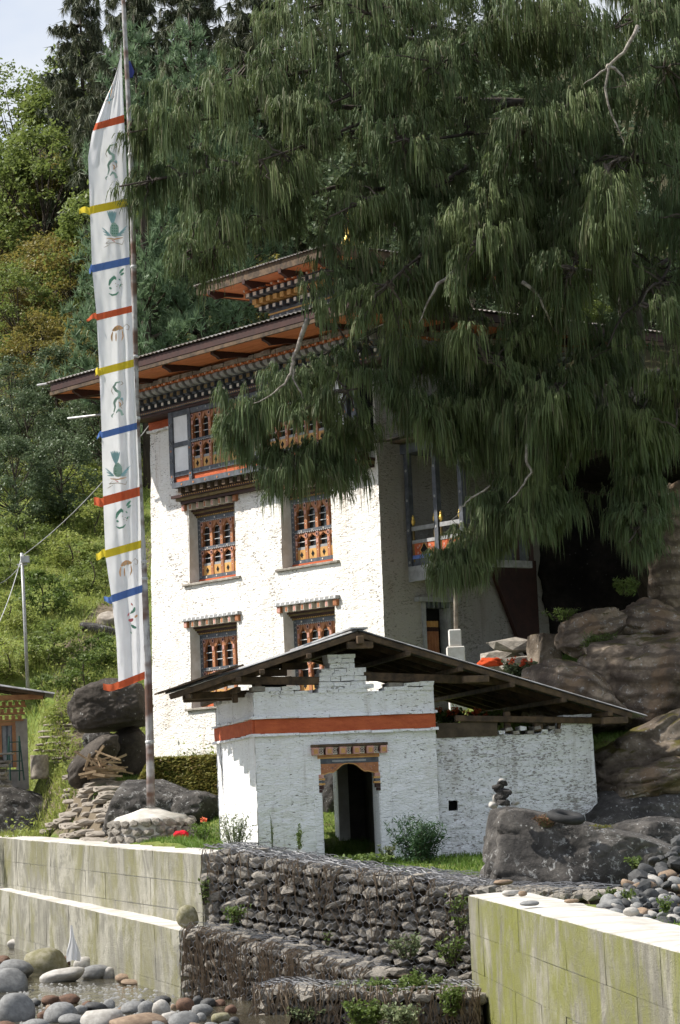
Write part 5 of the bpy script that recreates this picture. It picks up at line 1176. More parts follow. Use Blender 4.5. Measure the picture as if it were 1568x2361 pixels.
for (a, c, mm, tail) in BANDS:
    a, c = a + 2.5, c - 2.5
    m = MB(); K = 40
    for j in range(4):
        for i in range(K + 1):
            y = lerp(a, c, j / 3); m.v.append(tuple(fl(i / K, y - 20 * (1 - i / K) * 0, .012) - fo))
    m.f = [(j * (K + 1) + i, j * (K + 1) + i + 1, (j + 1) * (K + 1) + i + 1, (j + 1) * (K + 1) + i) for j in range(3) for i in range(K)]; m.m = [0] * len(m.f)
    o = m.build('ribbon_band', MT[mm], flag, smooth=True)
    if tail:
        m = MB(); K = 8; e0 = fl(0, a, .01); e1 = fl(0, c, .01)
        for i in range(K + 1):
            t = i / K; dx = Vector((-tail * .0089 * t, -.05 * math.sin(t * 5), -.02 * t + .03 * math.sin(t * 4 + a)))
            mid = (e0 + e1) / 2; w_ = 1 - .55 * t * (a % 3) / 2
            for q in (e0, (e0 + e1) / 2 + Vector((0, -.02 * t, 0)), e1): m.v.append(tuple(mid + (q - mid) * w_ + dx - fo))
        m.f = [(i * 3 + j, i * 3 + j + 1, i * 3 + j + 4, i * 3 + j + 3) for i in range(K) for j in range(2)]; m.m = [0] * len(m.f)
        m.build('ribbon_tail', MT[mm], o, smooth=True)
m = MB(); q = [at(294, 140, 52.2), at(300, 140, 52.15), at(310, 165, 52.1), at(306, 178, 52.15), at(297, 180, 52.2)]; m.add([p - fo for p in q] + [p - fo + Vector((0, .02, 0)) for p in q], [(0, 1, 2, 3, 4), (9, 8, 7, 6, 5)]); m.build('blue_streamer', clothmat('navy_cotton', (.015, .025, .12)), flag)
# printed animals and emblems: brushed strokes lying on the cloth
MT['ig'] = plain('green_print', (.36, .50, .43), (.3, .44, .37), 9, .9, 0); MT['idg'] = plain('dark_green_print', (.16, .34, .25), (.13, .3, .21), 9, .9, 0); MT['it'] = plain('teal_print', (.34, .54, .58), (.28, .47, .51), 9, .9, 0); MT['io'] = plain('orange_print', (.66, .4, .22), (.6, .34, .17), 9, .9, 0); MT['ib'] = plain('brown_line_print', (.45, .4, .34), (.4, .34, .28), 9, .9, 0); MT['ip'] = plain('pink_print', (.7, .2, .2), (.6, .16, .16), 9, .9, 0)
INK = ['ig', 'idg', 'it', 'io', 'ib', 'ip']
def motif(name, cx, cy, strokes):
    "strokes: (ink, width, [(x, y), ...]) in picture pixels relative to the centre"
    m = MB(); lay = 0
    for ink, w_, pts in strokes:
        lay += 1; P2 = []
        for (a, c), (d, e) in zip(pts, pts[1:]):
            for s_ in range(4): P2.append((lerp(a, d, s_ / 4), lerp(c, e, s_ / 4)))
        P2.append(pts[-1]); vs = []; nn = len(P2)
        for i, (a, c) in enumerate(P2):
            p, q = P2[max(0, i - 1)], P2[min(nn - 1, i + 1)]; dx, dy = q[0] - p[0], q[1] - p[1]; l_ = math.hypot(dx, dy) or 1
            tp = min(1.0, .35 + 2.5 * min(i, nn - 1 - i) / nn); ox, oy = -dy / l_ * w_ / 2 * tp, dx / l_ * w_ / 2 * tp
            for sg in (-1, 1):
                X, Yy = cx + a + ox * sg, cy + c + oy * sg; l2, r2 = edge(Yy); u = max(.02, min(.98, (X - l2) / max(1, r2 - l2)))
                vs.append(fl(u, Yy - (1 - u) * 20, .008 + .0012 * lay) - fo)
        m.add(vs, [(2 * i, 2 * i + 1, 2 * i + 3, 2 * i + 2) for i in range(nn - 1)], INK.index(ink))
    m.build(name, [MT[q] for q in INK], flag)['kind'] = 'stuff'
def dragon(cx, cy):
    motif('dragon_print', cx, cy, [('ig', 6, [(6, -38), (-4, -36), (-9, -26), (-4, -18), (4, -14), (4, -4), (-4, 2), (-8, 10), (-6, 20), (-9, 32)]), ('ib', 2, [(8, -40), (12, -34), (6, -30)]), ('ig', 5, [(-4, 34), (2, 26), (8, 30), (10, 38), (14, 36)]), ('ig', 3, [(-9, 34), (-14, 40), (-12, 44)]), ('ib', 2, [(2, 0), (9, 4), (12, 12), (6, 18), (10, 24)]), ('io', 3, [(2, 8), (6, 12), (4, 20)]), ('it', 4, [(6, 2), (10, 0), (12, 6)]), ('ib', 1.6, [(-12, -28), (-14, -16), (-10, -8)])])
def garuda(cx, cy):
    st = [('it', 5, [(0, -12), (-12 + 4 * i, -44 + abs(i - 2))]) for i in range(6)]
    st += [('ig', 20, [(2, -16), (4, -4), (4, 10), (2, 16)])] + [('idg', 3, [(-2 + 5 * (i % 3), -10 + 6 * (i // 3)), (1 + 5 * (i % 3), -8 + 6 * (i // 3))]) for i in range(12)]
    st += [('it', 3, [(-4, 14), (-20 - 2 * i, 12 - 8 * i)]) for i in range(3)] + [('it', 3, [(10, 14), (24 + 3 * i, 12 - 7 * i)]) for i in range(4)]
    st += [('io', 3, [(-14, 20), (4, 22), (24, 18)]), ('ib', 1.8, [(-8, 26), (-16, 32), (4, 30), (22, 34), (26, 24)]), ('ib', 1.5, [(-6, 34), (-20, 42)]), ('ip', 2, [(-2, 24), (6, 28)])]
    motif('garuda_print', cx, cy, st)
def lion(cx, cy):
    motif('snow_lion_print', cx, cy, [('idg', 7, [(-16, 4), (-12, -8), (-4, -16), (0, -10)]), ('idg', 5, [(-15, 8), (-10, 12)]), ('idg', 4, [(-16, 22), (-8, 26), (0, 24), (6, 18)]), ('idg', 5, [(8, -24), (12, -30), (18, -36)]), ('idg', 5, [(10, -20), (18, -26)]), ('idg', 3, [(6, -12), (10, -8)]), ('idg', 3, [(12, 0), (8, 6)])] + [('ib', 2, [(-2 + 3 * i, -2 + (i * 7) % 11), (0 + 3 * i, (i * 7) % 11)]) for i in range(6)])
def tiger(cx, cy):
    motif('tiger_print', cx, cy, [('io', 10, [(-12, -2), (0, -10), (12, -8)]), ('io', 4, [(-12, 0), (-14, 12), (-13, 22)]), ('io', 3, [(-4, 2), (-4, 22)]), ('io', 3, [(10, -4), (12, 10), (9, 20)]), ('ib', 1.5, [(12, -10), (20, -18), (26, -12), (24, -4), (18, -6)]), ('ib', 1.5, [(-6, -10), (-4, 0)]), ('ib', 1.5, [(2, -12), (4, -2)])])
motif('sword_print', 249, 205, [('it', 7, [(-2, -25), (-1, 0), (0, 18)]), ('io', 2, [(-5, -20), (-3, 15)]), ('io', 2, [(2, -26), (5, -8), (2, 16)]), ('it', 4, [(-10, 20), (0, 22), (10, 20)]), ('ib', 2, [(-14, 24), (-10, 16), (-4, 22)]), ('ib', 2, [(14, 12), (10, 18), (4, 22)]), ('io', 4, [(-1, 24), (0, 31)])])
dragon(258, 372); garuda(260, 530); lion(268, 655); tiger(272, 765); dragon(272, 918); garuda(268, 1082); lion(284, 1190); tiger(292, 1305)
motif('flower_print', 303, 1425, [('idg', 6, [(-2, -12), (6, -18), (8, -26)]), ('idg', 6, [(0, 14), (6, 20), (12, 22)]), ('ip', 7, [(-6, 2), (0, 4), (4, 0)]), ('ip', 3, [(-8, -6), (-4, -14)]), ('io', 5, [(8, -2), (14, -8)]), ('ig', 3, [(-2, 30), (2, 34)]), ('ip', 3, [(0, -36), (3, -30)])])
# plinth of rubble stones
plr = (435 - 256) / 2 * .43367 / FPX * 52
pl = thing('stone_plinth', 'round rubble stone plinth with domed mortar top holding the flagpole', 'plinth', (PB.x + .0, PB.y, -.75))
pz = .0
m = MB(); n = 40; prof = [(plr * 1.04, -.2), (plr, .3), (plr * .98, .55), (plr * .9, .63), (plr * .5, .72), (.2, .78)]
m.lathe(prof, n); 
m.v = [(x * (1 + .035 * nz((x, y, z), 2.2)), y * (1 + .035 * nz((x, y, z), 2.2, 3)), z + .035 * nz((x, y, z), 2.5, 6)) for x, y, z in m.v]
m.build('mortar_core', MT['conctop'], pl, smooth=True)
for r_ in range(4):
    a = random.uniform(0, .3)
    while a < 6.2832:
        w_ = random.uniform(.17, .3); aa = a + w_ / 2 / plr
        put('stone', random.choice(GST), pl, ((plr + .01) * math.cos(aa), (plr - .01) * math.sin(aa), .02 + r_ * .16 + random.uniform(-.03, .03)), (random.uniform(-.3, .3), random.uniform(-.3, .3), aa + 1.57), (w_ * .56, .12, .095)); a += w_ / plr * 1.02
# red cloth bundle by the plinth
def bundle(name, label, c, rad, mat, seed):
    bm = bmesh.new(); bmesh.ops.create_icosphere(bm, subdivisions=4, radius=1.0)
    for v_ in bm.verts:
        p = v_.co; q = p * (1 + .3 * fbm(p, 1.6, 4, seed) + .12 * abs(nz(p, 5, seed))); v_.co = Vector((q.x * rad[0], q.y * rad[1], max(-.5, q.z) * rad[2]))
    me = bpy.data.meshes.new(name); bm.to_mesh(me); bm.free(); me.materials.append(mat); me.polygons.foreach_set('use_smooth', [True] * len(me.polygons)); return tag(put(name, me, None, c), label, 'cloth')
bundle('cloth_bundle', 'bright red crumpled cloth at the foot of the plinth', at(418, 1926, 51.0), (.16, .12, .09), clothmat('crimson_cloth', (.55, .015, .03), .1), 3)
bundle('cloth_bundle', 'orange and maroon robe left on the steps below the temple', at(1130, 1530, 54.5), (.26, .2, .12), clothmat('robe_cloth', (.5, .07, .02), .1), 7)
# white rag hung on the footing wall
m = MB(); K = 14
for j in range(K + 1):
    for i in range(9):
        t = j / K; u = i / 8 - .5; w_ = .03 + .20 * t ** .8; p = at(165, 2133, 46.1); m.v.append((p.x + u * w_ * (1 - .25 * math.sin(t * 6)) + .03 * t, p.y - .05 + .05 * math.sin(u * 9 + t * 3) * t, p.z - t * .62 - .06 * abs(u) * t))
m.f = [(j * 9 + i, j * 9 + i + 1, (j + 1) * 9 + i + 1, (j + 1) * 9 + i) for j in range(K) for i in range(8)]; m.m = [0] * len(m.f)
tag(m.build('white_rag', MT['cloth'], smooth=True), 'white rag hanging down the footing wall above the stream stones', 'rag')
# utility pole and cables
up = at(64, 1566, 73); ut = at(50, 1275, 73)
pp = thing('utility_pole', 'thin grey metal utility pole on the grassy slope at left', 'pole', up)
m = MB(); m.tube([(0, 0, -.4), ut - up], [.055, .045], 10); m.build('pole_shaft', MT['metal'], pp, smooth=True)
m = MB(); t_ = ut - up; m.box(t_.x - .02, t_.x + .22, -.12, .12, t_.z - .3, t_.z - .1); m.box(t_.x - .15, t_.x + .15, -.03, .03, t_.z - .36, t_.z - .32); m.build('junction_box', MT['metal'], pp, bevel=.01)
def cable(name, label, p, q, sag, r_, mat):
    m = MB(); p, q = Vector(p), Vector(q); m.tube([p.lerp(q, i / 16) - Vector((0, 0, sag * 4 * (i / 16) * (1 - i / 16))) for i in range(17)], r_, 5); return tag(m.build(name, mat), label, 'cable')
cable('power_cable', 'grey cable from the utility pole up to the temple eave behind the flag', ut + Vector((0, 0, -.1)), at(470, 800, 64.5), .5, .014, MT['metal'])
cable('power_cable', 'grey cable from the utility pole down to the left frame edge', ut + Vector((0, 0, -.3)), at(-60, 1345, 66), .3, .013, MT['metal'])
cable('power_cable', 'thin cable crossing the slope low at the left frame edge', at(-40, 1500, 66), at(48, 1290, 73), .3, .014, MT['iron'])
MT['hutwood'] = plain('weathered_orange_timber', (.36, .18, .08), (.24, .11, .05), 5, .75, .3)
# small house at the left edge
hp_ = at(30, 1795, 68.0)
hs = thing('side_house', 'small grey plastered house with orange timber cornice at the left frame edge', 'house', (hp_.x, hp_.y, 1.0), R(8))
hb = lambda m, n_, mat, par=hs, **kw: m.build(n_, mat, par, **kw)
mpx = 68.0 * .43367 / FPX; W0 = .42; Zt = (1795 - 1650) * mpx
m = MB(); m.box(.10, W0, 0, 1.0, -.3, Zt - .1); m.box(-3.2, -.0 - .32, .06, 1.0, -.3, Zt - .1); m.box(-.32, .099, .1, 1.0, -.3, .05 + .2); hb(m, 'wall', plain('grey_mud_plaster', (.30, .27, .235), (.2, .18, .155), 3, .9, .5))
m = MB(); m.box(-.34, .11, .0, .14, 1.42, 1.52, 0); m.box(.01, .105, -.01, .13, .3, 1.418, 0); m.box(-.34, -.27, 0, .12, .3, 1.418, 0); wf = hb(m, 'window', MT['hutwood'])
m = MB(); m.box(-.27, .01, .07, .1, .3, 1.42); hb(m, 'pane', MT['greyp'], wf)
for x in (-.26, -.14, -.11, -.005): m = MB(); m.box(x - .012, x + .012, .03, .069, .3, 1.42); hb(m, 'glazing_bar', MT['slatep'], wf)
for r_, (z, o) in enumerate(((1.58, .04), (1.76, .1), (1.95, .16))):
    m = MB(); m.box(-3.2, .32 + .04 * r_, -o, .2, z - .05, z); cr_ = hb(m, 'cornice_board', MT['hutwood'])
    for q in range(9):
        x = .22 + .05 * r_ - q * .17; m = MB(); m.box(x - .05, x + .05, -o - .02, .1, z + .003, z + .105); hb(m, 'dentil', MT['hutwood'], cr_)
m = MB(); m.beam((-3.2, -.45, 2.14), (.85, -.45, 2.14), .12, .14); hb(m, 'eave_beam', MT['hutwood'])
m = MB(); corr(m, (1.15, -.9, 2.2), (1.15, 1.3, 2.2), (-3.4, 1.3, 3.05), (-3.4, -.9, 3.05), 50, .02); m.box(-.01, .0, 0, .01, 2.3, 2.31); rf_ = hb(m, 'roof', MT['metal'])
for y in (-.7, .3, 1.1): m = MB(); m.beam((.9, y, 2.2), (-3.3, y, 2.95), .09, .12); hb(m, 'rafter', MT['oldwood'], rf_)
m = MB(); m.lathe([(.25, 0), (.24, .1), (.235, .6), (.24, .62)], 18); m.v = [(x * (1 + .04 * math.sin(7 * math.atan2(y, x))), y, z) for x, y, z in m.v]; q = at(92, 1796, 66.6); tag(m.build('stump_drum', MT['greywood'], smooth=True, loc=(q.x, q.y, q.z)), 'grey cut log standing beside the small house', 'log')
sl_ = thing('stepladder', 'dark green stepladder in front of the small house', 'ladder', at(35, 1800, 66.3), R(20)); gm = plain('dark_green_paint', (.015, .06, .045), (.01, .04, .03), 6, .5, .1)
for x in (-.18, .18):
    m = MB(); m.beam((x, -.25, 0), (x * .75, 0, 1.15), .05, .03, (1, 0, 0)); m.build('front_leg', gm, sl_); m = MB(); m.beam((x, .3, 0), (x * .75, 0, 1.15), .04, .03, (1, 0, 0)); m.build('rear_leg', gm, sl_)
for i in range(4): m = MB(); t = (i + 1) / 4.6; m.box(-.16, .16, -.25 * (1 - t) - .04, -.25 * (1 - t) + .04, 1.15 * t - .012, 1.15 * t + .012); m.build('tread', gm, sl_)
wp_ = thing('stone_hearth', 'dark stacked stone hearth at the left frame edge', 'hearth', at(3, 1815, 65.6))
for i in range(40): put('stone', random.choice(GST), wp_, (random.uniform(-.5, .18), random.uniform(-.3, .2), .04 + .1 * (i // 5)), (0, 0, random.uniform(-.3, .3)), (.15, .13, .06))
m = MB(); m.box(-.6, .33, -.35, .3, .83, .87); m.build('slab', MT['gstone'], wp_)
# firewood
rnd = random.Random(3)
for i in range(46):
    px = rnd.gauss(248, 20); py = rnd.uniform(1768, 1792) if i < 34 else rnd.uniform(1740, 1765); p = at(px, py, 60.2 + rnd.uniform(-.3, .3)); l = rnd.uniform(.3, .7); m = MB()
    a = rnd.uniform(-.6, .6) + (0 if i < 40 else rnd.choice((-1, 1)) * 1.0); d_ = Vector((math.cos(a), rnd.uniform(-.3, .3), math.sin(a) * (.45 if i < 34 else 1))) * l / 2
    m.beam(-d_, d_, rnd.uniform(.03, .07), rnd.uniform(.03, .06)); o = m.build('firewood_stick', MT['firewood'] if 'firewood' in MT else MT.setdefault('firewood', plain('split_firewood', (.42, .31, .19), (.22, .15, .09), 6, .85, .3, rnd=.4)), loc=p)
    tag(o, 'split stick in the firewood pile under the overhanging boulder', 'firewood', 'firewood pile')
# stone steps climbing from the river wall to the upper terrace
rnd = random.Random(12)
def hit0(px, py, y0=50.0):
    d = at(px, py, 1.0); Y = y0
    while Y < 90:
        if d.z * Y < ground_z(d.x * Y, Y): return Vector((d.x * Y, Y, ground_z(d.x * Y, Y)))
        Y += .1
    return at(px, py, 55)
SP = [Vector((x, y, 0)) for x, y in PATH[:6]]
for i in range(17):
    t = i / 16. * 4.6; a = SP[int(t)].lerp(SP[int(t) + 1], t - int(t)); d = (SP[int(t) + 1] - SP[int(t)]).normalized(); sd_ = Vector((d.y, -d.x, 0)); u = -rnd.uniform(.45, .75); t /= 4.6
    while u < .55:
        w_ = rnd.uniform(.45, .95); p = a + sd_ * (u + w_ / 2) + d * rnd.uniform(-.08, .08); p.z = max(ground_z(p.x + d.x * q, p.y + d.y * q) for q in (-.2, 0, .2)) + .015
        o = put('step_stone', GSTP[rnd.randrange(len(GSTP))], None, p, (rnd.uniform(-.06, .06), rnd.uniform(-.06, .06), math.atan2(sd_.y, sd_.x) + rnd.uniform(-.2, .2)), (w_ * .55, rnd.uniform(.22, .32), .085))
        tag(o, 'flat stone in the steps, %s' % ('lowest flight by the plinth' if t < .35 else 'middle flight' if t < .7 else 'top flight under the firewood'), 'stone step', 'stone steps at left'); u += w_
for i in range(7):
    t = .12 + .72 * i / 6.; y = lerp(1905, 1812, t); xc = lerp(228, 178, t) + rnd.uniform(-10, 10); x = xc - rnd.uniform(34, 48)
    while x < xc + 34:
        w_ = rnd.uniform(24, 52); p = hit0(x + w_ / 2, y + rnd.uniform(-3, 3), 55.0)
        o = put('step_stone', GSTP[rnd.randrange(len(GSTP))], None, p + Vector((0, 0, .01)), (rnd.uniform(-.06, .06), rnd.uniform(-.06, .06), rnd.uniform(-.25, .25)), (w_ * .43367 / FPX * p.y * .56, rnd.uniform(.16, .26), .07))
        tag(o, 'flat stone in the steps, %s' % ('lowest flight by the plinth' if t < .35 else 'middle flight' if t < .7 else 'top flight under the firewood'), 'stone step', 'stone steps at left'); x += w_
for i in range(8):                                   # grown-over steps higher on the slope
    t = i / 7.; y = lerp(1762, 1655, t); xc = lerp(112, 150, t); Y = lerp(64.5, 69.5, t)
    for j in range(3):
        o = put('step_stone', rnd.choice(GSTP), None, hit0(xc - 26 + j * 24 + rnd.uniform(-5, 5), y + rnd.uniform(-2, 2), 62) - Vector((0, 0, .02)), (0, 0, rnd.uniform(-.2, .2)), (.3, .14, .04)); tag(o, 'grass-grown stone step on the slope behind the small house', 'stone step', 'stone steps on the slope')
by_ = {}
for o in [q for q in COL.objects if q.name.startswith('step_stone')]: by_.setdefault(o['label'], []).append(o)
for lb, os_ in by_.items():
    os_.sort(key=lambda q: q.location.z * 40 + q.location.x)
    if len(os_) < 15:
        for q, o in enumerate(os_): o['label'] = lb + ', ' + ('lowest slab' if q == 0 else 'topmost slab' if q == len(os_) - 1 else '%s slab from below' % ['', 'second', 'third', 'fourth', 'fifth', 'sixth', 'seventh', 'eighth', 'ninth', 'tenth', 'eleventh', 'twelfth', 'thirteenth', 'fourteenth'][q])
# loose rubble on the bank below the gabions
rnd = random.Random(44)
for i in range(70):
    p = hit0(rnd.uniform(560, 1090), rnd.uniform(2285, 2365), 33.0); s_ = rnd.uniform(.05, .17)
    o = put('rubble_stone', rnd.choice(GST), None, p, (rnd.uniform(-.4, .4), rnd.uniform(-.4, .4), rnd.uniform(0, 6)), (s_, s_ * .8, s_ * .6)); tag(o, 'loose grey rubble stone on the bank below the gabions at bottom centre', 'stone', 'loose rubble at bottom centre')
# white plinth stub, bamboo post and steps by the side door
q = at(1052, 1535, 56.2); wpn = thing('white_plinth', 'small sunlit white plinth below the balcony post', 'plinth', q)
m = MB(); m.box(-.2, .2, -.2, .2, -1.0, .42); m.build('base_block', MT['plaster'], wpn, bevel=.02); m = MB(); m.box(-.14, .14, -.14, .14, .423, .8); m.build('upper_block', MT['plaster'], wpn, bevel=.02)
a_ = at(1052, 1480, 56.3); c_ = at(1046, 1284, 56.3); m = MB(); m.tube([a_, a_.lerp(c_, .5) + Vector((.02, 0, 0)), c_], .05, 8); tag(m.build('bamboo_post', MT['greywood'], smooth=True), 'thin wooden post propping the balcony corner', 'post')
for i, (px, py, w_) in enumerate(((1160, 1515, .6), (1130, 1545, .5), (1190, 1490, .7), (1200, 1530, .6))):
    o = put('wall_block', GST[i], None, at(px, py, 57 - .4 * i), (0, 0, .2), (w_, .5, .22)); tag(o, ('long grey step block below the side door', 'lowest grey step block by the orange robe', 'uppermost grey step block by the red flank wall', 'grey step block touching the mossy stone block')[i], 'stone block')
# ------------------------------------------------------------------ vegetation
import numpy as np
RG = np.random.default_rng(7)
def fastmesh(name, V, loops_per, mats, smooth=False, midx=None):
    "V: (N, 3) vertices, consecutive groups of loops_per form one face"
    V = np.asarray(V, dtype=np.float32); n = len(V); nf = n // loops_per
    me = bpy.data.meshes.new(name); me.vertices.add(n); me.vertices.foreach_set('co', V.ravel())
    me.loops.add(n); me.loops.foreach_set('vertex_index', np.arange(n, dtype=np.int32))
    me.polygons.add(nf); me.polygons.foreach_set('loop_start', np.arange(0, n, loops_per, dtype=np.int32)); me.polygons.foreach_set('loop_total', np.full(nf, loops_per, dtype=np.int32))
    for m_ in (mats if isinstance(mats, (list, tuple)) else [mats]): me.materials.append(m_)
    if midx is not None: me.polygons.foreach_set('material_index', np.asarray(midx, dtype=np.int32))
    me.update(calc_edges=True); return me
def unit(a): return a / np.maximum(1e-9, np.linalg.norm(a, axis=1, keepdims=True))
def leaf_quads(C, size, aspect=.5, up=.35, rg=RG, droop=0.0):
    "rhombic leaves at centres C"
    n = len(C); nrm = rg.normal(size=(n, 3)); nrm[:, 2] = np.abs(nrm[:, 2]) + up * 2; nrm = unit(nrm)
    t = rg.normal(size=(n, 3)); t[:, 2] -= droop; t = unit(t - nrm * np.sum(t * nrm, 1, keepdims=True)); b = np.cross(nrm, t)
    s = (np.asarray(size) * rg.uniform(.6, 1.3, n))[:, None] if np.isscalar(size) else np.asarray(size)[:, None]
    q = np.stack([C + t * s, C + b * s * aspect - nrm * s * .12, C - t * s, C - b * s * aspect - nrm * s * .12], 1); return q.reshape(-1, 3)
def hit(px, py, y0=40.0, y1=220.0):
    "where the sight line through a picture point meets the terrain"
    d = at(px, py, 1.0); Y = y0
    while Y < y1:
        if d.z * Y < ground_z(d.x * Y, Y): return Vector((d.x * Y, Y, ground_z(d.x * Y, Y)))
        Y += .15
    return None
LM = {}
LM['green'] = leafmat('green_leaves', (.115, .165, .04), (.17, .215, .055), (.23, .25, .07), .4)
LM['olive'] = leafmat('yellow_olive_leaves', (.155, .16, .042), (.23, .195, .05), (.32, .20, .06), .4)
LM['dark'] = leafmat('glossy_dark_leaves', (.075, .115, .055), (.125, .17, .085), (.18, .21, .12), .25, .15, .9, .5, .3)
LM['bright'] = leafmat('fresh_green_leaves', (.085, .135, .03), (.13, .185, .045), (.19, .22, .06), .35)
LM['pine'] = leafmat('blue_pine_needles', (.115, .185, .09), (.18, .26, .14), None, .3, .2)
LM['conif'] = leafmat('dark_conifer_foliage', (.06, .08, .042), (.105, .12, .06), (.14, .12, .07), .2, .2)
LM['weed'] = leafmat('hillside_weeds', (.19, .245, .05), (.29, .33, .085), (.38, .34, .12), .4, 0)
LM['lawn'] = leafmat('lawn_blades', (.085, .16, .022), (.13, .22, .035), (.18, .24, .05), .3, 0)
LM['moss'] = leafmat('mossy_bank_growth', (.15, .165, .035), (.24, .22, .055), (.26, .15, .05), .3, 0)
LM['shrub'] = leafmat('dark_feathery_shrub', (.03, .075, .028), (.055, .11, .045), None, .25, 0)
LM['grey'] = leafmat('grey_green_weeds', (.13, .17, .08), (.2, .24, .12), (.3, .28, .16), .3, 0)
LM['petal'] = leafmat('orange_red_petals', (.7, .12, .05), (.8, .2, .08), None, .25, 0)
def tree_mesh(kind, seed, h, rx, rz_, lm, ncl=95, nlf=90, lsz=.13, trunk_r=.16, low=.25, clr=.55, bare=0.0):
    "returns (trunk mesh, crown mesh), foot at the origin"
    rnd = random.Random(seed); rg = np.random.default_rng(seed)
    m = MB(); lean = Vector((rnd.uniform(-.12, .12), rnd.uniform(-.12, .12), 1)); n = 8
    tr = [Vector((lean.x * h * t + .12 * math.sin(t * 5 + seed), lean.y * h * t + .12 * math.cos(t * 4 + seed) - .12, h * .92 * t)) for t in [i / n for i in range(n + 1)]]
    m.tube(tr, [lerp(trunk_r, .02, (i / n) ** .8) for i in range(n + 1)], 7)
    cen = []
    for i in range(ncl):
        while True:
            p = Vector((rnd.uniform(-1, 1), rnd.uniform(-1, 1), rnd.uniform(-1, 1)))
            if .25 < p.length < 1: break
        p = p.normalized() * (p.length ** .45); k_ = 1 + .38 * nz(p, 1.6, seed)
        zz = h * (low + (1 - low) * (p.z * .5 + .5)); w_ = (1 - .35 * max(0, p.z)) * k_
        cen.append(Vector((p.x * rx * w_ + lean.x * zz, p.y * rx * w_ + lean.y * zz, zz * (1 + .06 * k_))))
    for i, c in enumerate(cen):
        if i % 3 == 0:
            t = max(.12, min(.9, (c.z / h) * .75 - .05)); a = tr[int(t * n)]; mid = a.lerp(c, .55) + Vector((0, 0, -.18)); m.tube([a, mid, c], [trunk_r * .38 * (1 - t * .6), trunk_r * .2, .008], 4, cap=False)
    C = []
    for c in cen:
        k_ = int(nlf * rnd.uniform(.5, 1.3)); r_ = clr * rnd.uniform(.6, 1.3); q = rg.normal(size=(k_, 3)) * (r_ * .55, r_ * .55, r_ * .33); C.append(q + np.array(c))
    C = np.concatenate(C); sizes = lsz * rg.uniform(.55, 1.3, len(C))
    return m.mesh(kind + '_trunk', MT['bark'], True), fastmesh(kind + '_crown', leaf_quads(C, sizes, .52, .3, rg), 4, lm)
def pine_mesh(kind, seed, h, rx, lm, needle=.26, tiers=15, hang=False, mat_t='bark'):
    rnd = random.Random(seed); rg = np.random.default_rng(seed); m = MB(); m.tube([(0, 0, 0), (.1, .05, h * .5), (0, 0, h)], [.2, .13, .02], 7); Q = []
    for t in range(tiers):
        z = h * (.14 + .85 * t / tiers); w_ = rx * (1 - t / tiers) ** .75 + .2
        for b_ in range(7):
            a = rnd.uniform(0, 6.28); l = w_ * rnd.uniform(.65, 1.15); e = Vector((math.cos(a) * l, math.sin(a) * l, z + l * (.28 if not hang else -.05))); s = Vector((0, 0, z)); m.tube([s, s.lerp(e, .5) - Vector((0, 0, .08)), e], [.045, .03, .008], 4, cap=False)
            nt_ = max(4, int(l * 9))
            for k_ in range(nt_):
                f = .25 + .75 * (k_ + 1) / nt_; c = s.lerp(e, f) + Vector((rnd.gauss(0, .16), rnd.gauss(0, .16), rnd.gauss(0, .1))); nn = 26
                d = rg.normal(size=(nn, 3)); d[:, 2] += (.9 if not hang else -2.2); d = unit(d); L = needle * rg.uniform(.6, 1.2, nn)[:, None] * (1 if not hang else 1.7); side = unit(np.cross(d, rg.normal(size=(nn, 3)))) * (.020 if not hang else .028); c_ = np.array(c)
                Q.append(np.stack([c_ - side, c_ + side + d * 0, c_ + d * L], 1).reshape(-1, 3))
    return m.mesh(kind + '_trunk', MT[mat_t], True), fastmesh(kind + '_crown', np.concatenate(Q), 3, lm)
PROTO = {'green': [tree_mesh('green_tree', 3, 7.5, 2.6, 3, LM['green'], lsz=.115), tree_mesh('green_tree', 5, 8.5, 2.7, 3, LM['green'], 85, 85, .11)],
         'olive': [tree_mesh('olive_tree', 8, 6.5, 2.6, 3, LM['olive'], lsz=.11, low=.15), tree_mesh('olive_tree', 9, 7, 2.8, 3, LM['olive'], lsz=.11, low=.12)],
         'dark': [tree_mesh('dark_tree', 11, 6.5, 2.7, 3, LM['dark'], 110, 95, .105, low=.08), tree_mesh('dark_tree', 13, 7.0, 2.9, 3, LM['dark'], 110, 95, .105, low=.06)],
         'bush': [tree_mesh('bush', 15, 1.7, 1.0, 1, LM['bright'], 34, 70, .075, .04, .02, .3), tree_mesh('bush', 17, 1.5, 1.1, 1, LM['green'], 34, 70, .075, .04, .02, .3), tree_mesh('bush', 19, 1.6, 1.1, 1, LM['weed'], 34, 70, .07, .04, .02, .3)],
         'pine': [pine_mesh('blue_pine', 21, 9.0, 2.5, LM['pine'])],
         'conif': [pine_mesh('dark_conifer', 23, 15.0, 3.4, LM['conif'], .3, 18, True), tree_mesh('dark_conifer', 25, 13, 3.2, 5, LM['conif'], 130, 90, .14, .25, .2, .7)]}
NTREE = 0
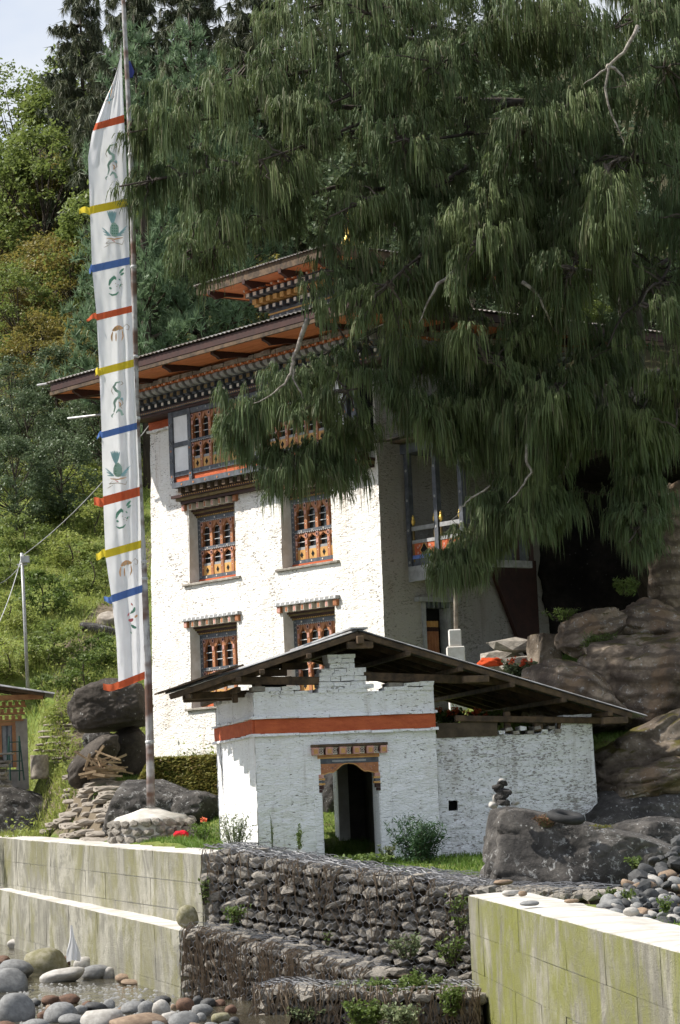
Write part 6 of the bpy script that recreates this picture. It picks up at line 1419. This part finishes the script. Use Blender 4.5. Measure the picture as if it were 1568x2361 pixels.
def plant_tree(kind, px, Y, label, var=0, s=1.0, cat='tree', group='trees on the hillside', name=None, dz=-.15, top=None):
    global NTREE
    d = at(px, 1000, 1.0); x = d.x * Y; z = ground_z(x, Y)
    tm, cm = PROTO[kind][var % len(PROTO[kind])]; NTREE += 1
    if top is not None:
        hh = max(v_.co.z for v_ in list(tm.vertices)[-8:]); s = max(.5, (at(px, top, Y).z - z) / {'conif': 15.0, 'pine': 9.0}.get(kind, 7.6))
    o = thing(name or {'green': 'broadleaf_tree', 'olive': 'broadleaf_tree', 'dark': 'evergreen_tree', 'bush': 'bush', 'pine': 'pine_tree', 'conif': 'conifer_tree'}[kind], label, cat, (x, Y, z + dz), random.Random(NTREE * 7).uniform(0, 6.28), group)
    w_ = s * (.6 if kind == 'pine' else .8 if kind == 'conif' else 1.0); o.scale = (w_, w_, s); put('trunk', tm, o); put('crown', cm, o); return o
random.seed(61)
# rows up the hillside behind the flag: (kind, picture x, depth, top row or None, label)
for i, (kd, px, Y, top, lb) in enumerate([
    ('dark', -25, 97, 980, 'glossy dark evergreen at the left frame edge above the utility pole'), ('dark', 70, 99, 900, 'glossy dark evergreen directly above the utility pole'), ('dark', 170, 98, 920, 'glossy dark evergreen touching the eave tip left of the flag'), ('dark', 245, 96, 1010, 'glossy dark evergreen half behind the middle of the flag'),
    ('dark', 30, 104, 800, 'higher dark evergreen below the yellowing trees at left'), ('dark', 130, 103, 780, 'higher dark evergreen left of the flag, above the eave tip'), ('olive', 215, 105, 700, 'yellow-green tree just left of the flag, above the eave'), ('dark', 345, 100, 700, 'dark evergreen between the flagpole and the temple eave'), ('olive', 400, 102, 720, 'yellow-leaved tree right of the flagpole above the temple eave'),
    ('olive', -10, 118, 560, 'yellowing tree at the left frame edge, mid hillside'), ('olive', 85, 119, 500, 'large yellow-brown tree in the middle left of the hillside'), ('olive', 180, 117, 520, 'yellow-brown tree beside the flag, mid hillside'), ('green', 265, 116, 440, 'green tree behind the upper middle of the flag'), ('olive', 330, 118, 560, 'olive tree peeping out right of the flagpole'), ('green', 470, 112, 540, 'green tree seen through the cypress above the lantern roof'), ('olive', 620, 108, 560, 'yellowing tree above the small lantern roof'),
    ('green', -5, 140, 350, 'green tree at the left frame edge below the sky'), ('green', 70, 138, 215, 'tall airy green tree with bare limbs against the sky'), ('green', 155, 136, 200, 'tall airy green tree left of the flag tip'), ('green', 215, 142, 160, 'green tree behind the flag tip'), ('green', 310, 138, 330, 'green tree hidden behind the flagpole and pines'),
    ('green', 560, 135, 250, 'green tree behind the blue-green pines'), ('green', 720, 125, 200, 'green tree showing through gaps in the cypress top'), ('green', 900, 120, 300, 'green tree behind the upper middle of the cypress'), ('green', 1080, 118, 100, 'yellow-green tree behind the cypress crown near the top edge'), ('olive', 1250, 110, 400, 'olive tree behind the right half of the cypress'), ('green', 1420, 100, 700, 'bright green tree behind the cypress at far right'), ('green', 1530, 96, 820, 'bright green tree above the dark cave at right'), ('green', 1350, 92, 860, 'bright green tree just above the cave mouth'), ('olive', 840, 112, 500, 'olive tree above the gilded finial'), ('green', 20, 127, 330, 'green tree filling the slope below the sky at far left'), ('green', 105, 125, 345, 'green tree above the yellow-brown tree, left of the flag'), ('olive', 150, 128, 300, 'olive tree behind the flag shoulder'), ('green', 40, 112, 640, 'green tree beneath the yellowing tree at left'), ('olive', 130, 110, 680, 'yellow-green tree beneath the large yellow-brown tree'), ('dark', 1000, 100, 480, 'dark evergreen behind the middle of the cypress'), ('dark', 1180, 98, 300, 'dark evergreen behind the cypress right of centre'), ('dark', 1330, 96, 420, 'dark evergreen behind the upper right of the cypress'), ('dark', 1500, 94, 380, 'dark evergreen behind the cypress at the right edge'), ('dark', 1100, 92, 700, 'dark evergreen just above the temple roof at right'), ('dark', 1260, 104, 60, 'dark evergreen behind the cypress top right'), ('dark', 1450, 105, 40, 'dark evergreen at the top right corner'), ('dark', 950, 106, 60, 'dark evergreen at the top edge behind the cypress'), ('dark', 35, 91, 1090, 'low dark evergreen above the utility pole at the forest foot'), ('dark', 140, 92, 1075, 'low dark evergreen at the forest foot left of the flag')]):
    plant_tree(kd, px, Y, lb, i, 1.0, top=top)
plant_tree('pine', 340, 96, 'narrow blue-green pine right of the flag tip', 0, top=25, group='blue-green pines')
plant_tree('pine', 470, 98, 'broad blue-green pine between flagpole and cypress', 0, top=20, group='blue-green pines')
plant_tree('pine', 545, 103, 'blue-green pine partly behind the cypress', 0, top=90, group='blue-green pines')
plant_tree('conif', 215, 128, 'dark drooping conifer against the sky left of the flagpole', 0, top=-110, group='dark conifers at the top')
plant_tree('conif', 330, 124, 'dark drooping conifer behind the flagpole top', 0, top=-200, group='dark conifers at the top')
plant_tree('conif', 470, 122, 'dark drooping conifer behind the broad pine', 0, top=-230, group='dark conifers at the top')
plant_tree('conif', 620, 120, 'dark drooping conifer left of the cypress top', 0, top=-200, group='dark conifers at the top')
plant_tree('conif', 930, 119, 'dark conifer behind the cypress at the top centre', 1, top=-260, group='dark conifers at the top')
plant_tree('conif', 1060, 117, 'dark conifer behind the cypress right of the top centre', 1, top=-240, group='dark conifers at the top')
plant_tree('conif', 800, 118, 'dark conifer seen between cypress branches at the top', 1, top=-200, group='dark conifers at the top')
for i, (kd, px, Y, top, lb) in enumerate([('dark', 1680, 92, 500, 'dark evergreen just outside the right frame edge'), ('green', 1850, 88, 700, 'green tree outside the right frame edge on the hill'), ('dark', 2050, 84, 800, 'dark evergreen far outside the right frame edge'), ('green', 1700, 74, 1000, 'green tree above the cave outside the right frame edge'), ('dark', 1950, 72, 1100, 'dark evergreen beside the cave outside the right frame edge'), ('green', 2200, 76, 1000, 'green tree at the far right of the hill')]):
    plant_tree(kd, px, Y, lb, i, 1.0, top=top, group='trees right of the view')
# bushes on the slope
for i, (px, py, v_, s, lb) in enumerate([(120, 1490, 1, 1.25, 'dark bush on the slope right of the utility pole foot'), (180, 1560, 0, 1.0, 'bright bush left of the overhanging boulder'), (20, 1420, 2, 1.1, 'bush at the left edge beside the utility pole'), (110, 1380, 0, 1.3, 'fresh green bush right of the utility pole'), (215, 1330, 1, 1.2, 'dark bush left of the flag by the hillside path'), (160, 1270, 2, 1.2, 'ferny bush in the middle of the slope'), (60, 1240, 1, 1.3, 'dark bush above the utility pole top'), (225, 1200, 2, 1.2, 'feathery pale bush beside the flag'), (120, 1170, 0, 1.1, 'bright bush below the dark evergreens'), (190, 1110, 2, 1.3, 'pale feathery bush under the evergreens left of the flag'), (15, 1560, 2, 1.1, 'weedy bush above the small house roof'), (90, 1590, 0, .8, 'low bright bush beside the small house roof tip'), (240, 1500, 0, .9, 'low bush against the flag edge, above the boulder'), (150, 1640, 2, .7, 'low pale bush by the grass-grown steps'), (250, 1270, 1, 1.1, 'dark bush touching the flag edge'), (20, 1310, 1, 1.2, 'dark bush at the left frame edge')]):
    p = hit(px, py + 35); PROTO['bush'][v_ % 3]
    if p:
        tm, cm = PROTO['bush'][v_]; o = thing('bush', lb, 'bush', p - Vector((0, 0, .1)), i * 1.3, 'bushes on the slope'); s *= .72; o.scale = (s, s, s * .9); put('stem', tm, o); put('foliage', cm, o)
# weeds, grass and lawn
def blades(name, pts, hgt, wid, mat, lean=.35, rg=RG):
    C = np.array(pts, dtype=np.float64); n = len(C); d = rg.normal(size=(n, 3)) * lean; d[:, 2] = 1; d = unit(d); L = (hgt * rg.uniform(.45, 1.3, n))[:, None]; s = rg.normal(size=(n, 3)); s[:, 2] = 0; s = unit(s) * wid
    V = np.stack([C - s, C + s, C + d * L], 1).reshape(-1, 3); o = put(name, fastmesh(name, V, 3, mat)); o['kind'] = 'stuff'; return o
rnd = random.Random(99); P1, P2, P3, P4 = [], [], [], []
while len(P1) < 60000:
    Y = 62.5 + 55 * rnd.random() ** 1.3; x = rnd.uniform(-.17 * Y, .015 * Y)
    if nz((x, Y, 0), .5) + nz((x, Y, 0), 1.6) * .6 < -.28: continue
    P1.append((x, Y, tz(x, Y) - .02))
blades('hillside_grass', P1, .34, .022, LM['weed'], .5)
q = np.array([p for p in P1 if nz(p, .35, 5) > -.05][:34000]); q = q + np.abs(RG.normal(size=q.shape)) * (.05, .05, .28); o = put('hillside_leaves', fastmesh('hillside_leaves', leaf_quads(q, .055, .55, .5), 4, LM['weed'])); o['kind'] = 'stuff'
while len(P2) < 80000:
    Y = rnd.uniform(43.2, 65); x = rnd.uniform(-.16 * Y, .11 * Y)
    if not land(x, Y) or (x < xl(Y) + .95 and Y > 43): continue
    if -12 < x < -4 and Y > 52 and pdist(x, Y) < .22 + .25 * nz((x, Y, 3), 2): continue
    P2.append((x, Y, tz(x, Y) - .01))
while len(P2) < 100000:
    Y = rnd.uniform(26, 60); x = rnd.uniform(.1 * Y, .3 * Y)
    if land(x, Y): P2.append((x, Y, tz(x, Y) - .01))
blades('lawn_grass', P2, .11, .011, LM['lawn'], .5)
for _ in range(26000):
    Y = rnd.uniform(56.0, 57.6) if _ % 3 else rnd.uniform(56.3, 56.85); x = rnd.uniform(-5.0, -1.2); z = tz(x, Y)
    P3.append((x, Y, z + rnd.uniform(-.05, .12)))
q = np.array(P3); o = put('mossy_bank_plants', fastmesh('mossy_bank_plants', leaf_quads(q, .05, .6, .6), 4, LM['moss'])); o['kind'] = 'stuff'
# ------------------------------------------------------------------ weeping cypresses
CY = N('weeping_cypress_foliage'); k = CY
ge = k.g.outputs['Random Per Island']; cl = k.noise(.75, k.vec(local=False), 4, .65); c2_ = k.noise(.22, k.vec(local=False, seed=4), 2)
col = k.mix(k.ramp(cl, .35, .68), (.072, .106, .042), (.19, .235, .09)); col = k.mix(k.ramp(c2_, .42, .62, 0, .6), col, (.12, .18, .085))
col = k.mix(k.ramp(ge, .74, .97, 0, .8), col, (.19, .165, .095)); col = k.mix(k.math('MULTIPLY', ge, .45), col, (.05, .06, .027))
k.out(col, .6, .25)
tr_ = k.n('ShaderNodeBsdfTranslucent'); k.set(tr_.inputs[0], k.mix(.5, col, (.10, .14, .04))); mx_s = k.n('ShaderNodeMixShader'); mx_s.inputs[0].default_value = .3
k.t.links.new(k.b.outputs[0], mx_s.inputs[1]); k.t.links.new(tr_.outputs[0], mx_s.inputs[2]); k.t.links.new(mx_s.outputs[0], k.t.nodes['Material Output'].inputs[0])
LM['cyp'] = CY.mat
POLY = [(640, -60), (600, 60), (555, 150), (470, 190), (400, 215), (320, 285), (268, 390), (262, 440), (300, 500), (350, 540), (395, 600), (425, 690), (470, 715), (510, 640), (560, 545), (640, 530), (700, 580), (722, 680), (700, 790), (600, 870), (530, 935), (520, 985), (575, 1085), (640, 1150), (685, 1190), (740, 1120), (790, 1140), (830, 1080), (870, 990), (960, 985), (1050, 1060), (1112, 1180), (1045, 1285), (1030, 1325), (1105, 1325), (1180, 1225), (1255, 1235), (1315, 1110), (1375, 950), (1435, 1030), (1448, 1230), (1478, 1285), (1497, 1050), (1620, 990), (1660, 700), (1660, -60)]
def inpoly(x, y):
    y += 45 * noise.noise(Vector((x * .02, y * .012, 8.0))); x += 30 * noise.noise(Vector((x * .012, y * .02, 3.0)))
    c = False; j = len(POLY) - 1
    for i in range(len(POLY)):
        xi, yi = POLY[i]; xj, yj = POLY[j]
        if (yi > y) != (yj > y) and x < (xj - xi) * (y - yi) / (yj - yi) + xi: c = not c
        j = i
    return c
def fdepth(px, py): return 50.6 + 1.5 * noise.noise(Vector((px * .006, py * .006, 3.0))) + (.9 if py > 800 else 0) + 1.2 * sm(900, 1250, py)
def cypress(label, base, topp, trunk_r, limbs, clusters, seed):
    rnd = random.Random(seed); rg = np.random.default_rng(seed)
    root = thing('weeping_cypress', label, 'tree', base, 0, 'weeping cypresses'); o = Vector(base); top = Vector(topp)
    m = MB(); K = 14; tr = [o.lerp(top, i / K) + Vector((.25 * math.sin(i * .8 + seed), .2 * math.cos(i * .7), 0)) for i in range(K + 1)]
    m.tube([p - o for p in tr], [lerp(trunk_r, .06, i / K) for i in range(K + 1)], 12); m.build('trunk', MT['barkc'], root, smooth=True)
    pts = [(p, .3) for p in tr[4:]]
    for (ex, ey, eY, sag) in limbs:
        e = at(ex, ey, eY); zt_ = min(max(e.z + rnd.uniform(-.5, 2.2) + .12 * (e - o).to_2d().length, tr[2].z), tr[-2].z); i0 = min(range(K + 1), key=lambda q: abs(tr[q].z - zt_)); s = tr[i0]
        L = []; n = 16
        for j in range(n + 1):
            t = j / n; p = s.lerp(e, t); p.z += sag * math.sin(t * math.pi) ; p += Vector((.4 * noise.noise(Vector((ex * .1, t * 4, 1))), .5 * noise.noise(Vector((ex * .1, t * 4, 7))), .75 * noise.noise(Vector((ex * .1, t * 3.5, 4))))) * math.sin(t * math.pi); L.append(p)
        m = MB(); r0 = .03 + .0085 * (e - s).length; m.tube([p - o for p in L], [lerp(r0, .018, (j / n) ** .7) for j in range(n + 1)], 7); m.build('limb', MT['barkc'], root, smooth=True)
        pts += [(p, lerp(r0, .018, j / n)) for j, p in enumerate(L) if j > 2]
    PT = np.array([tuple(p) for p, _ in pts]); tw = MB(); ST = []
    for c in clusters:
        c = Vector(c); dd = np.linalg.norm(PT - np.array(c), axis=1) + np.maximum(0, c.z - PT[:, 2]) * .3; i0 = int(dd.argmin()); s = Vector(PT[i0]); d = c - s
        if d.length < .4: d = Vector((rnd.gauss(0, 1), rnd.gauss(0, .8), .25)).normalized() * .5; c = s + d
        if d.length < 5.5: n = 6
        L = []
        for j in range(7):
            t = j / 6; p = s.lerp(c, t); p.z += (.16 * d.length) * math.sin(t * 2.4) - .10 * d.length * t; L.append(p + Vector((rnd.gauss(0, .04), rnd.gauss(0, .04), rnd.gauss(0, .03))))
        tw.tube([p - o for p in L], [.028, .024, .02, .016, .012, .009, .006], 4, cap=False)
        nsp = rnd.randint(15, 22); hz = Vector((d.x, d.y, 0)); hz = hz.normalized() if hz.length > .05 else Vector((-1, 0, 0))
        sc_ = rnd.uniform(.55, 1.2)
        for q in range(nsp):
            t = 1 - .75 * rnd.random() ** 1.4; i1 = min(5, int(t * 6)); p = L[i1].lerp(L[i1 + 1], t * 6 - i1)
            sd_ = Vector((-hz.y, hz.x, 0)) * rnd.choice((-1, 1)) * rnd.uniform(.2, 1.0) + hz * rnd.uniform(.1, .8); sd_.z = rnd.uniform(.05, .45); sd_.normalize()
            p = p + sd_ * (.38 * rnd.random() * sc_); ST.append((p - o, sd_, rnd.uniform(.05, .2) * sc_, rnd.choice((.2, .3, .42, .6, .85)) * rnd.uniform(.8, 1.2) * sc_))
    tw.build('twigs', MT['barkc'], root)['kind'] = 'stuff'
    # each spray: a short arching twiglet with a curtain of hanging strands
    NS = 11; S = len(ST); P0 = np.repeat(np.array([tuple(a) for a, _, _, _ in ST]), NS, 0); D = np.repeat(np.array([tuple(b_) for _, b_, _, _ in ST]), NS, 0); A = np.repeat(np.array([c_ for _, _, c_, _ in ST]), NS)[:, None]; Hh = np.repeat(np.array([d_ for _, _, _, d_ in ST]), NS)[:, None]
    N_ = S * NS; t = rg.random((N_, 1)); st = P0 + D * A * t; st[:, 2:] -= (A * t) ** 2 * .9 * .6; st += rg.normal(size=(N_, 3)) * .025
    h = Hh * rg.uniform(.45, 1.15, (N_, 1)) * (1 - .25 * t); out = D.copy(); out[:, 2] = 0; out = out * .06 * rg.uniform(.2, 1.6, (N_, 1)) + rg.normal(size=(N_, 3)) * (.026, .026, 0)
    side = rg.normal(size=(N_, 3)); side[:, 2] = 0; side = unit(side); w_ = rg.uniform(.0065, .0125, (N_, 1))
    p1 = st + out * .7 + np.array([0, 0, -1.0]) * h * .3; p2 = st + out * 1.25 + np.array([0, 0, -1.0]) * h * .68; p3 = st + out * 1.4 + np.array([0, 0, -1.0]) * h
    p1[:, 2:] += .03
    V = np.stack([st - side * w_ * .6, st + side * w_ * .6, p1 - side * w_, p1 + side * w_, p2 - side * w_ * .85, p2 + side * w_ * .85, p3], 1).reshape(-1, 3).astype(np.float32)
    b_ = (np.arange(N_) * 7)[:, None]
    F3 = [b_ + np.array(f) for f in ((0, 1, 3), (0, 3, 2), (2, 3, 5), (2, 5, 4), (4, 5, 6))]; F = np.stack(F3, 1).reshape(-1).astype(np.int32); nf = len(F) // 3
    me = bpy.data.meshes.new('cypress_crown'); me.vertices.add(len(V)); me.vertices.foreach_set('co', V.ravel()); me.loops.add(len(F)); me.loops.foreach_set('vertex_index', F); me.polygons.add(nf); me.polygons.foreach_set('loop_start', np.arange(0, nf * 3, 3, dtype=np.int32)); me.polygons.foreach_set('loop_total', np.full(nf, 3, dtype=np.int32)); me.materials.append(LM['cyp']); me.update(calc_edges=True)
    put('crown', me, root); return N_
MT['barkc'] = plain('mossy_cypress_bark', (.085, .068, .055), (.03, .025, .021), 6, .9, .7, (1, 1, .4))
rnd = random.Random(17); cA, cB = [], []
tries = 0
while len(cA) + len(cB) < 960 and tries < 20000:
    tries += 1; px, py = rnd.uniform(250, 1660), rnd.uniform(-60, 1330)
    if not inpoly(px, py): continue
    if nz((px * .012, py * .012, 0), 1.0, 2) + .6 * nz((px * .03, py * .03, 0), 1.0, 5) < -.24: continue
    back = rnd.random() ** 1.5 * 4.2 * (1 if py < 750 else .55); Y = fdepth(px, py) + back + rnd.uniform(-.5, .5)
    if px < 340: Y = min(Y, 51.3)
    if 500 < px < 900 and py > 700: Y = min(Y, 53.2)
    if 500 < px < 860 and py > 860 and rnd.random() < .08: continue
    c = at(px, py, Y); (cB if px > 1390 + 120 * math.sin(py * .01) else cA).append(c)
for (x0, x1, y0_, y1_, n_) in ((990, 1330, 930, 1270, 80), (520, 790, 910, 1130, 22), (1400, 1500, 950, 1280, 40), (900, 1400, 380, 760, 60)):
    q_ = 0
    while q_ < n_:
        px, py = rnd.uniform(x0, x1), rnd.uniform(y0_, y1_)
        if inpoly(px, py): q_ += 1; (cB if px > 1390 else cA).append(at(px, py, fdepth(px, py) + rnd.uniform(-.4, .9)))
for (x0, x1, y0_, y1_, n_) in ((1015, 1105, 1270, 1345, 16), (1440, 1490, 1180, 1310, 14), (1150, 1330, 1150, 1250, 16)):
    for q_ in range(n_): px = rnd.uniform(x0, x1); (cB if px > 1390 else cA).append(at(px, rnd.uniform(y0_, y1_), 53.0 + rnd.uniform(-.4, .5)))
LA = [(300, 305, 50.6, .4), (275, 430, 50.6, .2), (420, 215, 52, .6), (440, 590, 51, .6), (600, 370, 50, .5), (570, 130, 53.5, .4), (690, 640, 51, .5), (560, 945, 52.3, .9), (690, 1060, 52.3, .7), (800, 900, 51.5, .5), (900, 650, 50.2, .4), (980, 960, 52, .4), (1060, 1290, 53.3, .5), (1190, 1180, 53, .4), (1290, 900, 51, .2), (1200, 300, 49.8, .3), (1000, 150, 50.5, .3), (850, 30, 51.5, .2), (760, 500, 50.2, .4), (1100, 560, 49.8, .3), (720, 260, 51, .5), (900, 330, 50.3, .4), (840, 780, 53, .3), (1320, 620, 50, .2), (700, 20, 53, .2), (1120, 830, 50.6, .3)]
LB = [(1450, 1250, 52, .5), (1480, 700, 50, .3), (1400, 380, 49.8, .3), (1560, 980, 51, .3), (1500, 150, 50, .2), (1460, 980, 52, .3), (1400, 800, 51, .3), (1600, 500, 50, .2), (1420, 60, 51, .2)]
nA = cypress('giant weeping cypress spreading over the temple, branches reaching the flagpole', at(1520, 1400, 59.5), at(1285, -420, 55.0), .42, LA, cA, 3)
nB = cypress('weeping cypress at the right frame edge with pale bark showing', at(1640, 1420, 56.5), at(1560, -380, 54.0), .38, LB, cB, 8)
# bare pale branches
MT['barec'] = MT['barkpale']
for nm, lb, pts, r0 in (('bare_branch', 'long bare grey branch hanging in front of the eave', [(712, 735), (690, 790), (676, 830), (672, 860), (655, 885), (620, 915), (585, 930)], .06), ('bare_branch', 'short bare twig hanging beside the long bare branch', [(674, 838), (678, 870), (690, 900), (700, 920)], .032),
                        ('bare_branch', 'pale dead limb forking high in the right cypress', [(1470, 60), (1440, 120), (1405, 150), (1395, 200), (1410, 260), (1425, 300), (1440, 335)], .045), ('bare_branch', 'pale dead stub beside the forked limb at upper right', [(1398, 150), (1425, 165), (1448, 198)], .05), ('bare_branch', 'pale dead twig left of the forked limb at upper right', [(1405, 150), (1375, 175), (1345, 195)], .03),
                        ('bare_branch', 'bare grey twig hanging below the balcony', [(1130, 1120), (1085, 1150), (1070, 1165), (1055, 1185), (1045, 1200), (1058, 1210)], .02), ('bare_branch', 'mossy bare limb below the cypress middle', [(1060, 620), (1010, 655), (985, 700), (965, 745)], .05), ('bare_branch', 'pale lichened limb in the middle of the cypress', [(1205, 650), (1235, 675), (1260, 720), (1275, 760)], .045), ('bare_branch', 'twisted bare stem hanging right of the balcony', [(1235, 940), (1220, 1000), (1215, 1060), (1225, 1090), (1200, 1130), (1170, 1160)], .05)):
    m = MB(); P_ = [at(x, y, 49.7 if x > 1300 else (50.3 if y < 760 and x > 900 else 51.0)) for x, y in pts]; LL = []
    for a, c in zip(P_, P_[1:]):
        for s_ in range(3): LL.append(a.lerp(c, s_ / 3) + Vector((random.gauss(0, .012), random.gauss(0, .02), random.gauss(0, .012))))
    LL.append(P_[-1]); m.tube(LL, [lerp(r0, .008, i / (len(LL) - 1)) for i in range(len(LL))], 6); tag(m.build(nm, MT['barec'], smooth=True), lb, 'branch', 'bare branches')
# ------------------------------------------------------------------ small plants
def tuft(name, label, c, rx, h, n, lsz, lm, seed, cat='plant', group=None, stems=10, asp=.3, flowers=0, droop=-.6):
    rg = np.random.default_rng(seed); rnd = random.Random(seed); root = thing(name, label, cat, c, 0, group); m = MB(); Q = []
    for i in range(stems):
        a = rnd.uniform(0, 6.28); e = Vector((math.cos(a) * rx * rnd.uniform(.2, 1), math.sin(a) * rx * rnd.uniform(.2, 1) * .7, h * rnd.uniform(.55, 1.05))); b_ = Vector((e.x * .3, e.y * .3, -.05)); m.tube([b_, b_.lerp(e, .5) + Vector((0, 0, h * .08)), e], [.010, .008, .004], 4, cap=False)
        k_ = n // stems; t = rg.random((k_, 1)) ** .7; Q.append(np.array(b_) * (1 - t) + np.array(e) * t + rg.normal(size=(k_, 3)) * (rx * .13, rx * .13, h * .06))
    m.build('stems', MT['bark'] if name != 'weed' else LM['grey'], root)
    Q = np.concatenate(Q); put('leaves', fastmesh('leaves', leaf_quads(Q, lsz, asp, .25, rg, droop), 4, lm), root)
    for i in range(flowers):
        p = Vector((rnd.uniform(-rx, rx), rnd.uniform(-rx, 0) * .6, h * rnd.uniform(.7, 1.15))); C = np.array(p) + rg.normal(size=(26, 3)) * .032; put('flower', fastmesh('flower', leaf_quads(C, .032, .8, .2, rg), 4, LM['petal']), root)
    return root
tuft('shrub', 'dense dark feathery shrub at the right corner of the gatehouse', at(965, 1995, 46.3), .52, .88, 3600, .05, LM['shrub'], 1, 'shrub', stems=26, asp=.22)
tuft('weed', 'pale grey-green weeds at the left corner of the gatehouse', at(545, 1955, 46.8), .36, .6, 900, .04, LM['grey'], 2, 'weeds', stems=22, asp=.25)
tuft('weed', 'thin dry weed stalk before the gatehouse front', at(628, 1955, 46.4), .08, .62, 40, .03, LM['grey'], 3, 'weeds', stems=4)
tuft('weed', 'thin leafy weed between the stalk and the doorway', at(688, 1955, 46.2), .14, .42, 90, .05, LM['bright'], 4, 'weeds', stems=5)
tuft('weed', 'pale leafy creeper on the gabion in front of the doorway', at(830, 1992, 45.2), .6, .16, 700, .05, LM['bright'], 5, 'weeds', stems=26, asp=.6)
tuft('weed', 'leafy weed at the right door jamb', at(892, 1985, 46.6), .2, .32, 160, .05, LM['grey'], 6, 'weeds', stems=7, asp=.5)
tuft('weed', 'red-flowered weed beside the plinth', at(468, 1930, 51), .3, .32, 260, .04, LM['lawn'], 7, 'weeds', stems=16, flowers=1)
for i, (px, py, Y, rx, h, fl_, lb) in enumerate(((1035, 1672, 51.6, .36, .3, 3, 'geraniums with orange flowers touching the gatehouse band'), (1085, 1676, 51.6, .36, .28, 4, 'geraniums with orange flowers in the middle of the roof gap'), (1135, 1674, 51.7, .34, .28, 2, 'geraniums with orange flowers under the dark rafters'), (1195, 1562, 53.2, .36, .36, 3, 'geraniums with coral flowers above the roof edge'), (1225, 1552, 53.2, .2, .26, 2, 'coral flowers beside the mossy stone block'))):
    tuft('geranium', lb, at(px, py, Y), rx, h, 420, .055, LM['bright'] if i < 3 else LM['grey'], 30 + i, 'flowers', 'geraniums behind the gatehouse', 14, .75, fl_)
tuft('grass_tuft', 'bright grass tuft between the brown boulders', at(1380, 1515, 52.9), .42, .5, 900, .07, LM['bright'], 41, 'grass', stems=40, asp=.14)
tuft('grass_tuft', 'grass tuft on top of the rust-brown boulder', at(1300, 1425, 53.8), .4, .22, 600, .05, LM['bright'], 42, 'grass', stems=30, asp=.2)
tuft('fern', 'yellow-green fern hanging on the rock beside the lowest branch tip', at(1445, 1365, 52.8), .3, .3, 500, .08, LM['bright'], 43, 'fern', stems=18, asp=.16)
tuft('weed', 'dry reddish weeds beside the tyre', at(1262, 1900, 42.2), .24, .17, 500, .03, leafmat('dry_red_weed', (.2, .10, .06), (.26, .15, .08), None, .2, 0), 44, 'weeds', stems=18)
tuft('weed', 'olive weeds on the boulder right of the tyre', at(1375, 1912, 42.4), .34, .08, 400, .03, LM['moss'], 45, 'weeds', stems=14)
for i, (px, py, Y, rx, h, n_, lm_, lb) in enumerate(((885, 2325, 38.0, .36, .42, 1100, 'bright', 'leafy plant at the bottom edge, left of the right wall'), (975, 2300, 38.2, .4, .4, 1100, 'bright', 'leafy plant against the foot of the right wall'), (940, 2200, 39.6, .34, .3, 380, 'grey', 'leafy plant between upper and lowest gabion'), (1040, 2215, 39.6, .26, .4, 320, 'bright', 'leafy plant beside the corner of the right wall'), (1050, 2100, 39.9, .2, .24, 120, 'bright', 'yellow-green sprig in the upper gabion by the right wall'), (1065, 2140, 39.8, .16, .2, 100, 'bright', 'lower yellow-green sprig beside the right wall'), (540, 2120, 41.4, .26, .22, 240, 'bright', 'grassy tuft on the ledge where the gabions step'), (840, 2362, 37.2, .34, .35, 900, 'bright', 'leafy plant at the very bottom edge in the middle'), (800, 2290, 38.3, .3, .2, 260, 'grey', 'pale trailing plant on the lowest gabion'), (940, 2365, 36.8, .45, .3, 900, 'grey', 'grey-green plant at the bottom edge beside the right wall foot'), (1035, 2330, 37.2, .3, .34, 600, 'bright', 'bright plant at the very foot of the right wall'), (700, 2345, 37.6, .3, .16, 300, 'grey', 'low trailing plant on the rubble at bottom centre'), (755, 2170, 40.6, .1, .16, 40, 'bright', 'tiny sprig in the middle of the gabions'), (472, 2080, 42.1, .1, .4, 150, 'bright', 'weed in the joint between left wall and gabion'))):
    tuft('leafy_plant', lb, at(px, py, Y), rx, h, n_, .034, LM[lm_], 60 + i, 'plant', 'plants on the gabions', 14, .6)
for i, (px, py, Y, lb) in enumerate(((1445, 2075, 36.2, 'small weed at the foot of the stone heap'), (1470, 2000, 37.6, 'small weed in the middle of the stone heap'), (1535, 2095, 35.4, 'small weed low on the stone heap by the frame edge'), (1400, 2070, 37.6, 'grass sprout left of the stone heap'))):
    tuft('weed', lb, at(px, py, Y), .16, .16, 120, .035, LM['bright'], 80 + i, 'weeds', 'weeds in the stone heap', 8, .5)
